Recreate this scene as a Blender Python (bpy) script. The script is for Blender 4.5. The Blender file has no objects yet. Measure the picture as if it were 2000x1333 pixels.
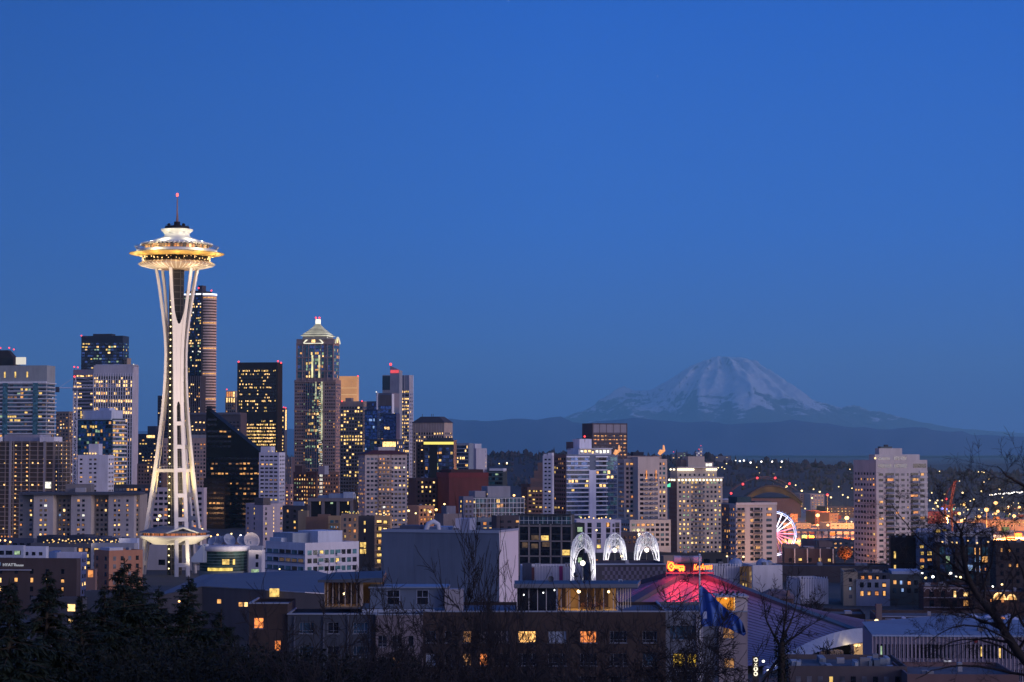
import bpy, math, random
from math import sin, cos, pi, radians, atan2, sqrt, floor, ceil
from mathutils import Vector, Matrix, noise
R = random.Random(11)
S = bpy.context.scene
COL = S.collection
# ------------------------------------------------------------------ camera, sky, sun, exposure
F = 4275.0                      # focal length in photograph pixels (2000 wide)
ZC = 60.0                       # eye height above the tower's foot
PITCH = math.atan((880 - 666.5) / F)
cam = bpy.data.cameras.new('camera')
cam.sensor_width = 36.0
cam.lens = 36.0 * F / 2000.0
cam.clip_start = 1.0
cam.clip_end = 400000.0
cam.dof.use_dof = True
cam.dof.focus_distance = 1100.0
cam.dof.aperture_fstop = 2.8
co = bpy.data.objects.new('camera', cam)
COL.objects.link(co)
co.location = (0, 0, ZC)
co.rotation_euler = (pi / 2 + PITCH, 0, 0)
S.camera = co
S.render.engine = 'CYCLES'
S.cycles.max_bounces = 5
S.cycles.diffuse_bounces = 2
S.cycles.glossy_bounces = 2
S.cycles.transmission_bounces = 2
S.cycles.volume_bounces = 2
S.cycles.transparent_max_bounces = 4
S.cycles.sample_clamp_indirect = 2.0
S.cycles.sample_clamp_direct = 0.0
S.cycles.use_denoising = True
S.cycles.denoising_prefilter = 'ACCURATE'
S.cycles.caustics_reflective = False
S.cycles.caustics_refractive = False
S.view_settings.view_transform = 'Standard'
S.view_settings.look = 'None'
S.view_settings.exposure = 0.0
S.view_settings.gamma = 1.0
SUN_AZ = radians(118)           # to the right of and behind the camera: the after-glow in the west
SUN_EL = radians(9)
sd = Vector((sin(SUN_AZ) * cos(SUN_EL), cos(SUN_AZ) * cos(SUN_EL), sin(SUN_EL)))
def srgb(r, g, b):
    f = lambda c: (c / 255 / 12.92) if c <= 10 else (((c / 255) + .055) / 1.055) ** 2.4
    return (f(r), f(g), f(b))
W = bpy.data.worlds.new('World')
S.world = W
W.use_nodes = True
nt = W.node_tree
nt.nodes.clear()
N = nt.nodes.new
L = nt.links.new
out = N('ShaderNodeOutputWorld')
bg = N('ShaderNodeBackground')
tc = N('ShaderNodeTexCoord')
sep = N('ShaderNodeSeparateXYZ')
L(tc.outputs['Generated'], sep.inputs[0])
ramp = N('ShaderNodeValToRGB')
cr = ramp.color_ramp
SKY = [(0.0, (64, 86, 163)), (0.020, (59, 93, 171)), (0.05, (52, 108, 200)), (0.10, (40, 107, 210)), (0.15, (36, 102, 206)), (0.21, (26, 95, 202)), (0.45, (28, 86, 192)), (1.0, (26, 74, 165))]
while len(cr.elements) < len(SKY):
    cr.elements.new(0.5)
for e, (p, c) in zip(cr.elements, SKY):
    e.position = p
    e.color = (*srgb(*c), 1)
L(sep.outputs['Z'], ramp.inputs[0])
# broad after-glow low in the west, out of the picture on the right and behind
dot = N('ShaderNodeVectorMath'); dot.operation = 'DOT_PRODUCT'
L(tc.outputs['Generated'], dot.inputs[0])
dot.inputs[1].default_value = (sin(SUN_AZ), cos(SUN_AZ), 0.0)
mr = N('ShaderNodeMapRange'); mr.inputs['From Min'].default_value = 0.0; mr.inputs['From Max'].default_value = 1.0
L(dot.outputs['Value'], mr.inputs['Value'])
pw = N('ShaderNodeMath'); pw.operation = 'POWER'; pw.inputs[1].default_value = 2.2
L(mr.outputs[0], pw.inputs[0])
ab = N('ShaderNodeMath'); ab.operation = 'ABSOLUTE'
L(sep.outputs['Z'], ab.inputs[0])
mz = N('ShaderNodeMapRange'); mz.inputs['From Min'].default_value = 0.0; mz.inputs['From Max'].default_value = 0.5
mz.inputs['To Min'].default_value = 1.0; mz.inputs['To Max'].default_value = 0.0
L(ab.outputs[0], mz.inputs['Value'])
mu = N('ShaderNodeMath'); mu.operation = 'MULTIPLY'
L(pw.outputs[0], mu.inputs[0]); L(mz.outputs[0], mu.inputs[1])
glow = N('ShaderNodeVectorMath'); glow.operation = 'SCALE'
glow.inputs[0].default_value = (1.05, 0.80, 0.88)
L(mu.outputs[0], glow.inputs['Scale'])
addc = N('ShaderNodeVectorMath'); addc.operation = 'ADD'
# the east, on the left, is already a little darker
ew = N('ShaderNodeMapRange'); ew.inputs['From Min'].default_value = -0.25; ew.inputs['From Max'].default_value = 0.02; ew.inputs['To Min'].default_value = 0.68; ew.inputs['To Max'].default_value = 1.0
L(sep.outputs['X'], ew.inputs['Value'])
ews = N('ShaderNodeVectorMath'); ews.operation = 'SCALE'
L(ramp.outputs['Color'], ews.inputs[0]); L(ew.outputs[0], ews.inputs['Scale'])
L(ews.outputs[0], addc.inputs[0]); L(glow.outputs[0], addc.inputs[1])
# pale twilight over the whole sky behind the camera
dt2 = N('ShaderNodeVectorMath'); dt2.operation = 'DOT_PRODUCT'
L(tc.outputs['Generated'], dt2.inputs[0])
dt2.inputs[1].default_value = (sin(radians(165)), cos(radians(165)), 0.0)
mr2 = N('ShaderNodeMapRange'); mr2.inputs['From Max'].default_value = 1.0; mr2.inputs['To Max'].default_value = 0.27
L(dt2.outputs['Value'], mr2.inputs['Value'])
tw = N('ShaderNodeVectorMath'); tw.operation = 'SCALE'; tw.inputs[0].default_value = (1.0, 0.86, 0.80)
L(mr2.outputs[0], tw.inputs['Scale'])
ad2 = N('ShaderNodeVectorMath'); ad2.operation = 'ADD'
L(addc.outputs[0], ad2.inputs[0]); L(tw.outputs[0], ad2.inputs[1])
L(ad2.outputs[0], bg.inputs['Color'])
bg.inputs['Strength'].default_value = 1.0
L(bg.outputs[0], out.inputs['Surface'])
sl = bpy.data.lights.new('sun', 'SUN')
sl.energy = 1.25
sl.angle = radians(25)
sl.color = (1.0, 0.83, 0.80)
so = bpy.data.objects.new('sun', sl)
COL.objects.link(so)
so.rotation_euler = (-sd).to_track_quat('-Z', 'Y').to_euler()

# ------------------------------------------------------------------ measuring: a photograph pixel at depth Y is a point
CP, SP = cos(PITCH), sin(PITCH)
def ray(px, py):
    u = (px - 1000.0) / F
    v = (666.5 - py) / F
    return Vector((u, CP - v * SP, SP + v * CP))
def at(px, py, Y):
    d = ray(px, py)
    t = Y / d.y
    return Vector((d.x * t, Y, ZC + d.z * t))
def sstep(t):
    t = max(0.0, min(1.0, t))
    return t * t * (3 - 2 * t)
HILL = [(-400, 60), (5, 58), (60, 46), (150, 26), (300, 8), (450, 1), (560, 0), (1e9, 0)]
def gz(x, y):
    for (a, za), (b, zb) in zip(HILL, HILL[1:]):
        if y <= b:
            z = za + (zb - za) * sstep((y - a) / (b - a)) if y > a else za
            break
    s = (x + (y - 1200) * 0.35 - 110) / 380.0
    return z - 72.0 * sstep(s) * sstep((y - 900) / 500.0)

# ------------------------------------------------------------------ materials
MC = {}
def mat_new(name):
    m = bpy.data.materials.new(name)
    m.use_nodes = True
    return m, m.node_tree, m.node_tree.nodes['Principled BSDF']
def wall(rgb, rough=0.85, var=0.16, name=None, streak=0.5, spec=0.3):
    """painted or stone wall: weathering in two sizes and faint vertical streaks, in world metres"""
    key = ('w', rgb, rough, var)
    if key in MC: return MC[key]
    m, t, b = mat_new(name or 'facade')
    g = t.nodes.new('ShaderNodeNewGeometry')
    def nz(sc, scale):
        mp = t.nodes.new('ShaderNodeMapping'); mp.inputs['Scale'].default_value = scale
        t.links.new(g.outputs['Position'], mp.inputs[0])
        n = t.nodes.new('ShaderNodeTexNoise'); n.inputs['Scale'].default_value = sc; n.inputs['Detail'].default_value = 4
        t.links.new(mp.outputs[0], n.inputs[0])
        return n.outputs[0]
    a = nz(0.09, (1, 1, 1)); c = nz(0.6, (1, 1, 0.12 if streak else 1))
    ad = t.nodes.new('ShaderNodeMath'); ad.operation = 'ADD'
    t.links.new(a, ad.inputs[0]); t.links.new(c, ad.inputs[1])
    mp = t.nodes.new('ShaderNodeMapRange')
    mp.inputs['From Min'].default_value = 0.6; mp.inputs['From Max'].default_value = 1.4
    mp.inputs['To Min'].default_value = 1 - var; mp.inputs['To Max'].default_value = 1 + var
    t.links.new(ad.outputs[0], mp.inputs['Value'])
    vm = t.nodes.new('ShaderNodeVectorMath'); vm.operation = 'SCALE'; vm.inputs[0].default_value = rgb
    t.links.new(mp.outputs[0], vm.inputs['Scale'])
    t.links.new(vm.outputs[0], b.inputs['Base Color'])
    b.inputs['Roughness'].default_value = rough
    b.inputs['Specular IOR Level'].default_value = spec
    MC[key] = m
    return m
def plain(name, rgb, rough=0.6, metal=0.0, spec=0.5):
    key = ('p', name)
    if key in MC: return MC[key]
    m, t, b = mat_new(name)
    n = t.nodes.new('ShaderNodeTexNoise'); n.inputs['Scale'].default_value = 0.8
    g = t.nodes.new('ShaderNodeNewGeometry'); t.links.new(g.outputs['Position'], n.inputs[0])
    mp = t.nodes.new('ShaderNodeMapRange'); mp.inputs['To Min'].default_value = 0.8; mp.inputs['To Max'].default_value = 1.2
    t.links.new(n.outputs[0], mp.inputs['Value'])
    vm = t.nodes.new('ShaderNodeVectorMath'); vm.operation = 'SCALE'; vm.inputs[0].default_value = rgb
    t.links.new(mp.outputs[0], vm.inputs['Scale']); t.links.new(vm.outputs[0], b.inputs['Base Color'])
    b.inputs['Roughness'].default_value = rough; b.inputs['Metallic'].default_value = metal
    b.inputs['Specular IOR Level'].default_value = spec
    MC[key] = m
    return m
def emit(name, rgb, strength, lo=1.0, hi=1.0, scale=0.7, sample=False):
    """something that gives off light; lo/hi: uneven brightness of a lit room behind the pane"""
    key = ('e', name)
    if key in MC: return MC[key]
    m, t, b = mat_new(name)
    b.inputs['Base Color'].default_value = (0.02, 0.02, 0.02, 1)
    b.inputs['Emission Color'].default_value = (*rgb, 1)
    if lo != hi:
        g = t.nodes.new('ShaderNodeNewGeometry')
        n = t.nodes.new('ShaderNodeTexNoise'); n.inputs['Scale'].default_value = scale; n.inputs['Detail'].default_value = 3
        t.links.new(g.outputs['Position'], n.inputs[0])
        mp = t.nodes.new('ShaderNodeMapRange'); mp.inputs['From Min'].default_value = 0.3; mp.inputs['From Max'].default_value = 0.7
        mp.inputs['To Min'].default_value = lo * strength; mp.inputs['To Max'].default_value = hi * strength
        t.links.new(n.outputs[0], mp.inputs['Value']); t.links.new(mp.outputs[0], b.inputs['Emission Strength'])
    else:
        b.inputs['Emission Strength'].default_value = strength
    if not sample:
        m.cycles.emission_sampling = 'NONE'
    MC[key] = m
    return m
def glass(name, rgb, rough=0.12, metal=0.0, spec=0.6):
    key = ('g', name)
    if key in MC: return MC[key]
    m, t, b = mat_new(name)
    b.inputs['Roughness'].default_value = rough
    b.inputs['Metallic'].default_value = metal
    b.inputs['Specular IOR Level'].default_value = spec
    g = t.nodes.new('ShaderNodeNewGeometry')
    n = t.nodes.new('ShaderNodeTexNoise'); n.inputs['Scale'].default_value = 0.45; n.inputs['Detail'].default_value = 2
    t.links.new(g.outputs['Position'], n.inputs[0])
    mp = t.nodes.new('ShaderNodeMapRange'); mp.inputs['From Min'].default_value = 0.3; mp.inputs['From Max'].default_value = 0.7
    mp.inputs['To Min'].default_value = 0.35; mp.inputs['To Max'].default_value = 1.65
    t.links.new(n.outputs[0], mp.inputs['Value'])
    vm = t.nodes.new('ShaderNodeVectorMath'); vm.operation = 'SCALE'; vm.inputs[0].default_value = rgb
    t.links.new(mp.outputs[0], vm.inputs['Scale']); t.links.new(vm.outputs[0], b.inputs['Base Color'])
    MC[key] = m
    return m
PANE = {
 'D': lambda: glass('dark_window_glass', (0.012, 0.014, 0.022)),
 'B': lambda: glass('blue_window_glass', (0.03, 0.06, 0.10), 0.15, 0.0, 0.9),
 'T': lambda: glass('teal_window_glass', (0.06, 0.17, 0.20), 0.18, 0.3, 0.8),
 'N': lambda: glass('navy_curtain_glass', (0.14, 0.22, 0.42), 0.12, 0.75, 0.9),
 'C': lambda: glass('curtained_window', (0.10, 0.10, 0.12), 0.5),
 '1': lambda: emit('bright_lit_room', (1.0, 0.60, 0.22), 1.9, 0.35, 1.6),
 '2': lambda: emit('warm_lit_room', (1.0, 0.46, 0.13), 0.95, 0.3, 1.6),
 '3': lambda: emit('dim_lit_room', (0.80, 0.36, 0.12), 0.34, 0.4, 1.6),
 '4': lambda: emit('white_lit_room', (0.95, 0.92, 0.80), 1.3, 0.5, 1.5),
 '5': lambda: emit('yellow_lit_room', (1.0, 0.64, 0.17), 1.0, 0.4, 1.6),
 '6': lambda: emit('screen_lit_room', (0.35, 0.55, 1.0), 0.7, 0.5, 1.5),
 '7': lambda: emit('faintly_lit_room', (0.60, 0.36, 0.18), 0.14, 0.4, 1.6),
 '8': lambda: emit('orange_lit_room', (1.0, 0.36, 0.10), 0.85, 0.4, 1.6),
 '9': lambda: emit('greenish_lit_room', (0.65, 0.95, 0.55), 0.45, 0.4, 1.6),
}
PAL = {
 'home': '1122233577788846733',
 'office': '11122247773395715',
 'warm': '1122225588',
 'dim': '3377723',
 'amber': '1221222',
 'white': '4444164',
}
# ------------------------------------------------------------------ meshes and objects
class MB:
    def __init__(s):
        s.v = []; s.f = []; s.m = []; s.smooth = []
    def add(s, vs, fs, mi=0, sm=False):
        k = len(s.v)
        s.v += [tuple(p) for p in vs]
        s.f += [tuple(k + i for i in f) for f in fs]
        s.m += [mi] * len(fs)
        s.smooth += [sm] * len(fs)
    def quad(s, a, b, c, d, mi=0): s.add([a, b, c, d], [(0, 1, 2, 3)], mi)
    def obox(s, c, dx, dy, z0, z1, mi=0):
        """box on an oriented footprint: corner c, edge vectors dx, dy (2D)"""
        p = [(c[0], c[1]), (c[0] + dx[0], c[1] + dx[1]), (c[0] + dx[0] + dy[0], c[1] + dx[1] + dy[1]), (c[0] + dy[0], c[1] + dy[1])]
        s.prism(p, z0, z1, mi)
    def box(s, x0, x1, y0, y1, z0, z1, mi=0): s.prism([(x0, y0), (x1, y0), (x1, y1), (x0, y1)], z0, z1, mi)
    def prism(s, p, z0, z1, mi=0, cap=True, ztop=None):
        ar = sum(p[i][0] * p[(i + 1) % len(p)][1] - p[(i + 1) % len(p)][0] * p[i][1] for i in range(len(p)))
        if ar < 0:
            p = p[::-1]
            ztop = ztop[::-1] if ztop else None
        n = len(p)
        zt = ztop or [z1] * n
        vs = [(x, y, z0) for x, y in p] + [(p[i][0], p[i][1], zt[i]) for i in range(n)]
        fs = [(i, (i + 1) % n, n + (i + 1) % n, n + i) for i in range(n)]
        if cap: fs += [tuple(range(n, 2 * n)), tuple(range(n - 1, -1, -1))]
        s.add(vs, fs, mi)
    def tube(s, pts, rads, n=6, mi=0, cap=True, sm=True, sx=1.0):
        pts = [Vector(p) for p in pts]
        if not isinstance(rads, (list, tuple)): rads = [rads] * len(pts)
        vs = []
        up = None
        for i, p in enumerate(pts):
            d = (pts[min(i + 1, len(pts) - 1)] - pts[max(i - 1, 0)])
            if d.length < 1e-9: d = Vector((0, 0, 1))
            d.normalize()
            if up is None:
                up = d.cross(Vector((0.31, 0.95, 0.05)))
                if up.length < 0.1: up = d.cross(Vector((1, 0, 0)))
            up = (up - d * up.dot(d)); up.normalize()
            w = d.cross(up)
            for k in range(n):
                a = 2 * pi * k / n
                vs.append(p + (up * cos(a) * sx + w * sin(a)) * rads[i])
        fs = []
        for i in range(len(pts) - 1):
            for k in range(n):
                fs.append((i * n + k, i * n + (k + 1) % n, (i + 1) * n + (k + 1) % n, (i + 1) * n + k))
        s.add(vs, fs, mi, sm)
        if cap:
            s.add([vs[k] for k in range(n)], [tuple(range(n - 1, -1, -1))], mi)
            s.add([vs[-n + k] for k in range(n)], [tuple(range(n))], mi)
    def lathe(s, prof, c, n=64, mi=0, a0=0, a1=2 * pi, sm=True):
        full = abs(a1 - a0 - 2 * pi) < 1e-6
        k = n if full else n + 1
        vs = []
        for r, z in prof:
            for i in range(k):
                a = a0 + (a1 - a0) * i / n
                vs.append((c[0] + r * cos(a), c[1] + r * sin(a), z))
        fs = []
        for j in range(len(prof) - 1):
            for i in range(n):
                i2 = (i + 1) % k
                fs.append((j * k + i, j * k + i2, (j + 1) * k + i2, (j + 1) * k + i))
        s.add(vs, fs, mi, sm)
    def ball(s, c, r, mi=0, nu=10, nv=6, sz=1.0):
        prof = [(max(1e-4, r * sin(pi * j / nv)), c[2] - r * sz * cos(pi * j / nv)) for j in range(nv + 1)]
        s.lathe(prof, c, nu, mi)
    def build(s, name, mats, parent=None, loc=None):
        me = bpy.data.meshes.new(name)
        o3 = Vector((0, 0, 0))
        if parent is not None: o3 = wloc(parent)
        elif loc is not None: o3 = Vector(loc)
        me.from_pydata([(x - o3.x, y - o3.y, z - o3.z) for x, y, z in s.v], [], s.f)
        if not isinstance(mats, (list, tuple)): mats = [mats]
        for m in mats: me.materials.append(m)
        me.polygons.foreach_set('material_index', s.m)
        me.polygons.foreach_set('use_smooth', s.smooth)
        me.update()
        o = bpy.data.objects.new(name, me)
        COL.objects.link(o)
        if parent is not None: o.parent = parent
        elif loc is not None: o.location = o3
        return o
def wloc(o):
    v = Vector(o.location)
    while o.parent is not None:
        o = o.parent
        v = v + o.location
    return v
def tag(o, label=None, cat=None, group=None, kind=None):
    if label: o['label'] = label
    if cat: o['category'] = cat
    if group: o['group'] = group
    if kind: o['kind'] = kind
    return o
def thing(name, label, cat, loc, group=None):
    o = bpy.data.objects.new(name, None)
    o.empty_display_size = 1.0
    COL.objects.link(o)
    o.location = loc
    return tag(o, label, cat, group)
def copy_tree(o, parent=None):
    c = o.copy()
    COL.objects.link(c)
    if parent is not None: c.parent = parent
    for ch in list(o.children): copy_tree(ch, c)
    return c
def light(kind, loc, energy, color, aim=None, size=1.0, angle=60, blend=0.6, name='lamp_light'):
    l = bpy.data.lights.new(name, kind)
    l.energy = energy
    l.color = color
    if kind in ('POINT', 'SPOT'): l.shadow_soft_size = size
    if kind == 'SPOT':
        l.spot_size = radians(angle); l.spot_blend = blend
    if kind == 'AREA': l.size = size
    o = bpy.data.objects.new(name, l)
    COL.objects.link(o)
    o.location = loc
    if aim is not None:
        o.rotation_euler = (Vector(aim) - Vector(loc)).to_track_quat('-Z', 'Y').to_euler()
    return o
# ------------------------------------------------------------------ buildings
class Vol: pass
NSHOW = 70
class Bld:
    def __init__(s, name, label, px, Y, cat='building', group=None, z=None):
        p = at(px, 1000, Y)
        s.g = gz(p.x, Y) if z is None else z
        s.Y = Y
        s.root = thing(name, label, cat, (p.x, Y, s.g), group)
        s.panes = []
        s.rnd = random.Random(label)
    def vol(s, xl, xc, xr, yt, a=None, yb=None, zb=None, Y=None, dep=None, mat=None, part='wall', roof=None, par=0.9, slope=None):
        """one block: xl|xc|xr are its left edge, near corner and right edge; yt its top at the near corner"""
        Y = Y or s.Y
        v = Vol()
        d = ray(xc, yt)
        C = Vector((d.x / d.y * Y, Y))
        if a is None:
            if xc >= xr - 0.5 or xc <= xl + 0.5:
                a = -atan2(C.x, Y) + (0 if xc >= xr - .5 else pi / 2)
            else:
                a = max(radians(8), min(radians(82), atan2(xr - xc, xc - xl)))
        else: a = radians(a)
        dL = Vector((-cos(a), sin(a))); dR = Vector((sin(a), cos(a)))
        def solve(px, dd):
            e = ray(px, yt); u = e.x / e.y
            return (C.x - u * C.y) / (u * dd.y - dd.x)
        wL = solve(xl, dL) if xc > xl + 0.5 else (dep or 24)
        wR = solve(xr, dR) if xr > xc + 0.5 else (dep or 24)
        wL = (dep or 24) if not 0 < wL < 90 else wL
        wR = (dep or 24) if not 0 < wR < 90 else wR
        v.C, v.dL, v.dR, v.wL, v.wR = C, dL, dR, wL, wR
        v.z1 = at(xc, yt, Y).z
        v.z0 = s.g - 3 if zb is None and yb is None else (zb if zb is not None else at(xc, yb, Y).z)
        v.A = C + dL * wL; v.B = C + dR * wR; v.D = v.A + dR * wR
        v.nL = Vector((-dR.x, -dR.y)); v.nR = Vector((-dL.x, -dL.y))
        m = MB()
        ring = [v.C, v.B, v.D, v.A]
        cen = (v.C + v.D) / 2
        if slope is None:
            t = min(0.35, wL / 8, wR / 8)
            inn = []
            for k, (p, s1, s2) in enumerate(((v.C, 1, 1), (v.B, 1, -1), (v.D, -1, -1), (v.A, -1, 1))):
                inn.append(p + dL * t * s1 + dR * t * s2)
            zr = v.z1 - par
            vs = [(p.x, p.y, v.z0) for p in ring] + [(p.x, p.y, v.z1) for p in ring] + [(p.x, p.y, v.z1) for p in inn] + [(p.x, p.y, zr) for p in inn]
            fs = []
            for k in range(4):
                j = (k + 1) % 4
                fs += [(k, j, 4 + j, 4 + k), (4 + k, 4 + j, 8 + j, 8 + k), (8 + k, 8 + j, 12 + j, 12 + k)]
            m.add(vs, fs)
            o = m.build(part, mat or wall((.3, .3, .32)), s.root)
            rm = MB()
            rm.add([(p.x, p.y, zr) for p in inn], [(0, 1, 2, 3)])
            v.roofo = rm.build('roof', roof or wall((.10, .10, .11), .9, .3, 'roofing', 0), s.root)
            if v.z1 < 52 and wL > 9 and wR > 7 and s.Y < 1700:
                rq = s.rnd
                for _ in range(rq.randint(2, 4)):
                    s0, t0 = rq.uniform(.06, .8), rq.uniform(.08, .75)
                    q = MB(); c = v.C + dL * (wL * s0) + dR * (wR * t0); u1, u2 = rq.uniform(.8, 2.6), rq.uniform(.8, 2.2)
                    q.obox(c, dL * u1, dR * u2, zr + .002, zr + rq.uniform(.7, 2.0)); g_ = rq.uniform(.12, .36); q.build('rooftop_unit', Wm(g_, g_, round(g_ * 1.08, 3)), s.root).parent = v.roofo
        else:
            m.prism([tuple(p) for p in ring], v.z0, v.z1, ztop=slope(v))
            o = m.build(part, mat or wall((.3, .3, .32)), s.root)
        v.obj = o
        return v
    def face(s, v, f):
        if f == 'L': return v.A, -v.dL, v.wL, v.nL
        return v.C, v.dR, v.wR, v.nR
    def win(s, v, f, px, pz, w, h, lit=0.15, pal='home', gl='D', mask=None, top=1.6, bot=1.0, side=0.8, rows=None, x0=0.0, x1=1.0, n=None, nr=None, off=0.05, zt=None, zbm=None, litrow=None, cmask=None):
        """rows of panes on one face. px, pz: pitch in metres; w, h: share of the pitch that is glass"""
        P, d, W_, nrm = s.face(v, f)
        a0 = side + x0 * (W_ - 2 * side); a1 = side + x1 * (W_ - 2 * side)
        nx = n or max(1, int(round((a1 - a0) / px)))
        sx = (a1 - a0) / nx
        zt = v.z1 - top if zt is None else zt
        zb = (max(v.z0, s.g) + bot) if zbm is None else zbm
        nz = nr or max(1, int((zt - zb) / pz))
        ang = atan2(d.y, d.x)
        rr = s.rnd
        for r in range(nz):
            if rows and not rows(r, nz): continue
            rl = lit
            if litrow: rl = litrow.get(r, litrow.get(r - nz, lit))
            run = 0
            for c in range(nx):
                if mask and mask[c % len(mask)] == '0': continue
                if cmask and not cmask(c, r, nx, nz): continue
                k = gl[rr.randrange(len(gl))]
                if run > 0:
                    run -= 1; k = lastk
                elif rr.random() < rl * 1.5:
                    k = lastk = pal_pick(pal, rr)
                    if rl > 0.02 and rr.random() < 0.25: run = rr.randrange(1, 3)
                cc = P + d * (a0 + (c + .5) * sx) + nrm * off
                if k in '123456789' and rl < .95:
                    # a lit room seldom fills its whole window: blinds, curtains, half drawn
                    s.panes.append((cc.x, cc.y, zt - (r + .5) * pz, ang, sx * w, pz * h, gl[rr.randrange(len(gl))]))
                    fw = rr.uniform(.5, .96) if w < .9 else rr.uniform(.55, .9); fh = rr.uniform(.6, .96)
                    cc = cc + nrm * .03 + d * (sx * w * (1 - fw) * rr.uniform(-.5, .5))
                    s.panes.append((cc.x, cc.y, zt - (r + .5) * pz + pz * h * (1 - fh) * rr.uniform(-.5, .5), ang, sx * w * round(fw, 1), pz * h * round(fh, 1), k))
                else: s.panes.append((cc.x, cc.y, zt - (r + .5) * pz, ang, sx * w, pz * h, k))
    def bands(s, v, f, pz, hgt, out, mat, top=1.6, bot=1.0, part='facade_band', x0=0, x1=1, zoff=0.0, zt=None, zbm=None, rows=None):
        """storey bands or balcony fronts proud of a face, one mesh of pattern"""
        P, d, W_, n = s.face(v, f)
        zt = v.z1 - top if zt is None else zt
        zb = (max(v.z0, s.g) + bot) if zbm is None else zbm
        nz = int((zt - zb) / pz)
        m = MB()
        for r in range(nz + 1):
            if rows and not rows(r, nz): continue
            z = zt - r * pz + zoff
            m.obox(P + d * (W_ * x0) + n * out, d * (W_ * (x1 - x0)), -n * (out + .02), z - hgt / 2, z + hgt / 2)
        if m.v: m.build(part, mat, s.root)
    def ribs(s, v, f, px, wd, out, mat, top=0.0, bot=0.0, part='facade_rib', x0=0, x1=1, zt=None, zbm=None):
        P, d, W_, n = s.face(v, f)
        zt = v.z1 - top if zt is None else zt
        zb = (max(v.z0, s.g) + bot) if zbm is None else zbm
        L_ = W_ * (x1 - x0)
        k = max(1, int(round(L_ / px)))
        m = MB()
        for i in range(k + 1):
            x = W_ * x0 + L_ * i / k
            x = min(max(x, wd / 2), W_ - wd / 2)
            m.obox(P + d * (x - wd / 2) + n * out, d * wd, -n * (out + .02), zb, zt)
        m.build(part, mat, s.root)
    def balc(s, v, f, xs, wd, pz, mat, out=1.5, rail=1.0, top=1.6, bot=4, part='balcony', rows=None):
        """each balcony is a part: slab and solid front"""
        P, d, W_, n = s.face(v, f)
        nz = int((v.z1 - top - max(v.z0, s.g) - bot) / pz)
        src = {}
        for x in xs:
            for r in range(nz):
                if rows and not rows(r, nz): continue
                z = v.z1 - top - (r + 1) * pz
                c = P + d * (W_ * x)
                if 'o' not in src:
                    m = MB()
                    m.obox(c - d * (wd / 2) + n * out, d * wd, -n * out, z - .12, z + .12)
                    m.obox(c - d * (wd / 2) + n * out, d * wd, -n * .12, z + .125, z + rail)
                    src['o'] = m.build(part, mat, s.root, None)
                    src['p'] = Vector((c.x, c.y, z))
                else:
                    o = src['o'].copy(); COL.objects.link(o)
                    o.location = Vector((c.x, c.y, z)) - src['p']
    def mech(s, v, s0, s1, t0, t1, h, mat=None, part='rooftop_unit', base=None):
        """a box on the roof; s runs along the left face, t along the right face from the near corner"""
        m = MB()
        c = v.C + v.dL * (v.wL * s0) + v.dR * (v.wR * t0)
        z0 = (v.z1 - .92) if base is None else base
        m.obox(c, v.dL * (v.wL * (s1 - s0)), v.dR * (v.wR * (t1 - t0)), z0, z0 + h + .9)
        o = m.build(part, mat or wall((.25, .26, .28)), s.root)
        if getattr(v, 'roofo', None): o.parent = v.roofo
        return o
    def hip(s, v, h, over, mat, inset=0.35, part='hip_roof'):
        m = MB()
        C = v.C - v.dL * over - v.dR * over
        a = v.dL * (v.wL + 2 * over); b = v.dR * (v.wR + 2 * over)
        p = [C, C + b, C + a + b, C + a]
        q = [C + a * inset + b * inset, C + a * inset + b * (1 - inset), C + a * (1 - inset) + b * (1 - inset), C + a * (1 - inset) + b * inset]
        z = v.z1 + .01
        vs = [(e.x, e.y, z) for e in p] + [(e.x, e.y, z + h) for e in q]
        m.add(vs, [(0, 1, 5, 4), (1, 2, 6, 5), (2, 3, 7, 6), (3, 0, 4, 7), (4, 5, 6, 7), (3, 2, 1, 0)])
        m.build(part, mat, s.root)
    def red(s, px, py, Y=None, r=0.9, key='red'):
        m = MB(); p = at(px, py, Y or s.Y)
        m.tube([p - Vector((0, 0, 4)), p], .12, 5)
        mt = emit('red_beacon', (1, .05, .06), 3.0) if key == 'red' else PANE[key]()
        k = len(m.f)
        m.ball(p, r * .75, 1)
        m.build('beacon', [plain('dark_metal', (.04, .04, .045)), mt], s.root)
    def lights(s, v, f, n, z, r=.5, mat=None, part='deck_lamp', x0=0, x1=1, out=.8):
        P, d, W_, nm = s.face(v, f)
        for i in range(n):
            jx, jz = (s.rnd.uniform(-.35, .35), s.rnd.uniform(-.6, .6)) if n > 5 and 'terrace' not in (mat.name if mat else '') else (0, 0)
            c = P + d * (W_ * (x0 + (x1 - x0) * (i + .5 + jx) / n)) + nm * out
            if i == 0:
                m = MB(); m.ball((c.x, c.y, z), r)
                src = m.build(part, mat or PANE['4'](), s.root); c0 = c
            else:
                o = src.copy(); COL.objects.link(o); o.location = (c.x - c0.x, c.y - c0.y, jz)
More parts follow.
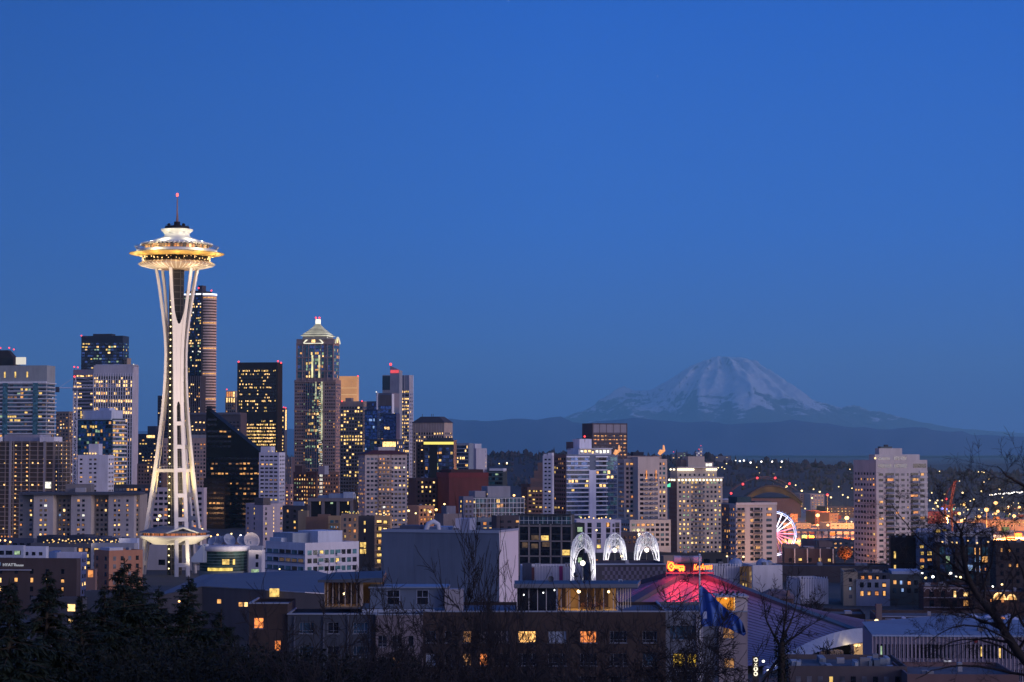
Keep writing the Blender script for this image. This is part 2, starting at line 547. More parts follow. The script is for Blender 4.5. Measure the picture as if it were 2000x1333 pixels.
    def done(s, show=NSHOW, name='window'):
        """panes that show largest or brightest become windows of their own, the rest one mesh"""
        s.panes.sort(key=lambda p: -(p[4] * p[5] * (4 if p[6] in '123456789' else 1)))
        rx = wloc(s.root)
        cache = {}
        for (x, y, z, a, w, h, k) in s.panes[:show]:
            ck = (round(w, 3), round(h, 3), k)
            if ck not in cache:
                me = bpy.data.meshes.new(name)
                me.from_pydata([(-w / 2, 0, -h / 2), (w / 2, 0, -h / 2), (w / 2, 0, h / 2), (-w / 2, 0, h / 2)], [], [(0, 1, 2, 3)])
                me.materials.append(PANE[k]())
                cache[ck] = me
            o = bpy.data.objects.new(name, cache[ck])
            COL.objects.link(o)
            o.parent = s.root
            o.location = (x - rx.x, y - rx.y, z - rx.z)
            o.rotation_euler = (0, 0, a)
        rest = s.panes[show:]
        if rest:
            m = MB(); ks = sorted(set(p[6] for p in rest))
            for (x, y, z, a, w, h, k) in rest:
                dx, dy = cos(a) * w / 2, sin(a) * w / 2
                m.quad((x - dx, y - dy, z - h / 2), (x + dx, y + dy, z - h / 2), (x + dx, y + dy, z + h / 2), (x - dx, y - dy, z + h / 2), ks.index(k))
            o = m.build(name, [PANE[k]() for k in ks], s.root)
            o['kind'] = 'stuff'
def pal_pick(pal, rr):
    t = PAL.get(pal, pal)
    return t[rr.randrange(len(t))]
def Wm(r, g, b, **k): return wall((r, g, b), **k)
# ------------------------------------------------------------------ downtown, from the far towers to the near blocks
TALL = 'skyscrapers of the downtown skyline'
def left_downtown():
    b = Bld('office_tower', 'dark domed tower at the left edge with red beacons and a lit white sign box', 5, 2600, 'tower', TALL)
    v = b.vol(-60, 24, 40, 712, mat=Wm(.05, .05, .06))
    v2 = b.vol(-60, 26, 34, 699, zb=v.z1 - .5, mat=Wm(.03, .03, .035))
    b.hip(v2, 9, 0.1, Wm(.03, .03, .035), .14)
    b.vol(31, 48, 51, 698, yb=712, Y=2590, mat=emit('lit_sign_box', (1, .93, .82), .75), part='sign_box')
    b.win(v, 'L', 4, 4, .6, .4, .3, 'office')
    for x, y in ((1, 680), (18, 680), (27, 683)): b.red(x, y, r=1.2)
    b.done(20)
    b = Bld('apartment_tower', 'wide glass apartment tower with pale balcony lines under a blank pale crown, far left', 40, 1900, 'tower', TALL)
    v = b.vol(-45, 92, 108, 714, mat=Wm(.30, .32, .32))
    b.win(v, 'L', 3.3, 3.35, 1.0, .62, .10, '2357594', 'BTDB', top=16)
    b.win(v, 'R', 3.3, 3.35, 1.0, .62, .06, 'home', 'BD', top=16)
    b.bands(v, 'L', 3.35, .8, .9, Wm(.62, .63, .66), top=15.5)
    b.bands(v, 'R', 3.35, .8, 1.4, Wm(.62, .63, .66), top=15.5)
    b.bands(v, 'L', 30, 1.1, 1.3, Wm(.8, .8, .82), top=14.6, rows=lambda r, n: r == 0, part='cornice')
    for x0 in (.38, .81):
        P, d, w, n = b.face(v, 'L'); m = MB()
        m.obox(P + d * (w * x0) + n * 1.2, d * 4.4, -n * 1.3, b.g, v.z1 - 15); m.build('glass_shaft', PANE['T'](), b.root)
    for x in (.40, .55, .72): b.panes.append((*(v.A - v.dL * v.wL * x + v.nL * .06), v.z1 - 8, atan2(-v.dL.y, -v.dL.x), 1.4, 5, '5'))
    b.done(70)
    b = Bld('unfinished_tower', 'unfinished concrete tower with open floors and rows of bare orange work lamps', 70, 1500, 'building')
    v = b.vol(-20, 106, 137, 862, mat=Wm(.075, .062, .055))
    for f in 'LR':
        b.bands(v, f, 3.0, .38, .7, Wm(.34, .29, .26), top=.6, part='floor_slab')
        b.ribs(v, f, 6.3, .8, .45, Wm(.24, .2, .18), part='column')
    b.ribs(v, 'L', 40, 1.6, 1.0, Wm(.30, .29, .31), part='shear_wall', x0=.33, x1=.86)
    b.win(v, 'L', 4.1, 3.0, .36, .46, .62, '1112228', '7D', off=.45, cmask=lambda c, r, nx, nz: (c * 7 + 3) % 5 in (0, 1) or r % 5 == 4)
    b.win(v, 'R', 4.1, 3.0, .36, .46, .35, '112', '7D', off=.45, cmask=lambda c, r, nx, nz: c % 2 == 0)
    for s0, s1 in ((.83, 1.0), (.0, .22)): b.mech(v, s0, s1, -.02, .5, 3, Wm(.66, .66, .7), 'formwork_box')
    b.mech(v, .25, .8, .1, .8, 4.5, Wm(.30, .30, .36), 'plant_room')
    b.panes.append((*(v.A - v.dL * v.wL * .92 + v.nL * .8), at(0, 948, 1500).z, 0, 4, 4.4, '4'))
    b.done(90)
    b = Bld('office_tower', 'dark glass tower with scattered yellow lights rising behind two pale slabs at left', 205, 3000, 'tower', TALL)
    v = b.vol(159, 240, 252, 656, mat=Wm(.022, .028, .045, rough=.3))
    for f in 'LR': b.win(v, f, 4.2, 4.1, .94, .6, .13, '115599', 'DDNB', top=9)
    b.mech(v, .3, .75, .2, .8, 3, Wm(.04, .04, .05)); b.red(159, 656, r=1.3)
    v = b.vol(236, 248, 256, 700, mat=Wm(.26, .22, .18)); b.win(v, 'L', 3, 3.6, .5, .5, .2)
    b.done(45)
    b = Bld('office_slab', 'grey concrete office slab with dark window ribbons and two red roof beacons', 163, 2350, 'tower', TALL)
    v = b.vol(143, 183, 190, 722, a=14, mat=Wm(.24, .235, .28))
    b.win(v, 'L', 3.2, 3.85, 1, .52, .10, '1112', 'D', top=5, litrow={0: .6, 2: .5}); b.red(145, 717, r=1.1); b.red(152, 718, r=1.1)
    b.done(45)
    b = Bld('office_tower', 'tall pale tower striped by white vertical ribs with yellow lit floors, blank pale right side', 227, 2200, 'tower', TALL)
    v = b.vol(183, 260, 271, 714, mat=Wm(.44, .42, .46))
    rows = {2: .3, 4: .3, 6: .5, 8: .4, 9: .75, 1: .25}
    b.win(v, 'L', 2.2, 3.9, 1, .80, .06, '112', 'D', top=10.5, litrow=rows, n=17)
    b.ribs(v, 'L', 2.6, .75, .8, Wm(.60, .58, .62), top=8)
    b.mech(v, .0, .97, .1, .9, 1.2, Wm(.4, .4, .44)); b.red(261, 712, key='4', r=.8)
    b.done(60)
    b = Bld('office_block', 'brown stone block half hidden behind a white crane mast, left skyline', 126, 2500, 'building')
    v = b.vol(109, 135, 144, 804, mat=Wm(.24, .18, .155)); b.win(v, 'L', 3.6, 3.8, .55, .5, .28); b.win(v, 'R', 3.6, 3.8, .5, .5, .15); b.done(30)
    b = Bld('apartment_tower', 'teal glass apartment tower with white roof box and pale balconies on its right', 198, 1700, 'tower', TALL)
    v = b.vol(152, 219, 245, 818, mat=Wm(.045, .07, .075, rough=.4), a=30)
    b.win(v, 'L', 2.8, 3.15, .94, .78, .10, '25793', 'TTDN'); b.win(v, 'R', 3.4, 3.15, .96, .7, .4, '2233755', 'CTB')
    b.bands(v, 'R', 3.15, .9, 1.3, Wm(.66, .64, .66)); b.bands(v, 'L', 3.15, .25, .12, Wm(.2, .28, .3))
    b.bands(v, 'L', 50, .8, 1.6, Wm(.55, .6, .62), top=.5, rows=lambda r, n: r == 0, part='cornice')
    b.mech(v, .05, .9, .08, .9, 6.5, Wm(.55, .58, .66)); b.mech(v, .2, .5, .3, .7, 8.5, Wm(.5, .53, .62))
    P, d, w, n = b.face(v, 'L'); m = MB(); m.obox(P + n * .5 + d * w * .1, d * .8, n * .5, v.z1 + .5, v.z1 + 6); m.build('light_strip', PANE['5'](), b.root)
    b.done(80)
    b = Bld('apartment_slab', 'white apartment slab with small square windows and a tall white lift box', 185, 1480, 'building')
    v = b.vol(152, 211, 223, 889, mat=Wm(.55, .57, .64))
    b.win(v, 'L', 3.5, 3.0, .55, .42, .16, 'home', 'DDC', mask='1011001'); b.win(v, 'R', 3.5, 3.0, .5, .42, .10, gl='D')
    b.mech(v, .35, .68, .2, .8, 7.5, Wm(.5, .52, .6), 'lift_box')
    b.lights(v, 'L', 5, v.z1 + 1, .55, PANE['1'](), x0=.15, x1=.6, part='roof_lamp', out=-1.5); b.done(90)
    b = Bld('office_block', 'dark block with one bright lit strip near its top, right of the ribbed pale tower', 291, 2500, 'building')
    v = b.vol(270, 306, 316, 848, mat=Wm(.04, .045, .07)); b.win(v, 'L', 3.6, 3.8, .7, .45, .16, '1125'); b.mech(v, .1, .55, .2, .8, 9, Wm(.06, .07, .1))
    b.panes.append((*(v.A - v.dL * v.wL * .68 + v.nL * .1), v.z1 - 3, atan2(-v.dL.y, -v.dL.x), 10, 3, '1')); b.done(40)
    b = Bld('brick_block', 'brown brick block with a few bright tall lit windows beside the white tower legs', 285, 2000, 'building')
    v = b.vol(268, 318, 330, 906, mat=Wm(.14, .10, .10)); b.win(v, 'L', 4, 3.4, .32, .6, .3, '11', 'D', cmask=lambda c, r, a, q: c in (2, 5)); b.win(v, 'L', 3.1, 3.4, .5, .5, .12, gl='D'); b.done(40)
    b = Bld('office_tower', 'narrow dark slab just left of the white observation tower shaft', 318, 2800, 'tower', TALL)
    v = b.vol(308, 330, 338, 773, mat=Wm(.05, .05, .075)); b.win(v, 'L', 3, 3.8, .6, .5, .07); b.done(30)
def columbia():
    b = Bld('office_tower', 'tallest dark skyscraper behind the observation tower with banded bronze curved side and white light line', 390, 3100, 'tower', TALL)
    v = b.vol(356, 395, 420, 573, a=22, mat=Wm(.03, .032, .045, rough=.3))
    b.win(v, 'L', 3.2, 4.0, .92, .6, .13, '4155119', 'DDNB', top=5)
    b.ribs(v, 'L', 10, 1.5, .8, Wm(.05, .05, .06), x0=.0, x1=1)
    # the curved bronze side: a quarter drum of stacked ledges
    m = MB(); m2 = MB()
    c = v.C + v.dR * (v.wR * .40) - v.nL * 1.0
    rad = 13.0
    z = v.z1 - 3; i = 0
    while z > b.g + 60:
        m.lathe([(rad - .6, z - 2.2), (rad, z - 2.15), (rad, z - .2), (rad - .6, z - .15)], c, 20, 0, -pi * .92, pi * .12, sm=False)
        m2.lathe([(rad - .6, z - 4.0), (rad - .6, z - 2.2)], c, 20, 0 if i % 9 else 1, -pi * .92, pi * .12, sm=False)
        z -= 4.0; i += 1
    m.build('curved_ledge', Wm(.62, .47, .38), b.root); m2.build('curved_glazing', [Wm(.11, .075, .06), PANE['2']()], b.root)
    m = MB(); m.lathe([(rad + .3, v.z1 - 2.6), (rad + .3, v.z1 - .2)], c, 20, 0, -pi * .92, pi * .12)
    P, d, w, n = b.face(v, 'L'); m.obox(P + n * .6, d * w, -n * .7, v.z1 - 2.2, v.z1 - .1)
    m.build('light_line', emit('white_blue_roofline', (.75, .83, 1.0), 2.2), b.root)
    b.mech(v, .1, .9, .1, .9, 4, Wm(.03, .03, .04)); b.mech(v, .2, .4, .3, .6, 12, Wm(.05, .05, .07))
    for x, y in ((358, 565), (388, 563), (413, 568)): b.red(x, y, r=1.5)
    b.done(60)
    b = Bld('office_tower', 'dark vertically ribbed tower directly behind the right legs of the observation tower', 378, 2900, 'tower', TALL)
    v = b.vol(360, 392, 402, 735, a=15, mat=Wm(.05, .045, .055))
    b.win(v, 'L', 2.8, 4.0, .7, .6, .12, '112', 'D', litrow={4: .4, 5: .4, 9: .5, 10: .5}, top=5); b.ribs(v, 'L', 2.8, .9, .6, Wm(.15, .12, .13)); b.done(40)
    b = Bld('office_block', 'flat dark roofed block with one lamp row, behind the black wedge tower', 424, 2450, 'building')
    v = b.vol(371, 470, 482, 806, mat=Wm(.06, .055, .075)); b.win(v, 'L', 4.5, 4.2, .55, .45, .08, '112', 'D', litrow={2: .9}, top=9, mask='11110'); b.win(v, 'L', 3, 4.2, 1, .5, .03, zt=v.z1 - 26)
    m = MB(); b.bands(v, 'L', 99, 2.2, 1.6, Wm(.10, .10, .14), top=1.2, rows=lambda r, n: r == 0, part='cornice'); b.done(40)
    b = Bld('office_block', 'beige grid fronted block of small square windows behind the observation tower', 366, 2000, 'building')
    v = b.vol(318, 410, 420, 856, a=12, mat=Wm(.33, .26, .24))
    b.win(v, 'L', 3.0, 3.5, .6, .55, .17, '22335788', 'DDC', top=4); b.mech(v, .1, .5, .2, .8, 3); b.done(70)
    b = Bld('ornate_tower', 'small stone tower with a glowing floodlit crown left of the black slab', 453, 2900, 'tower', TALL)
    v = b.vol(440, 461, 468, 776, mat=Wm(.20, .17, .16)); b.win(v, 'L', 2.6, 3.8, .5, .6, .22, '237')
    v2 = b.vol(441, 460, 466, 764, zb=v.z1 - .5, mat=Wm(.5, .4, .3)); b.win(v2, 'L', 3, 8, .75, .8, 1.0, '18', 'D', top=.3, bot=-3, nr=1)
    b.win(v, 'L', 3.2, 7, .5, .9, 1.0, '11', '1', top=.2, nr=1, off=.3); b.bands(v, 'L', 99, 1.2, .8, Wm(.5, .4, .32), top=.4, rows=lambda r, n: r == 0, part='cornice'); b.red(443, 761, r=1.1); b.done(40)
    b = Bld('office_tower', 'square black slab tower with bright lit lower floors and red corner beacons', 508, 2600, 'tower', TALL)
    v = b.vol(464, 543, 551, 708, mat=Wm(.018, .016, .02, rough=.4))
    rows = {0: .35, 4: .12, 5: .25, 9: .3, 10: .12, 12: .2, 16: .55, 17: .65, 18: .6, 19: .7, 20: .75, 21: .6, 22: .5, 23: .4, 1: .15, 2: .12}
    b.win(v, 'L', 2.5, 4.0, .96, .52, .04, '11155', 'D', top=8, litrow=rows, n=27, rows=lambda r, n: r not in (13, 14))
    b.ribs(v, 'L', 2.0, .35, .35, Wm(.03, .027, .03)); b.ribs(v, 'R', 3, .9, .5, Wm(.035, .03, .035)); b.ribs(v, 'L', 46, 2.2, 1.0, Wm(.03, .028, .03), part='corner_pier')
    for x, y in ((466, 707), (543, 706), (549, 709)): b.red(x, y, r=1.4)
    b.done(70)
    b = Bld('office_tower', 'slim tower with a bright lit edge peeping out right of the black slab', 556, 2700, 'tower', TALL)
    v = b.vol(545, 556, 561, 797, mat=Wm(.10, .10, .14)); b.win(v, 'L', 3, 4, .5, .6, .3, '115'); b.win(v, 'R', 6, 26, .6, .95, 1.0, '1', '1', nr=1, n=1); b.red(554, 796, r=1); b.red(558, 797, r=1); b.done(20)
    # the black wedge: a tall prism whose roof falls away to the right
    b = Bld('office_tower', 'black glass tower with a steep sloping roofline, dark wedge in front of the lit skyline', 455, 1700, 'tower', TALL)
    zz = lambda py: at(460, py, 1700).z
    v = b.vol(403, 512, 522, 803, a=8, mat=Wm(.010, .011, .013, rough=.6, spec=.1), slope=lambda v: [zz(886), zz(886), zz(798), zz(798)])
    v.z1 = zz(886)
    b.win(v, 'L', 3.0, 3.9, .9, .42, .07, '2233', 'D', top=2, litrow={0: .0, 1: .3, 2: .05, 3: .35, 6: .2, 7: .3, 12: .2}, n=15)
    b.win(v, 'L', 3.0, 3.9, .9, .42, .10, '223', 'D', zt=zz(838), zbm=zz(884), x0=.0, x1=.45)
    b.win(v, 'L', 3.0, 3.9, .9, .42, .0, '223', 'D', zt=zz(815), zbm=zz(836), x0=.0, x1=.18)
    m = MB(); P, d, w, n = b.face(v, 'L')
    m.obox(P + n * .3 + d * .2, d * 4.0, -n * 12, zz(798), zz(793)); m.build('roof_spur', Wm(.02, .02, .026), b.root)
    v = b.vol(398, 440, 450, 934, a=8, Y=1680, mat=Wm(.010, .011, .015, rough=.25)); b.win(v, 'L', 3, 3.9, .9, .42, .06, '23', 'D')
    b.done(60)
    b = Bld('apartment_slab', 'white apartment slab with paired dark windows against the black wedge tower', 535, 1650, 'building')
    v = b.vol(506, 545, 557, 884, mat=Wm(.56, .56, .63)); b.win(v, 'L', 3.4, 2.95, .74, .42, .14, 'home', 'DDC'); b.win(v, 'R', 3.2, 2.95, .5, .42, .12, gl='D')
    b.mech(v, .45, .95, .1, .8, 4.5, Wm(.56, .56, .63), 'lift_box'); b.lights(v, 'L', 3, v.z1 + .8, .4, PANE['5'](), x0=.35, x1=.95, part='roof_lamp', out=-1); b.done(90)
    b = Bld('hotel_block', 'pinkish hotel block with one lit stair column and dark brown end, low centre left', 517, 1350, 'hotel')
    v = b.vol(480, 514, 555, 984, a=48, mat=Wm(.46, .39, .42)); b.win(v, 'L', 3.2, 3.1, .3, .5, .4, '15', 'D', cmask=lambda c, r, n, z: c == 2); b.win(v, 'L', 3.6, 3.1, .4, .45, .15, gl='D', cmask=lambda c, r, n, z: c == 0)
    b.win(v, 'R', 3.2, 2.35, .24, .52, 1.0, '11', '1', n=9, cmask=lambda c, r, n, z: c == 4); b.win(v, 'R', 3.0, 3.1, .5, .55, .25, '25', 'DC', cmask=lambda c, r, n, z: c in (0, n - 1))
    b.mech(v, .0, .5, .0, .35, 3.5, Wm(.12, .10, .10)); b.done(60)
    b = Bld('office_block', 'striped block of thin vertical ribs in the gap right of the white slab', 564, 2300, 'building')
    v = b.vol(552, 570, 577, 893, mat=Wm(.16, .14, .16)); b.win(v, 'L', 2.4, 4, .5, .6, .2, '223', 'D', litrow={2: .8}); b.ribs(v, 'L', 2.4, .7, .5, Wm(.3, .26, .26)); b.done(25)
    b = Bld('apartment_block', 'pink lit plaster block low in the gap right of the white slab', 563, 1850, 'building')
    v = b.vol(548, 566, 577, 946, mat=Wm(.56, .36, .32)); b.win(v, 'L', 4, 3.2, .5, .45, .35, '18', 'DC'); b.win(v, 'R', 4, 3.2, .6, .5, .3, '28'); b.done(25)
def tower_1201():
    """the pyramid topped tower"""
    b = Bld('office_tower', 'tall tower with glowing stepped pyramid roof, arched crown and lit vertical stripes', 620, 2713, 'tower', TALL)
    br = Wm(.27, .20, .19); teal = glass('teal_curtain_wall', (.05, .17, .20), .15, .35, .9)
    v = b.vol(575, 656, 666, 742, a=11, mat=br)
    Pz = lambda py: at(620, py, 2713).z
    b.win(v, 'L', 2.7, 4.05, .56, .5, .08, '23379', 'DDB', top=4, cmask=lambda c, r, n, z: c < n * .27 or c > n * .70)
    b.win(v, 'R', 2.7, 4.05, .56, .5, .1, '23', 'DDB', top=4)
    b.win(v, 'L', 2.2, 4.05, .96, .82, .12, '1253999', 'NBNT', top=4, x0=.27, x1=.60, off=1.2, litrow={9: .5, 5: .3, 14: .8, 17: .5})
    b.win(v, 'L', 1.2, 2.4, .7, .6, .5, '4419', 'ND', top=2, x0=.60, x1=.70, off=1.3)
    b.ribs(v, 'L', 2.8, .5, 1.3, Wm(.30, .22, .21), x0=.27, x1=.6); b.bands(v, 'L', 36, 1.2, 1.5, Wm(.32, .24, .22), top=2)
    u = b.vol(579, 652, 663, 662, a=11, zb=v.z1 - 1, mat=Wm(.28, .21, .20))
    b.win(u, 'L', 3.1, 4.05, .95, .9, .05, '1259', 'TTTN', top=8, x0=.02, x1=.20, zbm=v.z1 + 1)
    b.win(u, 'L', 3.1, 4.05, .95, .9, .13, '12599', 'TTTN', top=8, x0=.25, x1=.75, zbm=v.z1 + 1, off=1.0)
    b.win(u, 'L', 3.1, 4.05, .95, .9, .05, '1299', 'TTTN', top=8, x0=.8, x1=.98, zbm=v.z1 + 1)
    b.win(u, 'R', 3.1, 4.05, .9, .9, .1, '29', 'TTN', top=8, zbm=v.z1 + 1)
    b.bands(u, 'L', 17, 1.4, 1.3, Wm(.32, .24, .22), top=6); b.ribs(u, 'L', 8.2, 1.0, 1.3, Wm(.32, .24, .23), top=5)
    P, d, w, n = b.face(u, 'L')
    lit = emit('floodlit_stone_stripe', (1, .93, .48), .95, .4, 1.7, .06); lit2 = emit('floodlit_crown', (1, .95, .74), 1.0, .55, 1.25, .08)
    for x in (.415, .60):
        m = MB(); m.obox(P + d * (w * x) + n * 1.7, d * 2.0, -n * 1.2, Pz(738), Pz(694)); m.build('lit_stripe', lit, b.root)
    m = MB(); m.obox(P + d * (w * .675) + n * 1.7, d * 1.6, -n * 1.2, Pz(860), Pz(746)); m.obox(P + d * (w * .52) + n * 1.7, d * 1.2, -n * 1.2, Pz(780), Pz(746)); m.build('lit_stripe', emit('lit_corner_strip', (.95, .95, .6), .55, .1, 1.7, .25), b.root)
    # arched pediment on the front and on the right side
    for f, x0, x1 in (('L', .20, .72), ('R', .1, .9)):
        P, d, w, n = b.face(u, f); m = MB(); c = []
        for i in range(15):
            t = i / 14; xx = x0 + (x1 - x0) * t
            c.append((P + d * (w * xx), Pz(670.5) + (Pz(658.5) - Pz(670.5)) * sin(pi * t) ** .8))
        pts = [Vector((q.x + n.x * .9, q.y + n.y * .9, z)) for q, z in c]
        for i in range(14):
            a_, b_ = pts[i], pts[i + 1]
            m.quad((a_.x, a_.y, Pz(672)), (b_.x, b_.y, Pz(672)), b_, a_, 0)
        m.tube([p + Vector((n.x, n.y, 0)) * .5 for p in pts], .9, 5, 1)
        m.build('arched_pediment', [Wm(.30, .24, .2), lit2], b.root)
        m = MB(); k = pts[7]; m.obox(Vector((k.x, k.y)) - d * 2.2 + n * .4, d * 4.4, -n * .3, Pz(669), Pz(661)); m.build('lit_niche', PANE['1'](), b.root)
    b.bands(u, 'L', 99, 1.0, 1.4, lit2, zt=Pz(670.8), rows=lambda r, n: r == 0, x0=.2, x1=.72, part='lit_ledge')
    b.lights(u, 'L', 2, u.z1 + 1.5, 1.3, PANE['4'](), x0=-.1, x1=1.1, part='roof_lamp', out=-1)
    # stepped pyramid with lantern
    cx = (u.C + u.D) / 2
    m = MB(); mm = MB()
    def sq(r, z0, z1, mb, mi=0, r2=None):
        r2 = r if r2 is None else r2
        q = lambda rr, z: [(*(cx + (u.dL * sx + u.dR * sy) * rr), z) for sx, sy in ((-1, -1), (-1, 1), (1, 1), (1, -1))]
        mb.add(q(r, z0) + q(r2, z1), [(0, 1, 5, 4), (1, 2, 6, 5), (2, 3, 7, 6), (3, 0, 4, 7), (4, 5, 6, 7), (7, 6, 5, 4)], mi)
    sq(16.0, u.z1 - 1, Pz(656.5), mm, 0, 15.0)
    mm.build('crown_base', Wm(.28, .26, .22), b.root)
    nst = 9
    for i in range(nst):
        t0 = i / nst; t1 = (i + 1) / nst
        y0 = 656 - 24.5 * t0; y1 = 656 - 24.5 * t1
        r0 = 15.2 * (1 - t0) ** 1.25 + 2.3; r1 = 15.2 * (1 - t1) ** 1.25 + 2.3
        sq(r0, Pz(y0), Pz(y0 - (y0 - y1) * .42), m, 1, r0 * .98); sq(r0 * .97, Pz(y0 - (y0 - y1) * .42), Pz(y1), m, 0, r1)
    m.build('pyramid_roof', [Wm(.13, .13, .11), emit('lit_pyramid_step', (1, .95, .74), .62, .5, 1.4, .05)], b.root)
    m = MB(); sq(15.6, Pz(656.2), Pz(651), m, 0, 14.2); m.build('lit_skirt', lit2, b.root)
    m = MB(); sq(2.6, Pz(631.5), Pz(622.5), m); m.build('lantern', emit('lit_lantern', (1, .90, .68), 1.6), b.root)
    for x, y in ((617, 621), (624, 621)): b.red(x, y, r=1.5)
    b.done(70)
def mid_downtown():
    b = Bld('office_block', 'orange floodlit flat block just right of the pyramid roofed tower', 682, 2950, 'tower', TALL)
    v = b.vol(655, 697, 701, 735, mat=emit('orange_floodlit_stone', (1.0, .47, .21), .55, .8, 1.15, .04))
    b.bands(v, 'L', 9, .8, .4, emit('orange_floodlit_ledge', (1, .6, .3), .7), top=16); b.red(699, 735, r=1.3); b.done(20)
    b = Bld('office_tower', 'brown grid fronted tower with many yellow lit square windows beside the pyramid roofed tower', 690, 2300, 'tower', TALL)
    v = b.vol(664, 710, 717, 784, mat=Wm(.27, .22, .19))
    rows = {1: .4, 6: .4, 8: .7, 9: .65, 10: .35, 14: .2}
    b.win(v, 'L', 3.05, 3.75, .74, .62, .16, '1155', 'D', top=5, litrow=rows, n=8); b.win(v, 'R', 3.1, 3.75, .7, .62, .14, '15', 'D', top=5)
    b.mech(v, .55, .8, .2, .8, 3.6, Wm(.22, .18, .17)); b.red(668, 784, r=1); b.red(707, 784, r=1); b.done(70)
    b = Bld('glass_tower', 'blue glass tower of stepped slabs with one white vertical fin, centre of the skyline', 748, 2250, 'tower', TALL)
    ng = 'NNNB'
    v = b.vol(712, 737, 748, 800, a=30, mat=Wm(.05, .07, .13, rough=.3)); b.win(v, 'L', 3, 3.7, .96, .82, .03, '16', ng, n=6); b.win(v, 'R', 3, 3.7, .96, .82, .03, '16', ng)
    v = b.vol(716, 741, 749, 784, a=25, Y=2280, mat=Wm(.12, .13, .17)); b.win(v, 'L', 3, 3.7, .9, .75, .05, '7', 'CNC')
    v = b.vol(737, 765, 780, 768, a=24, mat=Wm(.14, .15, .2, rough=.4)); b.win(v, 'L', 3, 3.7, .96, .86, .04, '162', ng, top=13); b.win(v, 'R', 3, 3.7, .96, .86, .06, '1', ng, top=20)
    P, d, w, n = b.face(v, 'L'); m = MB(); m.obox(P + n * 1.2 - d * .6, d * 1.4, -n * 1.3, b.g, v.z1 + 1); m.build('white_fin', Wm(.75, .74, .78), b.root)
    m = MB(); m.obox(P + n * .6 + d * 3, d * (w - 3), -n * .7, v.z1 - 13, v.z1 - 2); m.build('roof_screen', Wm(.14, .12, .12), b.root)
    P, d, w, n = b.face(v, 'R'); m = MB(); m.obox(P + n * .6, d * 4.5, -n * .7, v.z1 - 26, v.z1 - 1); m.build('white_fin', Wm(.7, .7, .74), b.root)
    v = b.vol(748, 774, 781, 808, a=24, Y=2180, mat=Wm(.03, .05, .12, rough=.3)); b.win(v, 'L', 3, 3.7, .97, .86, .05, '12', 'N')
    b.red(735, 766, key='4', r=.8); b.done(80)
    b = Bld('office_tower', 'tall grey tower with a red lit roof edge and curved spine, centre skyline', 777, 2500, 'tower', TALL)
    v = b.vol(780, 800, 807, 733, mat=Wm(.34, .35, .40), a=25)
    b.win(v, 'L', 3.0, 4.0, .8, .6, .2, '115', 'D', top=17, litrow={0: .7, 2: .7, 5: .9, 8: .8, 9: .8, 14: .6, 10: .4}, n=5); b.win(v, 'R', 3, 4, .4, .5, .03, '1', 'DN', top=20)
    b.ribs(v, 'L', 6, .5, .5, Wm(.5, .5, .54)); m = MB(); P, d, w, n = b.face(v, 'R'); m.obox(P + d * (w - 1.8) + n * .6, d * 1.2, -n * .7, b.g, v.z1); m.build('white_edge', Wm(.72, .70, .74), b.root)
    v = b.vol(762, 780, 786, 718, a=25, Y=2490, mat=Wm(.32, .32, .36), slope=lambda v: [v.z1 - 3, v.z1 - 4, v.z1 + 1, v.z1 + 2])
    v.z1 -= 4
    b.bands(v, 'L', 99, 3.4, .5, emit('red_lit_roof_edge', (1, .10, .13), .9, .5, 1.4, .1), top=.6, rows=lambda r, n: r == 0, part='red_roof_edge', x0=.05, x1=.95)
    v = b.vol(747, 762, 764, 733, a=12, Y=2510, mat=Wm(.30, .31, .35)); b.win(v, 'L', 3.2, 4, .9, .6, .15, '115', 'D', top=20, litrow={0: 1, 1: .3})
    P, d, w, n = b.face(v, 'L'); m = MB(); m.obox(P + n * .4, d * w, -n * .5, v.z1 - 17, v.z1 - 1); m.build('dark_panel', Wm(.03, .06, .08, rough=.3), b.root)
    b.red(763, 712, r=2.0); b.done(60)
    b = Bld('office_block', 'dark block with a brightly lit top terrace in front of the blue glass tower', 752, 2000, 'building')
    v = b.vol(722, 775, 790, 858, mat=Wm(.035, .05, .075)); b.win(v, 'L', 3, 3.6, .9, .7, .06, '15', 'NDT'); b.win(v, 'R', 3, 3.6, .9, .7, .25, '15', 'ND')
    b.win(v, 'L', 3, 5.0, .92, .9, 1.0, '1115', '1', top=2.2, nr=1, x0=.48, x1=1, off=.3); b.done(50)
    b = Bld('octagonal_tower', 'beige tower with dark hipped roof and square windows, right end of the downtown cluster', 845, 2300, 'tower', TALL)
    v = b.vol(806, 868, 884, 826, a=22, mat=Wm(.40, .33, .29)); b.win(v, 'L', 3.0, 3.75, .6, .6, .08, '115', 'D', top=9.5, n=12); b.win(v, 'R', 3, 3.75, .6, .6, .08, '1', 'D', top=9.5)
    b.ribs(v, 'L', 3.0, .7, .4, Wm(.44, .37, .33)); b.hip(v, 6.5, .8, Wm(.06, .055, .07), .22)
    m = MB()
    for x in (825, 843, 846): m.tube([at(x, 817, 2310), at(x, 809, 2310)], .25, 4)
    m.build('antenna', plain('dark_metal', (.04, .04, .045)), b.root); b.done(60)
    b = Bld('glass_tower', 'dark glass tower with a long glowing yellow strip under its roof', 868, 1800, 'tower', TALL)
    v = b.vol(828, 886, 892, 860, a=12, mat=Wm(.03, .04, .065, rough=.3)); b.win(v, 'L', 2.9, 3.1, .94, .8, .10, '12559', 'NNDB', top=6); 
    P, d, w, n = b.face(v, 'L'); m = MB(); m.obox(P + n * .7, d * w, -n * .6, at(860, 868.5, 1800).z, at(860, 863.5, 1800).z); m.build('light_strip', emit('yellow_light_strip', (1, .80, .16), 1.15), b.root)
    b.mech(v, .1, .9, .1, .8, 2.0, Wm(.05, .06, .08))
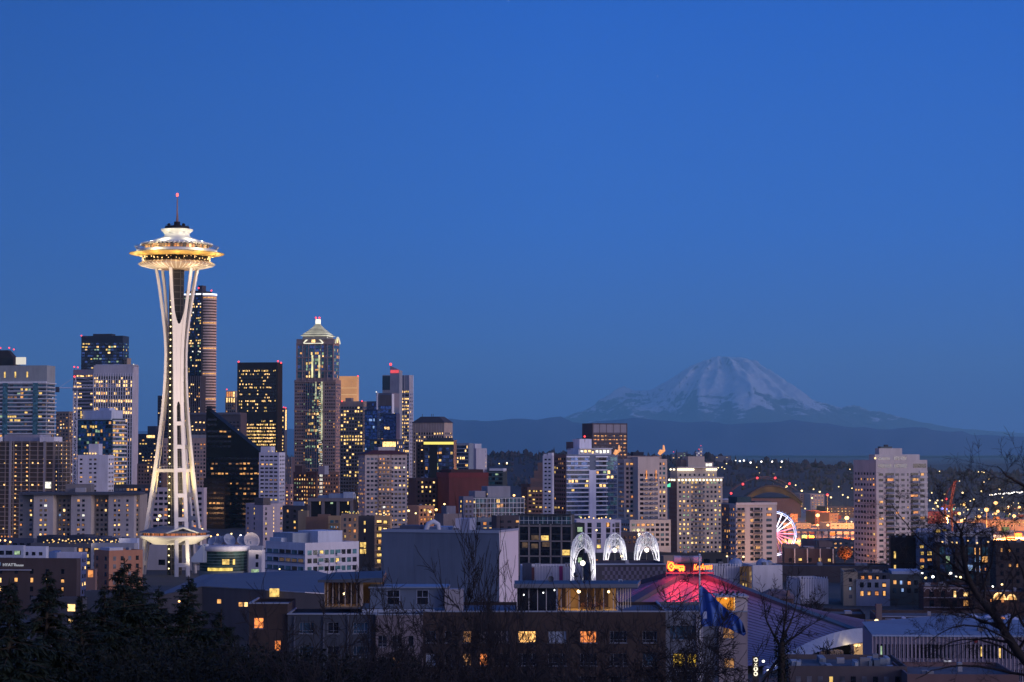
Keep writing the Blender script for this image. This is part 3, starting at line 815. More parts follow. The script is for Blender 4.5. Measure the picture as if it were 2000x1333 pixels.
    m = MB(); m.obox(P + n * .4 + d * w * .18, d * 7, -n * .5, b.g, at(860, 869, 1800).z); m.build('dark_shaft', Wm(.012, .016, .02, rough=.3), b.root)
    v = b.vol(813, 829, 836, 864, a=20, Y=1815, mat=Wm(.07, .055, .055)); b.win(v, 'L', 3, 3.1, .5, .5, .05, '17', 'D')
    v = b.vol(884, 916, 925, 866, a=15, Y=1830, mat=Wm(.20, .24, .30)); b.win(v, 'L', 2.9, 3.1, .94, .72, .12, '11529', 'NNB', n=9); b.bands(v, 'L', 3.1, .5, .8, Wm(.3, .36, .42)); b.done(80)
    b = Bld('apartment_tower', 'blank grey walled block right of the yellow strip tower, lit edge on its right', 930, 1900, 'building')
    v = b.vol(908, 930, 951, 876, mat=Wm(.40, .38, .43)); b.win(v, 'R', 3, 3.1, .3, .5, .3, '115', 'D', x0=.9, x1=1.0); b.mech(v, .3, 1.4, .2, .8, 4, Wm(.5, .5, .56)); b.done(30)
    b = Bld('warehouse_block', 'windowless dark red block with a maroon parapet, centre of the city', 902, 1600, 'building')
    v = b.vol(853, 877, 954, 926, mat=Wm(.14, .042, .042, var=.2)); P, d, w, n = b.face(v, 'R')
    b.bands(v, 'R', 99, 3.6, .3, Wm(.17, .036, .042), top=.9, rows=lambda r, n: r == 0, part='parapet'); b.bands(v, 'L', 99, 3.6, .3, Wm(.16, .045, .05), top=.9, rows=lambda r, n: r == 0, part='parapet')
    b.mech(v, .1, .9, .08, .9, 3.2, Wm(.06, .03, .035)); b.done(5)
    b = Bld('apartment_tower', 'cream apartment tower with maroon hipped roof and lit balcony columns, centre', 750, 1500, 'tower')
    v = b.vol(700, 713, 795, 888, a=75, mat=Wm(.42, .37, .37))
    b.win(v, 'R', 3.0, 3.0, .7, .5, .17, 'home', 'DDCB', n=10); b.win(v, 'L', 3.0, 3.0, .5, .5, .15, '238', 'D')
    b.balc(v, 'R', (.40, .55), 4.6, 3.0, Wm(.36, .28, .25), 1.3); b.ribs(v, 'R', 6, .4, .3, Wm(.30, .22, .2), x0=.32, x1=.62)
    b.hip(v, 3.0, 1.2, Wm(.09, .03, .035), .25); m = b.mech(v, .2, .8, .35, .75, 2.0, Wm(.42, .40, .42), base=v.z1 + 2.2); b.done(100)
    b = Bld('glass_office', 'glass office block with white mullion grid and grey roof boxes, right of centre', 962, 1400, 'building')
    v = b.vol(904, 921, 1024, 972, a=68, mat=Wm(.10, .13, .15)); b.win(v, 'R', 2.6, 3.1, .9, .86, .12, '2258894', 'BTBD', top=1); b.win(v, 'L', 3, 3.1, .6, .5, .12, '1', 'D')
    b.ribs(v, 'R', 2.6, .28, .3, Wm(.62, .64, .68), top=.5); b.bands(v, 'R', 3.1, .3, .35, Wm(.62, .64, .68), top=.6)
    b.mech(v, .1, .8, .08, .28, 4.0, Wm(.25, .25, .3)); b.mech(v, .1, .8, .32, .75, 7.0, Wm(.24, .25, .3)); b.lights(v, 'R', 5, v.z1 + 2, .45, PANE['1'](), x0=.3, x1=.55, part='roof_lamp', out=-2); b.done(90)
    b = Bld('glass_office', 'small dark green glass block with pale roof in front of the wooded hill', 972, 1900, 'building')
    v = b.vol(952, 982, 990, 920, mat=Wm(.03, .05, .055)); b.win(v, 'L', 3, 3.6, .96, .6, .04, '9', 'TD'); b.bands(v, 'L', 3.6, .7, .3, Wm(.10, .14, .15)); b.mech(v, 0, .9, .1, .9, 2, Wm(.55, .58, .64)); b.done(20)
    b = Bld('stepped_block', 'brown stepped terrace building with yellow windows left of the blue and white tower', 1036, 1750, 'building')
    for xl, xc, yt in ((1050, 1068, 904), (1043, 1068, 920), (1036, 1068, 934), (1030, 1068, 952)):
        v = b.vol(xl, xc, xc + 4, yt, a=10, mat=Wm(.15, .105, .10), Y=1750 + (952 - yt) * .4)
    b.win(v, 'L', 3, 3.2, .8, .5, .25, '2557', 'D'); v = b.vol(1018, 1034, 1040, 946, a=15, Y=1780, mat=Wm(.13, .085, .08)); b.win(v, 'L', 4, 3.2, .3, .3, .1); b.done(40)
    b = Bld('apartment_tower', 'slim white tower with notched top left of the blue and white tower', 1070, 1650, 'tower')
    v = b.vol(1060, 1079, 1085, 890, mat=Wm(.56, .56, .62)); b.win(v, 'L', 3.6, 3.0, .6, .42, .14, '1129', 'DB'); b.mech(v, .1, .5, .1, .8, 2, Wm(.6, .6, .66)); b.mech(v, .6, .95, .1, .8, 1.2, Wm(.6, .6, .66)); b.done(60)
    b = Bld('apartment_tower', 'blue glass and white banded tower with bright white stepped roof box', 1150, 1500, 'tower')
    v = b.vol(1082, 1106, 1207, 888, a=66, mat=Wm(.16, .19, .24))
    b.win(v, 'L', 3, 3.05, .7, .6, .14, '2357', 'D'); P, d, w, n = b.face(v, 'L')
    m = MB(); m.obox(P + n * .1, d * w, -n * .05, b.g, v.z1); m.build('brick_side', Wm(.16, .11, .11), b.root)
    b.win(v, 'L', 3, 3.05, .6, .55, .12, '2357', 'D', off=.2)
    b.win(v, 'R', 2.6, 3.05, .96, .66, .07, '11295', 'NBBN', x0=.0, x1=.42); b.win(v, 'R', 2.6, 3.05, .96, .66, .06, '2195', 'NBBD', x0=.56, x1=.78); b.win(v, 'R', 3.0, 3.05, .96, .8, .06, '11', 'NT', x0=.79, x1=1.0)
    b.bands(v, 'R', 3.05, .85, .8, Wm(.80, .82, .90), x0=.0, x1=.44); b.bands(v, 'R', 3.05, .75, .8, Wm(.80, .82, .90), x0=.56, x1=.79)
    P, d, w, n = b.face(v, 'R'); m = MB(); m.obox(P + d * (w * .43) + n * 1.0, d * (w * .13), -n * 1.1, b.g, at(1150, 919, 1500).z); m.build('white_pier', Wm(.80, .81, .90), b.root)
    u = b.vol(1108, 1130, 1194, 876, a=66, Y=1512, zb=v.z1 - 1, mat=Wm(.68, .69, .75)); b.win(u, 'R', 3, 3.5, .85, .7, .7, '1441', 'B', top=.6, nr=1)
    b.bands(u, 'R', 99, .5, 2, Wm(.7, .7, .76), top=.2, rows=lambda r, n: r == 0, part='cornice'); b.mech(u, .15, .75, .08, .45, 6.5, Wm(.70, .70, .78), 'lift_box'); b.mech(u, .7, 1.1, .0, .3, 4.5, Wm(.14, .11, .12))
    b.red(1142, 853, r=.9); b.done(100)
    b = Bld('office_tower', 'dark brown office tower with orange windows and blank grey top, against far hills', 1180, 2200, 'tower', TALL)
    v = b.vol(1137, 1157, 1225, 827, a=70, mat=Wm(.10, .075, .085)); b.win(v, 'R', 3.6, 3.8, .8, .5, .2, '2288', 'DDC', top=11, litrow={1: .6}, n=9); b.bands(v, 'R', 3.8, .6, .3, Wm(.16, .13, .15), top=9.5); b.ribs(v, 'R', 7.6, .6, .35, Wm(.12, .09, .10)); b.win(v, 'L', 3.4, 3.8, .5, .5, .1, '7', 'D', top=11)
    P, d, w, n = b.face(v, 'R'); m = MB(); m.obox(P + n * .2 + d * 1, d * (w - 2), -n * .1, v.z1 - 10, v.z1 - 1.2); m.build('blank_band', Wm(.30, .27, .30), b.root)
    v2 = b.vol(1126, 1138, 1150, 857, a=30, Y=2180, mat=Wm(.05, .05, .07)); b.done(70)
    b = Bld('apartment_tower', 'cream apartment tower with bay balconies and two orange lit roof ornaments', 1256, 1400, 'tower')
    v = b.vol(1207, 1219, 1303, 897, a=75, mat=Wm(.46, .41, .38)); b.win(v, 'R', 3.2, 3.0, .62, .55, .16, '112588', 'DBDT', n=10); b.win(v, 'L', 3, 3.0, .5, .5, .08, '2', 'D')
    u = b.vol(1232, 1246, 1288, 893, a=75, Y=1392, mat=Wm(.50, .45, .42)); b.win(u, 'R', 3.2, 3.0, .7, .55, .12, '1128', 'DBD', top=10)
    b.balc(u, 'R', (.36, .7), 4.2, 3.0, Wm(.16, .17, .22), 1.2, top=12); b.win(u, 'R', 3.4, 8, .25, .9, 1.0, '88', '8', nr=1, n=4, top=8, cmask=lambda c, r, n, z: c in (1, 3), off=.4)
    b.mech(v, .2, .8, .1, .9, 2.0, Wm(.3, .24, .22)); b.mech(v, .3, .7, .25, .5, 4.5, Wm(.03, .035, .06))
    for px in (1200, 1287):
        m = MB(); p = at(px, 888, 1405); m.tube([p, p + Vector((1.5, 0, 2)), p + Vector((3.2, 0, 2.5)), p + Vector((3.0, 0, 6))], [1.0, 1.6, 1.0, .4], 6)
        m.build('roof_ornament', emit('orange_lit_sculpture', (1, .42, .16), .95, .6, 1.3), b.root)
    v = b.vol(1196, 1230, 1310, 1016, a=72, Y=1370, mat=Wm(.44, .42, .40)); b.win(v, 'R', 3.4, 3.1, .7, .55, .12, '128', 'BTD'); b.win(v, 'L', 3.4, 3.1, .6, .5, .1, '2', 'D'); b.done(100)
    b = Bld('apartment_tower', 'beige tower with two tiers of bright roof terrace lamps and a stepped top', 1357, 1450, 'tower')
    bg_ = Wm(.44, .38, .33)
    v = b.vol(1307, 1322, 1411, 934, a=76, mat=bg_); b.win(v, 'R', 3.0, 3.05, .52, .5, .22, '1122559', 'DBDC', n=11, mask='1'); b.win(v, 'L', 3.2, 3.05, .3, .5, .04, '7', 'D')
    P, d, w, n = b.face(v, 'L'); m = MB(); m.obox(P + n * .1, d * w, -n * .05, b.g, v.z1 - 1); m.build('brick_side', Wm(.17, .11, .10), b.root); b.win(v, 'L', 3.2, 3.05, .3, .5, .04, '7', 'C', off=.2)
    b.balc(v, 'R', (.42, .52), 3.6, 3.05, Wm(.22, .22, .25), 1.3); b.bands(v, 'R', 99, .8, 2.2, Wm(.6, .55, .5), top=-.2, rows=lambda r, n: r == 0, part='cornice')
    lp = emit('terrace_lamp', (1, .86, .60), 3.2)
    b.lights(v, 'R', 13, v.z1 - 1.4, .62, lp, out=.9); b.lights(v, 'L', 3, v.z1 - 1.4, .62, lp, out=.9)
    u = b.vol(1309, 1322, 1400, 914, a=76, Y=1456, zb=v.z1 - 1, mat=bg_); b.win(u, 'R', 3.3, 3.2, .35, .45, .15, '15', 'D', nr=1, top=3.2); b.bands(u, 'R', 99, .7, 2.0, Wm(.6, .55, .5), top=-.2, rows=lambda r, n: r == 0, part='cornice')
    b.lights(u, 'R', 10, u.z1 - 1.2, .62, lp, out=.9, x0=0, x1=.42); b.lights(u, 'R', 6, u.z1 - 1.2, .62, lp, out=.9, x0=.72, x1=1.0); b.lights(u, 'L', 2, u.z1 - 1.2, .6, lp, out=.9)
    t = b.vol(1336, 1344, 1376, 892, a=76, Y=1459, zb=u.z1 - 1, mat=bg_); t2 = b.vol(1320, 1330, 1345, 899, a=76, Y=1462, zb=u.z1 - 1, mat=Wm(.22, .17, .15)); t3 = b.vol(1373, 1376, 1393, 903, a=76, Y=1462, zb=u.z1 - 1, mat=bg_)
    b.win(t3, 'R', 2, 2.4, .9, .8, 1, '4', '4', nr=1, top=.6)
    m = MB(); p = at(1306, 948, 1440); m.prism([(p.x - 1.0, p.y), (p.x + 1.2, p.y), (p.x + 1.2, p.y + .3), (p.x - 1.0, p.y + .3)], p.z - 1.2, p.z + 1.4, ztop=[p.z + .3, p.z + 1.5, p.z + 1.5, p.z + .3]); m.build('green_light', emit('green_lamp', (.12, .9, .5), 1.1), b.root); b.done(100)
    b = Bld('apartment_slab', 'cream balcony slab with dark recesses standing in front of the lit big wheel', 1465, 1150, 'building')
    v = b.vol(1409, 1437, 1517, 984, a=68, mat=Wm(.43, .38, .38)); b.win(v, 'L', 2.6, 2.9, .4, .45, .12, '28', 'D')
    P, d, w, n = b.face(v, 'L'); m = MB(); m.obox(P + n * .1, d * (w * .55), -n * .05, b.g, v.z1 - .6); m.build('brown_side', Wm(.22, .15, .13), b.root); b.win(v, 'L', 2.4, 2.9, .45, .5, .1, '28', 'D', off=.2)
    b.win(v, 'R', 2.9, 2.9, .86, .58, .13, '2288', 'D', x0=.0, x1=.20); b.win(v, 'R', 2.9, 2.9, .70, .58, .13, '225', 'D', x0=.32, x1=.44); b.win(v, 'R', 2.9, 2.9, .9, .58, .12, '28', 'D', x0=.44, x1=.60); b.win(v, 'R', 2, 2.9, .4, .5, .08, '2', 'D', x0=.60, x1=.68); b.win(v, 'R', 2.9, 2.9, .8, .5, .12, '228', 'DB', x0=.74, x1=.92)
    b.balc(v, 'R', (.10, .52), 4.8, 2.9, Wm(.16, .14, .15), 1.2); b.bands(v, 'R', 99, 1.3, .5, Wm(.5, .45, .46), top=.2, rows=lambda r, n: r == 0, part='cornice')
    b.mech(v, .2, .8, .10, .45, 3.5, Wm(.04, .07, .085)); b.mech(v, .1, .7, .5, .9, 1.0, Wm(.12, .11, .12)); b.done(100)
    b = Bld('rotunda', 'round drum shaped roof with pale rim between the beige tower and the cream slab', 1420, 1600, 'building')
    c = at(1418, 985, 1600); m = MB(); m.lathe([(6.5, b.g), (6.5, c.z + 1), (7.0, c.z + 1.2), (7.0, c.z + 2.6), (6, c.z + 2.8)], c, 32); m.lathe([(7.1, c.z + 2.9), (7.3, c.z + 3.7), (0.1, c.z + 4.2)], c, 32, 1); m.build('drum_wall', [Wm(.45, .34, .30), Wm(.5, .48, .52)], b.root); b.done(5)
    b = Bld('right_tower', 'tall cream concrete tower standing alone on the right with stepped top and dark left side', 1740, 1200, 'tower')
    b.root.name = 'apartment_tower'
    cw = Wm(.50, .45, .44)
    v = b.vol(1667, 1711, 1811, 899, a=64, mat=cw); b.win(v, 'L', 3.0, 3.0, .55, .45, .10, '2857', 'DDC', top=6, off=.12)
    P, d, w, n = b.face(v, 'L'); m = MB(); m.obox(P + n * .04, d * w, -n * .03, b.g, v.z1 - .02); m.build('brown_side', Wm(.50, .44, .43), b.root)
    b.win(v, 'R', 4.2, 3.0, .62, .45, .16, '2285', 'DDC', top=6.5, x0=.0, x1=.14, n=1); b.win(v, 'R', 4.8, 3.0, .95, .6, .14, '228', 'D', top=6.5, x0=.16, x1=.34, n=1); b.win(v, 'R', 4, 3.0, .6, .42, .12, '258', 'DDC', top=6.5, x0=.34, x1=.58, n=2); b.win(v, 'R', 2, 3.0, .5, .45, .08, '2', 'D', top=6.5, x0=.59, x1=.65, n=1)
    b.win(v, 'R', 4.8, 3.0, .95, .6, .1, '28', 'D', top=6.5, x0=.67, x1=.84, n=1); b.win(v, 'R', 4, 3.0, .7, .5, .1, '258', 'DC', top=6.5, x0=.85, x1=.98, n=1)
    b.balc(v, 'R', (.25, .755), 5.2, 3.0, Wm(.22, .23, .30), 1.4, top=6.5); b.bands(v, 'R', 3.0, .9, .4, Wm(.54, .50, .50), top=6.5, x0=.84, x1=1.0)
    u = b.vol(1697, 1709, 1796, 888, a=64, Y=1203, zb=v.z1 - 1, mat=cw); b.win(u, 'R', 6, 3.4, .85, .6, .0, '2', 'BC', top=.9, nr=1, x0=.02, x1=.35, n=1); b.win(u, 'R', 6, 3.4, .85, .85, .0, '2', 'B', top=.9, nr=1, x0=.40, x1=.72, n=2)
    P, d, w, n = b.face(v, 'R')
    for x0, x1, k in ((.04, .30, 'B'), (.34, .60, 'B'), (.72, .98, 'D')):
        c = P + d * (w * (x0 + x1) / 2) + n * .08; b.panes.append((c.x, c.y, v.z1 - 3.2, atan2(d.y, d.x), w * (x1 - x0), 2.2, k))
    t = b.vol(1709, 1717, 1762, 876, a=64, Y=1207, zb=u.z1 - 1, mat=cw); b.mech(t, .2, .9, .1, .6, 1.0, Wm(.10, .13, .14)); b.mech(t, .3, .6, .3, .45, 2.0, Wm(.05, .06, .08))
    b.lights(v, 'R', 1, v.z1 + 1, .5, PANE['1'](), x0=.0, x1=.05, part='roof_lamp', out=-2); b.done(100)
def nearer_blocks():
    b = Bld('apartment_slab', 'long cream apartment slab of vertical panels with many small lit windows, lower left', 150, 1250, 'building')
    cr = Wm(.46, .41, .40); dk = Wm(.30, .26, .23)
    for xl, xr, mt, msk, lt, Y in ((37, 66, dk, '101', .22, 1256), (66, 104, cr, '01101', .25, 1250), (104, 139, dk, '1', .20, 1257), (139, 178, cr, '01101', .25, 1250), (178, 212, dk, '1', .16, 1257), (212, 262, cr, '0110100', .22, 1250), (262, 273, dk, '1', .2, 1255)):
        v = b.vol(xl, xr, xr, 966, a=6, mat=mt, Y=Y, dep=16)
        b.win(v, 'L', 2.6, 2.75, .55, .5, lt, 'home', 'DDDC', mask=msk, top=2.2, side=.2)
    m = MB(); l = at(37, 965, 1249); r = at(273, 965, 1249); m.box(l.x, r.x, 1248.4, 1268, l.z - .6, l.z + .9); m.build('flat_roof', Wm(.07, .075, .1), b.root)
    m = MB(); l = at(128, 950, 1256); r = at(178, 950, 1256); m.box(l.x, r.x, 1256, 1266, at(130, 964, 1256).z, at(130, 946, 1256).z); m.build('plant_room', Wm(.20, .18, .18), b.root)
    m = MB(); l = at(147, 955, 1252); r = at(166, 955, 1252); m.box(l.x, r.x, 1252, 1256, l.z - 2, l.z + .5); m.build('rooftop_unit', Wm(.34, .33, .36), b.root); b.done(100)
    b = Bld('office_block', 'dark glass slab with orange lit windows between the long cream slab and the white tower', 262, 1380, 'building')
    v = b.vol(222, 300, 306, 947, a=10, mat=Wm(.06, .06, .075)); b.win(v, 'L', 2.4, 3, .8, .5, .12, '2288', 'DC'); b.done(50)
    b = Bld('office_block', 'pale stucco office with square windows seen between the white tower legs', 335, 1350, 'building')
    v = b.vol(296, 398, 404, 953, a=10, mat=Wm(.48, .40, .42)); b.win(v, 'L', 3.4, 3.4, .72, .5, .12, '28', 'D'); b.done(60)
    b = Bld('low_block', 'dark blue roofed block with few lights low at the left edge', 40, 1150, 'building')
    v = b.vol(-20, 66, 72, 1052, a=10, mat=Wm(.08, .09, .13)); b.win(v, 'L', 4, 3, .6, .4, .05); b.lights(v, 'L', 4, v.z1 + .8, .4, PANE['8'](), x0=.2, x1=.5, part='roof_lamp', out=-2); b.done(20)
    b = Bld('low_block', 'navy box roofs beside the long cream slab and above the lit roof deck', 100, 1120, 'building')
    for xl, xr, yt, c in ((72, 104, 1047, .05), (104, 128, 1049, .07), (134, 165, 1046, .06), (170, 200, 1049, .09), (202, 236, 1051, .10)):
        v = b.vol(xl, xr, xr, yt, mat=Wm(c * .75, c * .85, c * 1.35), dep=14)
    b.done(5)
    b = Bld('apartment_block', 'low block with a roof deck of many small yellow lamps, lower left', 165, 1050, 'building')
    v = b.vol(60, 240, 246, 1062, a=6, mat=Wm(.10, .10, .12)); b.win(v, 'L', 3.5, 3, .6, .6, .4, '1525', 'D')
    b.lights(v, 'L', 22, v.z1 + 1.2, .33, PANE['1'](), x0=.15, x1=.97, part='deck_lamp', out=-3); b.lights(v, 'L', 15, v.z1 + .4, .28, PANE['5'](), x0=.1, x1=.99, part='deck_lamp', out=-1); b.done(40)
    b = Bld('apartment_block', 'white block with pale blue roof edge left of the orange building', 100, 950, 'building')
    v = b.vol(42, 90, 95, 1068, a=8, mat=Wm(.58, .60, .68)); b.win(v, 'L', 3, 3, .5, .5, .1, '59', 'D')
    v = b.vol(88, 145, 150, 1070, a=8, Y=960, mat=Wm(.30, .30, .32)); b.win(v, 'L', 3, 3, .8, .6, .5, '555', 'T')
    v = b.vol(-10, 46, 50, 1066, a=8, Y=940, mat=Wm(.45, .48, .56)); b.win(v, 'L', 4, 3, .8, .6, .35, '195', 'D')
    v = b.vol(178, 262, 270, 1062, a=8, Y=980, mat=Wm(.36, .36, .38)); b.win(v, 'L', 3, 3.1, .7, .6, .2, '5', 'TB')
    v = b.vol(232, 268, 272, 1052, a=8, Y=1000, mat=Wm(.50, .54, .66)); b.win(v, 'L', 3, 3.1, .4, .5, .2, '5', 'DB'); b.done(60)
    b = Bld('apartment_block', 'white stucco corner block with lit orange windows behind the dark brick hotel', 135, 870, 'building')
    v = b.vol(105, 158, 170, 1080, a=12, mat=Wm(.62, .60, .68)); b.win(v, 'L', 3.2, 3.1, .5, .5, .35, '1222', 'DDC'); b.win(v, 'R', 3, 3.1, .5, .5, .2)
    m = MB(); l = at(96, 1078, 868); r = at(107, 1078, 868); m.box(l.x, r.x, 868, 880, b.g, l.z); m.build('blue_wing', Wm(.10, .17, .34), b.root); b.done(40)
    b = Bld('apartment_block', 'orange stucco block with dark square windows beside the conifers', 230, 860, 'building')
    v = b.vol(184, 213, 279, 1076, a=50, mat=Wm(.42, .19, .115)); b.win(v, 'L', 3, 3.1, .5, .55, .1, '18', 'D', mask='10'); b.win(v, 'R', 3.2, 3.1, .4, .55, .12, '3', 'DC'); b.mech(v, .2, .8, .1, .5, 1, Wm(.5, .52, .58))
    v = b.vol(168, 186, 190, 1112, a=10, Y=855, mat=Wm(.24, .15, .13)); b.win(v, 'L', 5, 3.4, .95, .8, 1, '8', '8', top=.1, nr=1); b.done(40)
    b = Bld('brick_hotel', 'dark brick hotel with white letter sign and lit second row windows, lower left', 75, 800, 'hotel')
    v = b.vol(-40, 150, 158, 1092, a=5, mat=Wm(.075, .052, .05)); b.win(v, 'L', 3.0, 3.2, .42, .55, .0, '12', 'D', top=3, mask='10', litrow={1: .8, 2: .12})
    P, d, w, n = b.face(v, 'L'); z = at(0, 1102, 800).z
    for txt, px, sz in (('HYATT', 6, 1.5), ('house', 30.5, 1.3)):
        c = P + d * ((px + 40) / 190 * w) + n * .3
        sign_text(txt, 'letter_sign', Vector((c.x, c.y, z - .9)), atan2(d.y, d.x), sz, emit('pale_sign_letters', (.85, .88, 1), .5), b.root, .25)
    m = MB(); q = P + d * (38.0 / 190 * w) + n * .25; m.obox(q, d * .55, n * .2, z - .7, z + .5); m.build('blue_emblem', emit('blue_sign', (.25, .5, 1), .7), b.root)
    m = MB(); q = P + d * (34 / 190 * w) + n * .8; m.obox(q, d * (68 / 190 * w), -n * .85, z - 2.4, z - 2.1); m.build('ledge', Wm(.4, .4, .46), b.root); b.done(60)
    b = Bld('low_block', 'grey podium building with lit shopfront behind the foot of the white tower', 330, 1100, 'building')
    v = b.vol(286, 420, 426, 1066, a=6, mat=Wm(.40, .38, .42)); b.win(v, 'L', 5, 5, .7, .55, .0, '9', 'D', top=6, nr=1, mask='0110'); b.win(v, 'L', 4, 3.6, .85, .8, .7, '9945', 'D', zt=v.z1 - 14, nr=1); b.done(40)
    # curved glass broadcaster building with dishes
    b = Bld('curved_office', 'curved green glass building with a bright yellow lit ground floor below the satellite dishes', 440, 1000, 'building')
    c = at(437, 1090, 1012); z1 = at(437, 1078, 1000).z; m = MB(); r = 11.0
    gl = [glass('green_band_glass', (.025, .06, .05), .5, 0, .25), Wm(.15, .22, .2), emit('yellow_lit_hall', (1, .72, .16), .95, .5, 1.4, .5), Wm(.5, .5, .55)]
    z = at(437, 1118, 1000).z; k = 0
    while z < z1 - .1:
        m.lathe([(r, z), (r, min(z1, z + 1.1))], c, 40, 0, -pi, 0, False); m.lathe([(r + .15, z + 1.1), (r + .15, z + 1.35)], c, 40, 1, -pi, 0, False); z += 1.35
    m.build('glass_wall', gl[:2], b.root)
    m = MB(); m.lathe([(r + .3, at(437, 1116, 1000).z), (r + .3, at(437, 1110, 1000).z)], c, 20, 0, -pi * .68, -pi * .34, False); m.build('lit_hall', gl[2], b.root)
    m = MB(); m.lathe([(r + .2, b.g), (r + .2, at(437, 1117, 1000).z)], c, 30, 0, -pi, 0, False); m.build('wall', Wm(.2, .22, .2), b.root)
    m = MB(); m.lathe([(r + .6, z1), (r + 1.0, z1 + .4), (r + 1.0, z1 + 2.2), (.1, z1 + 2.3)], c, 40); m.build('roof', Wm(.42, .42, .48), b.root)
    for q in ((-.72, .1), (-.6, -.2)):
        m = MB(); p = Vector((c.x + q[0] * r - 2, c.y - r * .7)); m.prism([(p.x - 4, p.y), (p.x + 2, p.y - 2), (p.x + 2, p.y + 6)], z1 - 5, z1 + 1, ztop=[z1 - 3, z1 + 3.5, z1 + 3]); m.build('canted_entrance', Wm(.6, .62, .62), b.root)
    for px, wd, k in ((441, 3.2, '5'), (457, 1.0, '5')):
        p = at(px, 1098, 1000.7); b.panes.append((p.x, 1000.6, p.z, 0, wd, 2.4, k))
    v = b.vol(486, 511, 518, 1075, a=14, Y=1004, mat=Wm(.52, .50, .54)); b.win(v, 'L', 4, 3.6, .5, .6, .0, '9', 'D', top=1.2, x0=.4); b.win(v, 'L', 4, 3.6, .8, .6, .6, '9', '9', zt=v.z1 - 8, nr=1); b.done(20)
    # white office
    b = Bld('white_office', 'white modern office with square dark windows and louvred white roof boxes, centre left', 610, 900, 'building')
    ww = Wm(.66, .62, .66)
    v = b.vol(519, 596, 701, 1061, a=50, mat=ww)
    b.win(v, 'R', 3.6, 3.35, .74, .58, .03, '5', 'DDT', top=2.4, n=9, cmask=lambda c, r, n, z: c not in (2, 5)); b.win(v, 'R', 3.6, 3.35, .95, .58, .06, '5', 'T', top=2.4, n=9, cmask=lambda c, r, n, z: c in (2, 5))
    b.balc(v, 'R', (.28, .615), 2.4, 3.35, Wm(.60, .57, .62), .9, 1.0, top=2.2, bot=2)
    b.win(v, 'L', 4.4, 3.35, .85, .58, .08, '577', 'DT', top=2.4, litrow={1: .3, 2: .3}); b.bands(v, 'L', 3.35, .3, .4, Wm(.1, .14, .2), top=4.8)
    b.mech(v, .25, .75, .42, .88, 4.4, Wm(.52, .54, .62)); b.mech(v, .45, .95, .1, .42, 3.6, Wm(.28, .32, .38)); b.mech(v, .6, .9, .0, .1, 1.6, Wm(.5, .55, .62)); b.done(100)
    b = Bld('brick_hotel', 'old dark brick hotel with white stair windows and scattered lit rooms, centre left', 615, 1800, 'hotel')
    v = b.vol(573, 618, 662, 922, a=45, mat=Wm(.11, .065, .062)); b.win(v, 'L', 3.0, 3.2, .45, .55, .45, '112297', 'DC'); b.win(v, 'R', 3.0, 3.2, .45, .55, .2, '28', 'D'); b.win(v, 'R', 4, 3.2, .4, .6, 1, '4', '4', x0=.1, x1=.26, n=2, off=.12)
    u = b.vol(576, 590, 598, 910, a=30, zb=v.z1 - 2, mat=Wm(.08, .055, .06)); u = b.vol(622, 634, 642, 910, a=30, zb=v.z1 - 2, Y=1790, mat=Wm(.28, .28, .34)); b.done(90)
    b = Bld('unfinished_block', 'open concrete frame with dark empty bays and grey roof plant, centre left', 645, 1400, 'building')
    v = b.vol(602, 690, 696, 974, a=8, mat=Wm(.012, .012, .016)); b.ribs(v, 'L', 9.6, 1.9, .8, Wm(.18, .16, .17), part='column'); b.bands(v, 'L', 99, 2.2, 1.2, Wm(.19, .17, .19), top=.8, rows=lambda r, n: r == 0, part='roof_slab')
    b.mech(v, .0, .55, .1, .8, 3.0, Wm(.22, .28, .38)); b.mech(v, .0, .22, .0, .5, 4.0, Wm(.36, .42, .52)); b.mech(v, .55, .8, .2, .7, 2.0, Wm(.14, .2, .32))
    p = at(648, 983, 1398); b.panes.append((p.x, p.y - 1, p.z, -.1, 1.6, 1.0, '9'))
    for x in (625, 680): p = at(x, 983, 1398); b.panes.append((p.x, p.y - 1, p.z, -.1, .8, 2, '5'))
    b.done(10)
    b = Bld('apartment_block', 'very dark block with a few yellow windows and a blue roof box, centre left', 580, 1250, 'building')
    v = b.vol(552, 600, 606, 988, a=10, mat=Wm(.045, .045, .06)); b.win(v, 'L', 4, 3.1, .35, .5, .25, '225', 'D'); b.mech(v, .2, .6, .2, .7, 2.2, Wm(.16, .22, .34)); b.done(40)
    b = Bld('stucco_block', 'plain brown windowless stucco block behind the white office roof boxes', 625, 1200, 'building')
    v = b.vol(597, 643, 646, 1010, a=6, mat=Wm(.21, .125, .095)); v2 = b.vol(582, 600, 604, 998, a=8, Y=1230, mat=Wm(.20, .16, .12)); b.mech(v, .0, .5, .2, .8, 1.4, Wm(.2, .12, .095)); b.done(3)
    b = Bld('apartment_block', 'tan balcony apartment block with string lights on its rail, right of the brown stucco block', 655, 1190, 'building')
    v = b.vol(641, 665, 668, 1008, a=6, mat=Wm(.36, .25, .15)); b.win(v, 'L', 3, 3, .75, .5, .15, '3', 'DTC', n=2); b.bands(v, 'L', 3, .3, .9, Wm(.40, .28, .18), top=4.0)
    b.lights(v, 'L', 3, v.z1 - 6, .3, PANE['6'](), x0=.2, x1=.9, part='string_light'); b.done(20)
    b = Bld('apartment_block', 'grey panel block with potted roof terrace lit green and yellow', 690, 1170, 'building')
    v = b.vol(666, 701, 706, 1004, a=8, mat=Wm(.17, .155, .15)); b.win(v, 'L', 5, 3, .45, .55, .25, '385', 'CBD', n=3); b.lights(v, 'L', 7, v.z1 + .8, .35, PANE['5'](), part='deck_lamp', out=-1.5); b.lights(v, 'L', 2, v.z1 + 1, .35, PANE['9'](), x0=.3, x1=.8, part='deck_lamp', out=-2); b.done(30)
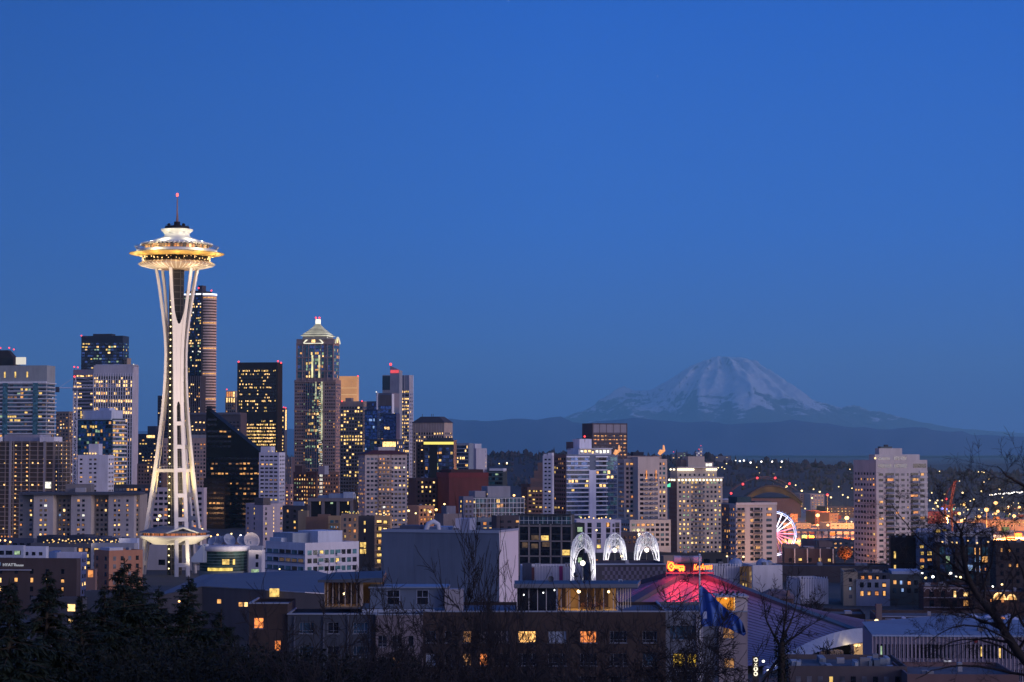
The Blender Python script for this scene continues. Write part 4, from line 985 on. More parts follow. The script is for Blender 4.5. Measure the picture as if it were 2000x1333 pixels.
    b = Bld('apartment_block', 'dark block with big yellow lit windows at its foot beside the balcony front', 720, 1130, 'building')
    v = b.vol(700, 731, 735, 1008, a=8, mat=Wm(.085, .075, .075)); b.win(v, 'L', 2.6, 4.0, .5, .45, .15, '15', 'D', n=4, mask='0100', litrow={0: 1, 1: .5, 3: 1}); b.win(v, 'L', 4, 3.4, .85, .72, 1, '5555', '5', zt=at(720, 1058, 1130).z, n=2, x0=.0, x1=.5, rows=lambda r, n: r in (0, 1, 3)); b.done(30)
    b = Bld('apartment_block', 'orange lit apartment front with glowing balcony rooms beside the big grey box', 750, 1120, 'building')
    v = b.vol(732, 762, 766, 1008, a=8, mat=Wm(.44, .28, .16)); b.win(v, 'L', 2.8, 3.3, .8, .6, .85, '1155125', 'D'); b.bands(v, 'L', 3.3, .35, .8, Wm(.48, .32, .20), top=4.6); b.lights(v, 'L', 6, v.z1 + 1, .4, PANE['1'](), part='deck_lamp', out=-1.5); b.done(60)
    b = Bld('warehouse_block', 'tan lit low block with rows of small windows left of the dark red block', 820, 1450, 'building')
    v = b.vol(796, 818, 848, 988, a=50, mat=Wm(.44, .26, .17)); b.win(v, 'R', 3, 3, .6, .6, .4, '8385'); b.done(30)
    b = Bld('office_block', 'dark brick block with three lit windows between the cream tower and the glass tower', 812, 1620, 'building')
    v = b.vol(797, 812, 853, 934, a=60, mat=Wm(.09, .062, .065)); b.win(v, 'R', 3.4, 3.4, .5, .5, .16, '15', 'D'); b.done(30)
    b = Bld('office_block', 'grey windowless roof blocks in front of the dark red block', 870, 1250, 'building')
    v = b.vol(849, 866, 902, 1004, a=60, mat=Wm(.19, .16, .17)); v2 = b.vol(862, 872, 890, 989, a=60, Y=1256, mat=Wm(.16, .16, .21)); b.done(3)
    b = Bld('apartment_block', 'narrow grey slab with a column of yellow windows left of the glass office', 905, 1330, 'building')
    v = b.vol(896, 905, 925, 970, a=60, mat=Wm(.16, .16, .22)); b.win(v, 'R', 3, 3, .5, .5, .15, '2', 'D'); b.win(v, 'L', 5, 3, .4, .5, .5, '55', 'D'); b.done(30)
    b = Bld('apartment_block', 'small grey block with white window frames below the glass office', 945, 1220, 'building')
    v = b.vol(918, 926, 968, 1012, a=75, mat=Wm(.22, .26, .30)); b.win(v, 'R', 4, 3.2, .6, .6, .3, '18', 'DB'); b.done(20)
    b = Bld('low_block', 'long low dark roofed block under the glass office', 980, 1200, 'building')
    v = b.vol(960, 970, 1020, 1008, a=75, mat=Wm(.07, .06, .075)); b.win(v, 'R', 4, 3.2, .5, .4, .15, '28', 'D'); b.done(20)
    b = Bld('striped_block', 'block of alternating white panels and dark window strips behind the white arches', 1168, 1250, 'building')
    v = b.vol(1120, 1126, 1213, 1016, a=80, mat=Wm(.60, .58, .68)); b.win(v, 'R', 2.9, 3.1, .9, .86, .14, '2257', 'DBD', mask='10', top=1.4, n=9); b.win(v, 'R', 3, 3.1, .5, .6, .1, '2', 'B', x0=.8); b.lights(v, 'R', 8, v.z1 + 1.2, .4, PANE['1'](), part='deck_lamp', out=-2, x0=.1, x1=.8); b.done(70)
    b = Bld('steel_office', 'black steel and glass office with a clear glass top storey, centre right', 1070, 1050, 'building')
    v = b.vol(1012, 1118, 1124, 1024, a=8, mat=Wm(.045, .045, .05)); b.win(v, 'L', 5.2, 3.6, .92, .88, .10, '57', 'D', top=1.2, litrow={1: .35, 3: .3}); b.ribs(v, 'L', 5.2, .7, .35, Wm(.24, .21, .20)); b.bands(v, 'L', 7.2, .6, .35, Wm(.24, .21, .20), top=1.0)
    u = b.vol(1014, 1116, 1122, 1006, a=8, Y=1053, zb=v.z1 - 1, mat=Wm(.06, .075, .08)); b.win(u, 'L', 2.3, 4.0, .86, .84, .06, '59', 'TBB', top=.6, nr=1); b.ribs(u, 'L', 2.3, .22, .2, Wm(.50, .55, .58)); b.bands(u, 'L', 2.2, .25, .22, Wm(.5, .55, .58), top=.6)
    b.bands(u, 'L', 99, .5, 2.0, Wm(.03, .03, .035), top=0, rows=lambda r, n: r == 0, part='roof_slab'); b.done(70)
    b = Bld('glass_office', 'dark glass wing with coloured reflections right of the steel office', 1135, 1060, 'building')
    v = b.vol(1112, 1122, 1142, 1022, a=75, mat=Wm(.03, .035, .04)); b.win(v, 'R', 2.6, 3.6, .9, .8, .2, '599', 'DT'); b.done(20)
    b = Bld('low_block', 'dim brown block behind the arches and in front of the beige tower', 1225, 1300, 'building')
    v = b.vol(1206, 1214, 1246, 1040, a=70, mat=Wm(.13, .10, .10)); b.win(v, 'R', 3, 3, .5, .5, .12, '28', 'D'); b.done(20)
    b = Bld('low_block', 'long low dark terrace with street level lights behind the white arches', 1250, 1000, 'building')
    v = b.vol(1140, 1146, 1420, 1082, a=84, mat=Wm(.05, .05, .055)); b.win(v, 'R', 6, 4, .5, .5, .25, '285', 'D', nr=1); b.done(30)
    b = Bld('low_block', 'tan low block with one lit window right of the third white arch', 1310, 980, 'building')
    v = b.vol(1290, 1296, 1330, 1086, a=80, mat=Wm(.30, .23, .19)); b.win(v, 'R', 4, 3, .5, .6, .5, '8', 'D'); b.done(8)
    b = Bld('low_block', 'grey blue low block at the foot of the cream balcony slab', 1370, 1020, 'building')
    v = b.vol(1340, 1346, 1424, 1088, a=80, mat=Wm(.14, .14, .2)); b.win(v, 'R', 6, 3, .3, .4, .2, '2', 'D'); b.done(8)
    # right hand side
    b = Bld('dark_block', 'near black block with bright yellow stair windows in front of the lone right tower', 1765, 1010, 'building')
    v = b.vol(1739, 1790, 1796, 1050, a=8, mat=Wm(.028, .022, .022)); b.win(v, 'L', 3, 6.2, .5, .5, 0, '5', 'D', top=5, x0=.03, x1=.2, n=1, litrow={0: 1, 1: 1}); b.done(10)
    b = Bld('apartment_block', 'blue grey metal clad block with lit windows right of the near black block', 1808, 1000, 'building')
    v = b.vol(1790, 1826, 1832, 1040, a=8, mat=Wm(.12, .16, .24)); b.win(v, 'L', 3, 3.2, .6, .55, .4, '2855', 'DB'); b.mech(v, .1, .9, .1, .9, 1, Wm(.5, .5, .6)); b.done(30)
    b = Bld('glass_office', 'blue glass office with white framed top storey and coloured shop lights, right', 1890, 980, 'building')
    v = b.vol(1828, 1990, 2000, 1064, a=6, mat=Wm(.05, .045, .05)); b.win(v, 'L', 3.2, 3.9, .85, .85, .18, '22869', 'NTBD', top=1, mask='1110'); b.ribs(v, 'L', 9.6, 1.6, .5, Wm(.04, .03, .03))
    u = b.vol(1846, 1940, 1946, 1042, a=6, Y=984, zb=v.z1 - .5, mat=Wm(.55, .56, .62)); b.win(u, 'L', 6.4, 5.0, .88, .75, .0, '2', 'NT', top=.8, nr=1)
    b.bands(u, 'L', 99, .5, 1.6, Wm(.6, .6, .66), top=.1, rows=lambda r, n: r == 0, part='cornice'); b.lights(v, 'L', 9, v.z1 + 1, .4, PANE['1'](), part='deck_lamp', out=-1)
    b.win(v, 'L', 2.0, 2.2, .4, .5, .7, '668889', 'D', zt=at(1890, 1108, 980).z, nr=1, x0=.4, x1=.9); b.mech(v, .3, .5, .2, .6, 7, Wm(.4, .38, .42)); b.done(70)
    b = Bld('brick_block', 'dark brick block with few lights at the right edge behind the bare tree', 1985, 930, 'building')
    v = b.vol(1945, 2030, 2036, 1060, a=6, mat=Wm(.055, .04, .04)); b.win(v, 'L', 3.4, 3.3, .4, .5, .2, '28', 'D'); b.done(30)
    b = Bld('low_block', 'white low roof boxes below the port lights left of the right hand glass office', 1800, 1250, 'building')
    v = b.vol(1790, 1858, 1864, 1026, a=6, mat=Wm(.5, .47, .5)); b.win(v, 'L', 4, 4, .8, .5, .5, '55', 'D', nr=1, top=1.5); v = b.vol(1870, 1925, 1931, 1024, a=6, Y=1240, mat=Wm(.44, .40, .42)); b.done(12)
    b = Bld('apartment_block', 'grey and teal apartment block with tan left end and warm windows, lower right', 1720, 850, 'building')
    v = b.vol(1647, 1675, 1678, 1117, a=6, mat=Wm(.30, .25, .19)); b.win(v, 'L', 4, 3.2, .3, .45, .15, '6', 'CD')
    v = b.vol(1672, 1738, 1741, 1132, a=6, Y=848, mat=Wm(.20, .22, .29)); b.win(v, 'L', 2.6, 3.2, .5, .6, .3, '228', 'DDC', top=.6)
    v = b.vol(1674, 1738, 1741, 1119, a=6, Y=851, zb=v.z1 - .5, mat=Wm(.05, .055, .075)); b.win(v, 'L', 2.6, 2.9, .5, .65, .5, '1228', 'D', top=.5, nr=1)
    v = b.vol(1736, 1800, 1806, 1122, a=6, Y=852, mat=Wm(.06, .075, .085)); b.win(v, 'L', 3.0, 3.2, .5, .55, .2, '2869', 'DCB'); b.mech(v, .0, .9, .1, .9, 1.0, Wm(.3, .36, .5)); b.done(80)
    b = Bld('brick_market_hall', 'dark red brick hall with arched windows and pale string courses, lower right', 1855, 820, 'building')
    v = b.vol(1804, 1902, 1910, 1146, a=6, mat=Wm(.10, .05, .045)); b.win(v, 'L', 4.6, 3.6, .4, .7, .4, '1288', 'D', top=1); b.bands(v, 'L', 3.6, .35, .3, Wm(.42, .36, .36), top=.6)
    for i in range(6):
        P, d, w, n = b.face(v, 'L'); q = P + d * (w * (i + .5) / 6) + n * .15; m = MB()
        pts = [Vector((q.x, q.y, v.z1 - 2.0)) + Vector((d.x, d.y, 0)) * (1.3 * cos(t)) + Vector((0, 0, 1.2 * sin(t))) for t in [pi * k / 8 for k in range(9)]]
        m.tube(pts, .14, 4); m.build('window_arch', Wm(.45, .38, .38), b.root)
    b.done(30)
    b = Bld('brick_market_hall', 'low dark hall with two glowing arched entrances at the right edge', 1945, 800, 'building')
    v = b.vol(1904, 2010, 2016, 1156, a=6, mat=Wm(.06, .04, .04)); P, d, w, n = b.face(v, 'L')
    for px, r in ((1952, 2.2), (1976, 1.6)):
        q = at(px, 1172, 798); m = MB(); pts = [(q.x + r * cos(pi * k / 12), q.y, q.z + r * sin(pi * k / 12) * 1.1) for k in range(13)]
        m.tube(pts, .3, 5); m.build('lit_arch', PANE['1'](), b.root); m = MB(); m.add([(a_, q.y + .5, c_) for a_, b_, c_ in pts], [tuple(range(12, -1, -1))]); m.build('arched_window', PANE['2'](), b.root)
    b.win(v, 'L', 3.6, 3.4, .5, .4, .12, '28', 'D'); b.done(20)
    b = Bld('low_block', 'long dark flat roof with a lit yellow doorway behind the purple arena roof', 1650, 720, 'building')
    v = b.vol(1560, 1690, 1700, 1200, a=6, mat=Wm(.05, .035, .035)); b.win(v, 'L', 3, 3, .35, .7, .0, '5', 'D', x0=.93, x1=1, n=1, litrow={1: 1}); b.mech(v, .2, .3, .2, .4, .6, Wm(.3, .3, .36)); b.done(8)
    b = Bld('low_block', 'low grey house roofs with a brick chimney right of the dark flat roof', 1790, 690, 'building')
    v = b.vol(1710, 1960, 1970, 1204, a=5, mat=Wm(.07, .05, .05)); b.win(v, 'L', 9, 3.4, .6, .5, .0, '5', 'D')
    b.bands(v, 'L', 99, .4, .5, Wm(.22, .25, .34), top=.3, rows=lambda r, n: r == 0, part='gutter'); c = at(1717, 1200, 688); m = MB(); m.box(c.x - .9, c.x + .9, 688, 690, c.z - 4, c.z + 3.2); m.build('chimney', Wm(.16, .12, .11), b.root); b.done(12)
    b = Bld('low_block', 'low tan block with one bright lamp behind the white curved arena edge', 1770, 620, 'building')
    v = b.vol(1700, 1830, 1836, 1224, a=5, mat=Wm(.17, .13, .12)); b.win(v, 'L', 4, 3, .3, .4, .1, '2', 'D'); b.mech(v, .45, .5, .1, .3, 2.2, Wm(.5, .5, .55)); b.mech(v, .6, .65, .1, .3, 1.6, Wm(.5, .5, .55)); b.done(10)
    # science centre halls
    for nm, lab, xl, xr, yt, yb, Y, msk in (
        ('fluted_hall', 'white fluted hall left of the first white arch with a purple banner', 1020, 1160, 1107, 1150, 820, 1),
        ('fluted_hall', 'grey fluted hall right of the red lit arena sign', 1384, 1446, 1106, 1160, 860, 0),
        ('fluted_hall', 'plain white hall wall at the right end of the fluted halls', 1470, 1528, 1104, 1135, 900, 2),
        ('fluted_hall', 'small white fluted hall wall standing alone among dark trees, right', 1563, 1617, 1131, 1180, 860, 0)):
        b = Bld(nm, lab, (xl + xr) / 2, Y, 'hall')
        v = b.vol(xl, xr, xr, yt, mat=Wm(.58, .55, .58), dep=20)
        if msk != 2:
            b.ribs(v, 'L', 1.05, .38, .45, Wm(.66, .62, .64)); 
            P, d, w, n = b.face(v, 'L'); m = MB(); k = int(w / 1.05)
            for i in range(k + 1):
                q = P + d * min(w - .3, i * 1.05) + n * .45; m.obox(q, d * .3, -n * .4, v.z1, v.z1 + .9)
            m.build('roof_crocket', Wm(.66, .63, .66), b.root)
        if msk == 1:
            m = MB(); P, d, w, n = b.face(v, 'L'); q = P + d * (w * (1092 - xl) / (xr - xl)) + n * .6; m.obox(q, d * 1.35, -n * .1, v.z1 - 9, v.z1 + .2); m.build('purple_banner', Wm(.26, .035, .13), b.root)
            m = MB(); q = P + d * (w * (1028 - xl) / (xr - xl)) + n * .6; m.obox(q, d * 3.0, -n * .1, v.z1 - 6.5, v.z1 - .2); m.build('dark_poster', Wm(.12, .045, .05), b.root)
            m = MB(); q = P + n * .8; m.obox(q, d * (w * .13), -n * .2, v.z1 - 7, v.z1 + 1.4); m.build('dark_end', Wm(.05, .06, .1), b.root)
        b.done(4)
    b = Bld('bronze_tower', 'short golden brown tower with paired lit slots between the fluted halls', 1455, 855, 'building')
    v = b.vol(1445, 1463, 1468, 1108, a=14, mat=Wm(.30, .17, .06)); b.win(v, 'L', 1.8, 2.2, .45, .7, .35, '55', 'C', n=2); b.win(v, 'R', 1.8, 2.2, .4, .7, .35, '55', 'C', n=2); b.done(20)
    b = Bld('checkered_hall', 'dark hall with chequered panel wall beneath the white arches', 1230, 790, 'hall')
    v = b.vol(1152, 1300, 1300, 1101, mat=Wm(.055, .05, .07), dep=25); P, d, w, n = b.face(v, 'L'); m = MB()
    for i in range(24):
        for j in range(5):
            if (i + j) % 2: q = P + d * (w * .16 + w * .84 * i / 24) + n * .1; m.obox(q, d * (w * .035), -n * .05, v.z1 - 1.2 - (j + 1) * 1.4, v.z1 - 1.2 - j * 1.4)
    m.build('chequer_panel', Wm(.12, .11, .16), b.root); b.bands(v, 'L', 99, .5, .4, Wm(.24, .28, .38), top=.2, rows=lambda r, n: r == 0, part='cornice'); b.done(3)
# ------------------------------------------------------------------ lettering
def sign_text(txt, name, loc, ang, size, mat, parent=None, depth=.2, shear=0.0, tilt=0.0, align='LEFT'):
    cu = bpy.data.curves.new(name, 'FONT')
    cu.body = txt; cu.size = size; cu.extrude = depth / 2; cu.shear = shear; cu.align_x = align
    tmp = bpy.data.objects.new(name, cu)
    COL.objects.link(tmp)
    dg = bpy.context.evaluated_depsgraph_get()
    me = bpy.data.meshes.new_from_object(tmp.evaluated_get(dg))
    bpy.data.objects.remove(tmp)
    me.materials.clear(); me.materials.append(mat)
    o = bpy.data.objects.new(name, me)
    COL.objects.link(o)
    o.rotation_euler = (pi / 2, -tilt, ang)
    if parent is not None:
        o.parent = parent; o.location = Vector(loc) - wloc(parent)
    else: o.location = loc
    return o
def lerp_tab(t, z):
    for (z0, *a), (z1, *b) in zip(t, t[1:]):
        if z <= z1:
            k = (z - z0) / (z1 - z0)
            return [p + (q - p) * k for p, q in zip(a, b)]
    return list(t[-1][1:])
def smooth_tab(t, z):
    """Catmull-Rom through the table so that the legs curve"""
    n = len(t)
    for i in range(n - 1):
        if z <= t[i + 1][0] or i == n - 2:
            p0 = t[max(i - 1, 0)]; p1 = t[i]; p2 = t[i + 1]; p3 = t[min(i + 2, n - 1)]
            h = p2[0] - p1[0]; k = max(0, min(1, (z - p1[0]) / h)); r = []
            for j in range(1, len(p1)):
                m1 = (p2[j] - p0[j]) / (p2[0] - p0[0]) * h; m2 = (p3[j] - p1[j]) / (p3[0] - p1[0]) * h
                r.append((2 * k**3 - 3 * k**2 + 1) * p1[j] + (k**3 - 2 * k**2 + k) * m1 + (-2 * k**3 + 3 * k**2) * p2[j] + (k**3 - k**2) * m2)
            return r
# ------------------------------------------------------------------ the observation tower
NX, NY = at(342.5, 880, 1060).x, 1060.0
def observation_tower():
    root = thing('observation_tower', 'tall white floodlit tower with a saucer top on three curved legs at left', 'tower', (NX, NY, 0))
    white = wall((.74, .68, .62), .55, .07, 'white_tower_paint')
    cream = wall((.74, .71, .62), .5, .05, 'cream_tower_paint')
    gold = wall((.62, .40, .13), .45, .08, 'gold_lit_underside')  # golden lamplight under the halo, put into the surface colour
    dark = wall((.025, .022, .022), .6, .2, 'dark_tower_steel')
    steel = plain('dark_metal', (.04, .04, .045))
    zy = lambda y: ZC + (880 - y) * 1060 / F
    c = (NX, NY)
    # z, distance of the pair from the axis, half gap of the pair
    T = [(-2, 16.2, 2.8), (22.8, 13.3, 2.45), (54, 9.0, 2.0), (82, 5.7, 1.75), (104.6, 4.5, 1.85), (119.5, 5.2, 2.4), (139, 7.3, 4.3), (148.5, 8.8, 5.1)]
    PH = radians(22)
    for k in range(3):
        a = PH + k * 2 * pi / 3
        e = Vector((sin(a), -cos(a)))            # outwards
        t = Vector((cos(a), sin(a)))             # along the pair
        m = MB(); wd = 1.75; zs = [-2 + i * 150.5 / 50 for i in range(51)]
        for sgn in (-1, 1):
            vs = []
            for z in zs:
                r, s = smooth_tab(T, z)
                w2 = wd / 2 * (1.0 - .2 * sstep(z / 140))
                p = Vector(c) + e * r + t * (s * sgn)
                for dx, dy in ((-1, -1), (1, -1), (1, 1), (-1, 1)):
                    q = p + t * (dx * w2) + e * (dy * w2 * .85)
                    vs.append((q.x, q.y, z))
            fs = [(4 * i + j, 4 * i + (j + 1) % 4, 4 * i + 4 + (j + 1) % 4, 4 * i + 4 + j) for i in range(50) for j in range(4)] + [(3, 2, 1, 0), (200, 201, 202, 203)]
            m.add(vs, fs)
        # the web that joins the pair, with arched ends
        n = 40; vs = []
        z0, z1 = 83.5, 121.0
        for i in range(n + 1):
            z = z0 + (z1 - z0) * i / n
            r, s = smooth_tab(T, z); vs.append((z, r, s))
        for i in range(n):
            for off in (.25,):
                q = []
                for z, r, s in (vs[i], vs[i + 1]):
                    q.append((z, Vector(c) + e * (r + off) - t * s, Vector(c) + e * (r + off) + t * s, Vector(c) + e * (r - .4) - t * s, Vector(c) + e * (r - .4) + t * s))
                (za, a1, b1, a2, b2), (zb, c1, d1, c2, d2) = q
                m.quad((*a1, za), (*b1, za), (*d1, zb), (*c1, zb)); m.quad((*b2, za), (*a2, za), (*c2, zb), (*d2, zb))
        def arch(zbase, zpeak, up):
            q = []
            for i in range(13):
                u = i / 12 * 2 - 1
                zz = zbase + (zpeak - zbase) * (abs(u) ** 2.2)
                r, s = smooth_tab(T, zz)
                q.append((zz, Vector(c) + e * (r + .25) + t * (s * u), u))
            for (za, pa, ua), (zb, pb, ub) in zip(q, q[1:]):
                r0, s0 = smooth_tab(T, zbase)
                zm = zbase
                a3 = Vector(c) + e * (r0 + .25) + t * (s0 * ua); b3 = Vector(c) + e * (r0 + .25) + t * (s0 * ub)
                m.quad((*a3, zm), (*b3, zm), (*pb, zb), (*pa, za)); 
        arch(121.0, 133.0, 1); arch(83.5, 72.0, -1)
        for y in (828, 873, 918, 967, 1013, 1100):
            z = zy(y); r, s = smooth_tab(T, z)
            p = Vector(c) + e * (r - .75) - t * s
            m.obox(p, t * (2 * s), e * 1.5, z - .95, z + .95)
        m.build('leg', white, root)
    # lift core with its string of lamps, lattice rings
    m = MB(); m.lathe([(3.3, -1), (3.3, 149)], c, 6, 0, 0.2, 0.2 + 2 * pi, sm=False)
    for i in range(46):
        z = 2 + i * 3.2; m.lathe([(3.45, z), (3.45, z + .35)], c, 6, 1, 0.2, 0.2 + 2 * pi, sm=False)
    for k in range(6):
        a = .2 + k * pi / 3; m.tube([(c[0] + 3.4 * cos(a), c[1] + 3.4 * sin(a), 0), (c[0] + 3.4 * cos(a), c[1] + 3.4 * sin(a), 148)], .22, 4, 1)
    m.build('lift_core', [dark, wall((.10, .09, .085), .6, .2, 'lattice_steel')], root)
    lm = emit('lift_lamp', (1, .82, .38), 3.4)
    src = None
    for i in range(46):
        z = 3.2 + i * 3.15
        if src is None:
            m = MB(); m.ball((c[0] - 2.2, c[1] - 3.6, z), .34, 0, 8, 5); src = m.build('lift_lamp', lm, root); z0 = z
        else:
            o = src.copy(); COL.objects.link(o); o.location = (0, 0, z - z0)
    # the tie ring at mid height and the lower round hall
    m = MB(); zt = zy(918)
    pts = [Vector(c) + Vector((sin(PH + k * 2 * pi / 3), -cos(PH + k * 2 * pi / 3))) * 9.4 for k in range(3)]
    for k in range(3):
        a_, b_ = pts[k], pts[(k + 1) % 3]; d = (b_ - a_).normalized(); n = Vector((-d.y, d.x))
        m.obox(a_ - n * .6, d * (b_ - a_).length, n * 1.2, zt - 1.1, zt + .5); 
        for q in range(10):
            p = a_ + d * ((b_ - a_).length * q / 9); m.tube([(p.x, p.y, zt + .5), (p.x, p.y, zt + 1.8)], .07, 4)
        m.tube([(a_.x, a_.y, zt + 1.8), (b_.x, b_.y, zt + 1.8)], .07, 4)
    m.build('tie_platform', white, root)
    m = MB(); m.lathe([(3.4, zy(1026)), (6.5, zy(1026.5)), (10, zy(1030)), (16.9, zy(1038)), (17.0, zy(1039)), (16.2, zy(1039.4))], c, 72); m.build('hall_roof', wall((.16, .17, .2), .7, .15, 'slate_roof'), root)
    m = MB(); m.lathe([(15.0, zy(1046)), (15.0, zy(1039))], c, 72, 0, sm=False)
    for i in range(36):
        a = 2 * pi * i / 36; m.obox(Vector(c) + Vector((cos(a), sin(a))) * 15.05, Vector((-sin(a), cos(a))) * .3, Vector((cos(a), sin(a))) * .25, zy(1046), zy(1039), 1)
    m.build('hall_window', [emit('red_brown_lit_hall', (1, .30, .10), .30, .1, 2.2, .35), dark], root)
    m = MB(); m.lathe([(15.3, zy(1046)), (16.6, zy(1044)), (16.8, zy(1044.5)), (16.6, zy(1048)), (13.5, zy(1055)), (11, zy(1060)), (10.6, zy(1062)), (3.4, zy(1062))], c, 72); m.build('hall_saucer', white, root)
    m = MB(); e = Vector((sin(PH), -cos(PH))); t = Vector((cos(PH), sin(PH)))
    for sgn in (-1, 1):
        a_ = Vector(c) + e * 13.0; p0 = (*(a_ + t * 8.2 * sgn + e * 2.5), zy(1038.5)); p1 = (*(a_ + e * 4.2), zy(1027)); p2 = (*(a_ - e * 6), zy(1027)); p3 = (*(a_ + t * 7.0 * sgn - e * 4), zy(1035))
        m.quad(p0, p1, p2, p3)
        m.quad(p0, p1, (*(a_ + e * 4.0), zy(1030)), (*(a_ + t * 7 * sgn + e * 2.4), zy(1039.5)))
    m.build('entrance_gable', cream, root)
    # the top house
    m = MB(); m.lathe([(9.6, zy(526)), (10.4, zy(525.4)), (14, zy(522.6)), (17.2, zy(519.2)), (18.3, zy(516.5)), (18.2, zy(515)), (17, zy(513)), (15.7, zy(511.6))], c, 96)
    m.lathe([(3, zy(527)), (9.6, zy(526))], c, 48)
    m.build('lower_saucer', wall((.46, .33, .25), .55, .06, 'saucer_paint'), root)
    src = None
    for i in range(48):
        a = 2 * pi * i / 48
        if src is None:
            m = MB(); pr = [(10.2, zy(526.2)), (14, zy(523.3)), (17.3, zy(519.8)), (18.6, zy(516.6)), (17.4, zy(512.6))]
            vs = []
            for r, z in pr: vs += [(c[0] + r, c[1] - .16, z), (c[0] + r, c[1] + .16, z), (c[0] + r - .8, c[1] + .16, z + .3), (c[0] + r - .8, c[1] - .16, z + .3)]
            fs = [(4 * q + j, 4 * q + (j + 1) % 4, 4 * q + 4 + (j + 1) % 4, 4 * q + 4 + j) for q in range(4) for j in range(4)]
            m.add(vs, fs); src = m.build('saucer_fin', cream, root)
        else:
            o = src.copy(); COL.objects.link(o); o.rotation_euler = (0, 0, a)
    m = MB(); m.lathe([(15.6, zy(511.8)), (16.5, zy(501.8))], c, 96); m.build('restaurant_glazing', glass('dark_brown_glass', (.016, .012, .01), .15), root)
    rr = random.Random(5); m = MB()
    for i in range(46):
        a = rr.uniform(pi * 1.02, pi * 1.98); z = zy(rr.uniform(509.6, 504)); r = 16.35 - (z - zy(502)) * -.05
        q = Vector(c) + Vector((cos(a), sin(a))) * 16.5; m.ball((q.x, q.y, z), rr.uniform(.14, .34), 0, 6, 4)
    m.build('restaurant_lamp', PANE['1'](), root)
    m = MB(); m.lathe([(16.3, zy(502.3)), (17.2, zy(501.2)), (20.5, zy(498.2)), (22.7, zy(496.3))], c, 96); m.build('halo_underside', gold, root)
    m = MB(); m.lathe([(22.7, zy(496.3)), (23.0, zy(495.6)), (22.8, zy(495.0)), (21.5, zy(494.2)), (19.5, zy(493.0))], c, 96); m.build('halo_ring', wall((.60, .46, .22), .45, .06, 'gold_lit_rim'), root)  # the rim's golden light is put into its colour as well
    m = MB(); m.lathe([(19.5, zy(493.0)), (19.4, zy(490.2)), (19.0, zy(488.2)), (15.2, zy(488.0))], c, 96); m.build('deck_edge', cream, root)
    m = MB()
    for i in range(60):
        a = 2 * pi * i / 60; p = Vector(c) + Vector((cos(a), sin(a))) * 19.0; q = Vector(c) + Vector((cos(a), sin(a))) * 20.2
        m.tube([(p.x, p.y, zy(488)), (q.x, q.y, zy(482))], .09, 4)
    for z, r in ((zy(482), 20.2), (zy(484.5), 19.8)):
        m.tube([(c[0] + r * cos(2 * pi * i / 60), c[1] + r * sin(2 * pi * i / 60), z) for i in range(61)], .08, 4)
    m.build('deck_railing', wall((.25, .2, .16), .5, .1, 'railing'), root)
    m = MB(); m.lathe([(15.2, zy(488)), (15.2, zy(478.3))], c, 64, 0); m.build('deck_wall', glass('dark_brown_glass', (.016, .012, .01), .15), root)
    for i in range(64):
        a = 2 * pi * i / 64
        fr = sin(a) < .15
        if not fr or rr.random() < .25: continue
        m = MB(); q = Vector(c) + Vector((cos(a), sin(a))) * 15.3; d = Vector((-sin(a), cos(a)))
        k = '17283' [rr.randrange(5)]
        m.obox(q - d * .62, d * 1.24, Vector((cos(a), sin(a))) * .06, zy(486.5), zy(480)); m.build('deck_window', PANE[k](), root)
    m = MB(); pr = [(7.7, zy(447.6)), (7.75, zy(449)), (7.2, zy(451.5)), (6.3, zy(454.6)), (5.9, zy(457.5)), (6.0, zy(460)), (6.6, zy(462.6)), (8.2, zy(465.3)), (11, zy(469)), (14, zy(473)), (16.6, zy(476.6)), (17.0, zy(478)), (15.3, zy(478.4))]
    m.lathe(pr, c, 96); m.build('crown_roof', cream, root)
    m = MB()
    for i in range(48):
        a = 2 * pi * (i + .5) / 48; q = Vector(c) + Vector((cos(a), sin(a))) * 16.7; m.ball((q.x, q.y, zy(477.6)), .85, 0, 8, 4, .75)
    m.build('scalloped_edge', cream, root)
    m = MB(); m.lathe([(5.6, zy(447.4)), (5.9, zy(446)), (5.9, zy(442.2)), (5.2, zy(441.4)), (2.6, zy(440.8)), (1.5, zy(438)), (1.5, zy(432.5)), (.3, zy(432))], c, 40)
    for i in range(10):
        a = 2 * pi * i / 10; m.tube([(c[0] + 5.4 * cos(a), c[1] + 5.4 * sin(a), zy(441.5)), (c[0] + 5.4 * cos(a), c[1] + 5.4 * sin(a), zy(438))], .12, 4)
    for x in (-3.6, 3.4): m.ball((c[0] + x, c[1] - 2, zy(439)), .8, 0, 8, 5)
    m.build('mast_base', dark, root)
    m = MB(); m.tube([(*c, zy(432.5)), (*c, zy(415)), (*c, zy(380))], [.5, .38, .22], 6)
    for a in (0, 2.1, 4.2): m.tube([(c[0] + .8 * cos(a), c[1] + .8 * sin(a), zy(433)), (*c, zy(405))], .1, 4)
    m.build('mast', wall((.30, .16, .12), .6, .1, 'mast_paint'), root)
    m = MB(); m.ball((*c, zy(379.5)), .62, 0, 10, 6, 1.5); m.build('mast_beacon', emit('mast_beacon', (1, .10, .08), 3.2), root)
    kids = {o.name.split('.')[0]: o for o in reversed(root.children)}
    for o in list(root.children):
        up = {'saucer_fin': 'lower_saucer', 'deck_window': 'deck_wall', 'restaurant_lamp': 'restaurant_glazing', 'mast_beacon': 'mast', 'lift_lamp': 'lift_core', 'scalloped_edge': 'crown_roof', 'entrance_gable': 'hall_roof', 'halo_underside': 'halo_ring'}.get(o.name.split('.')[0])
        if up: o.parent = kids[up]
    # the floodlights that make it white
    wl = (1.0, .80, .62)
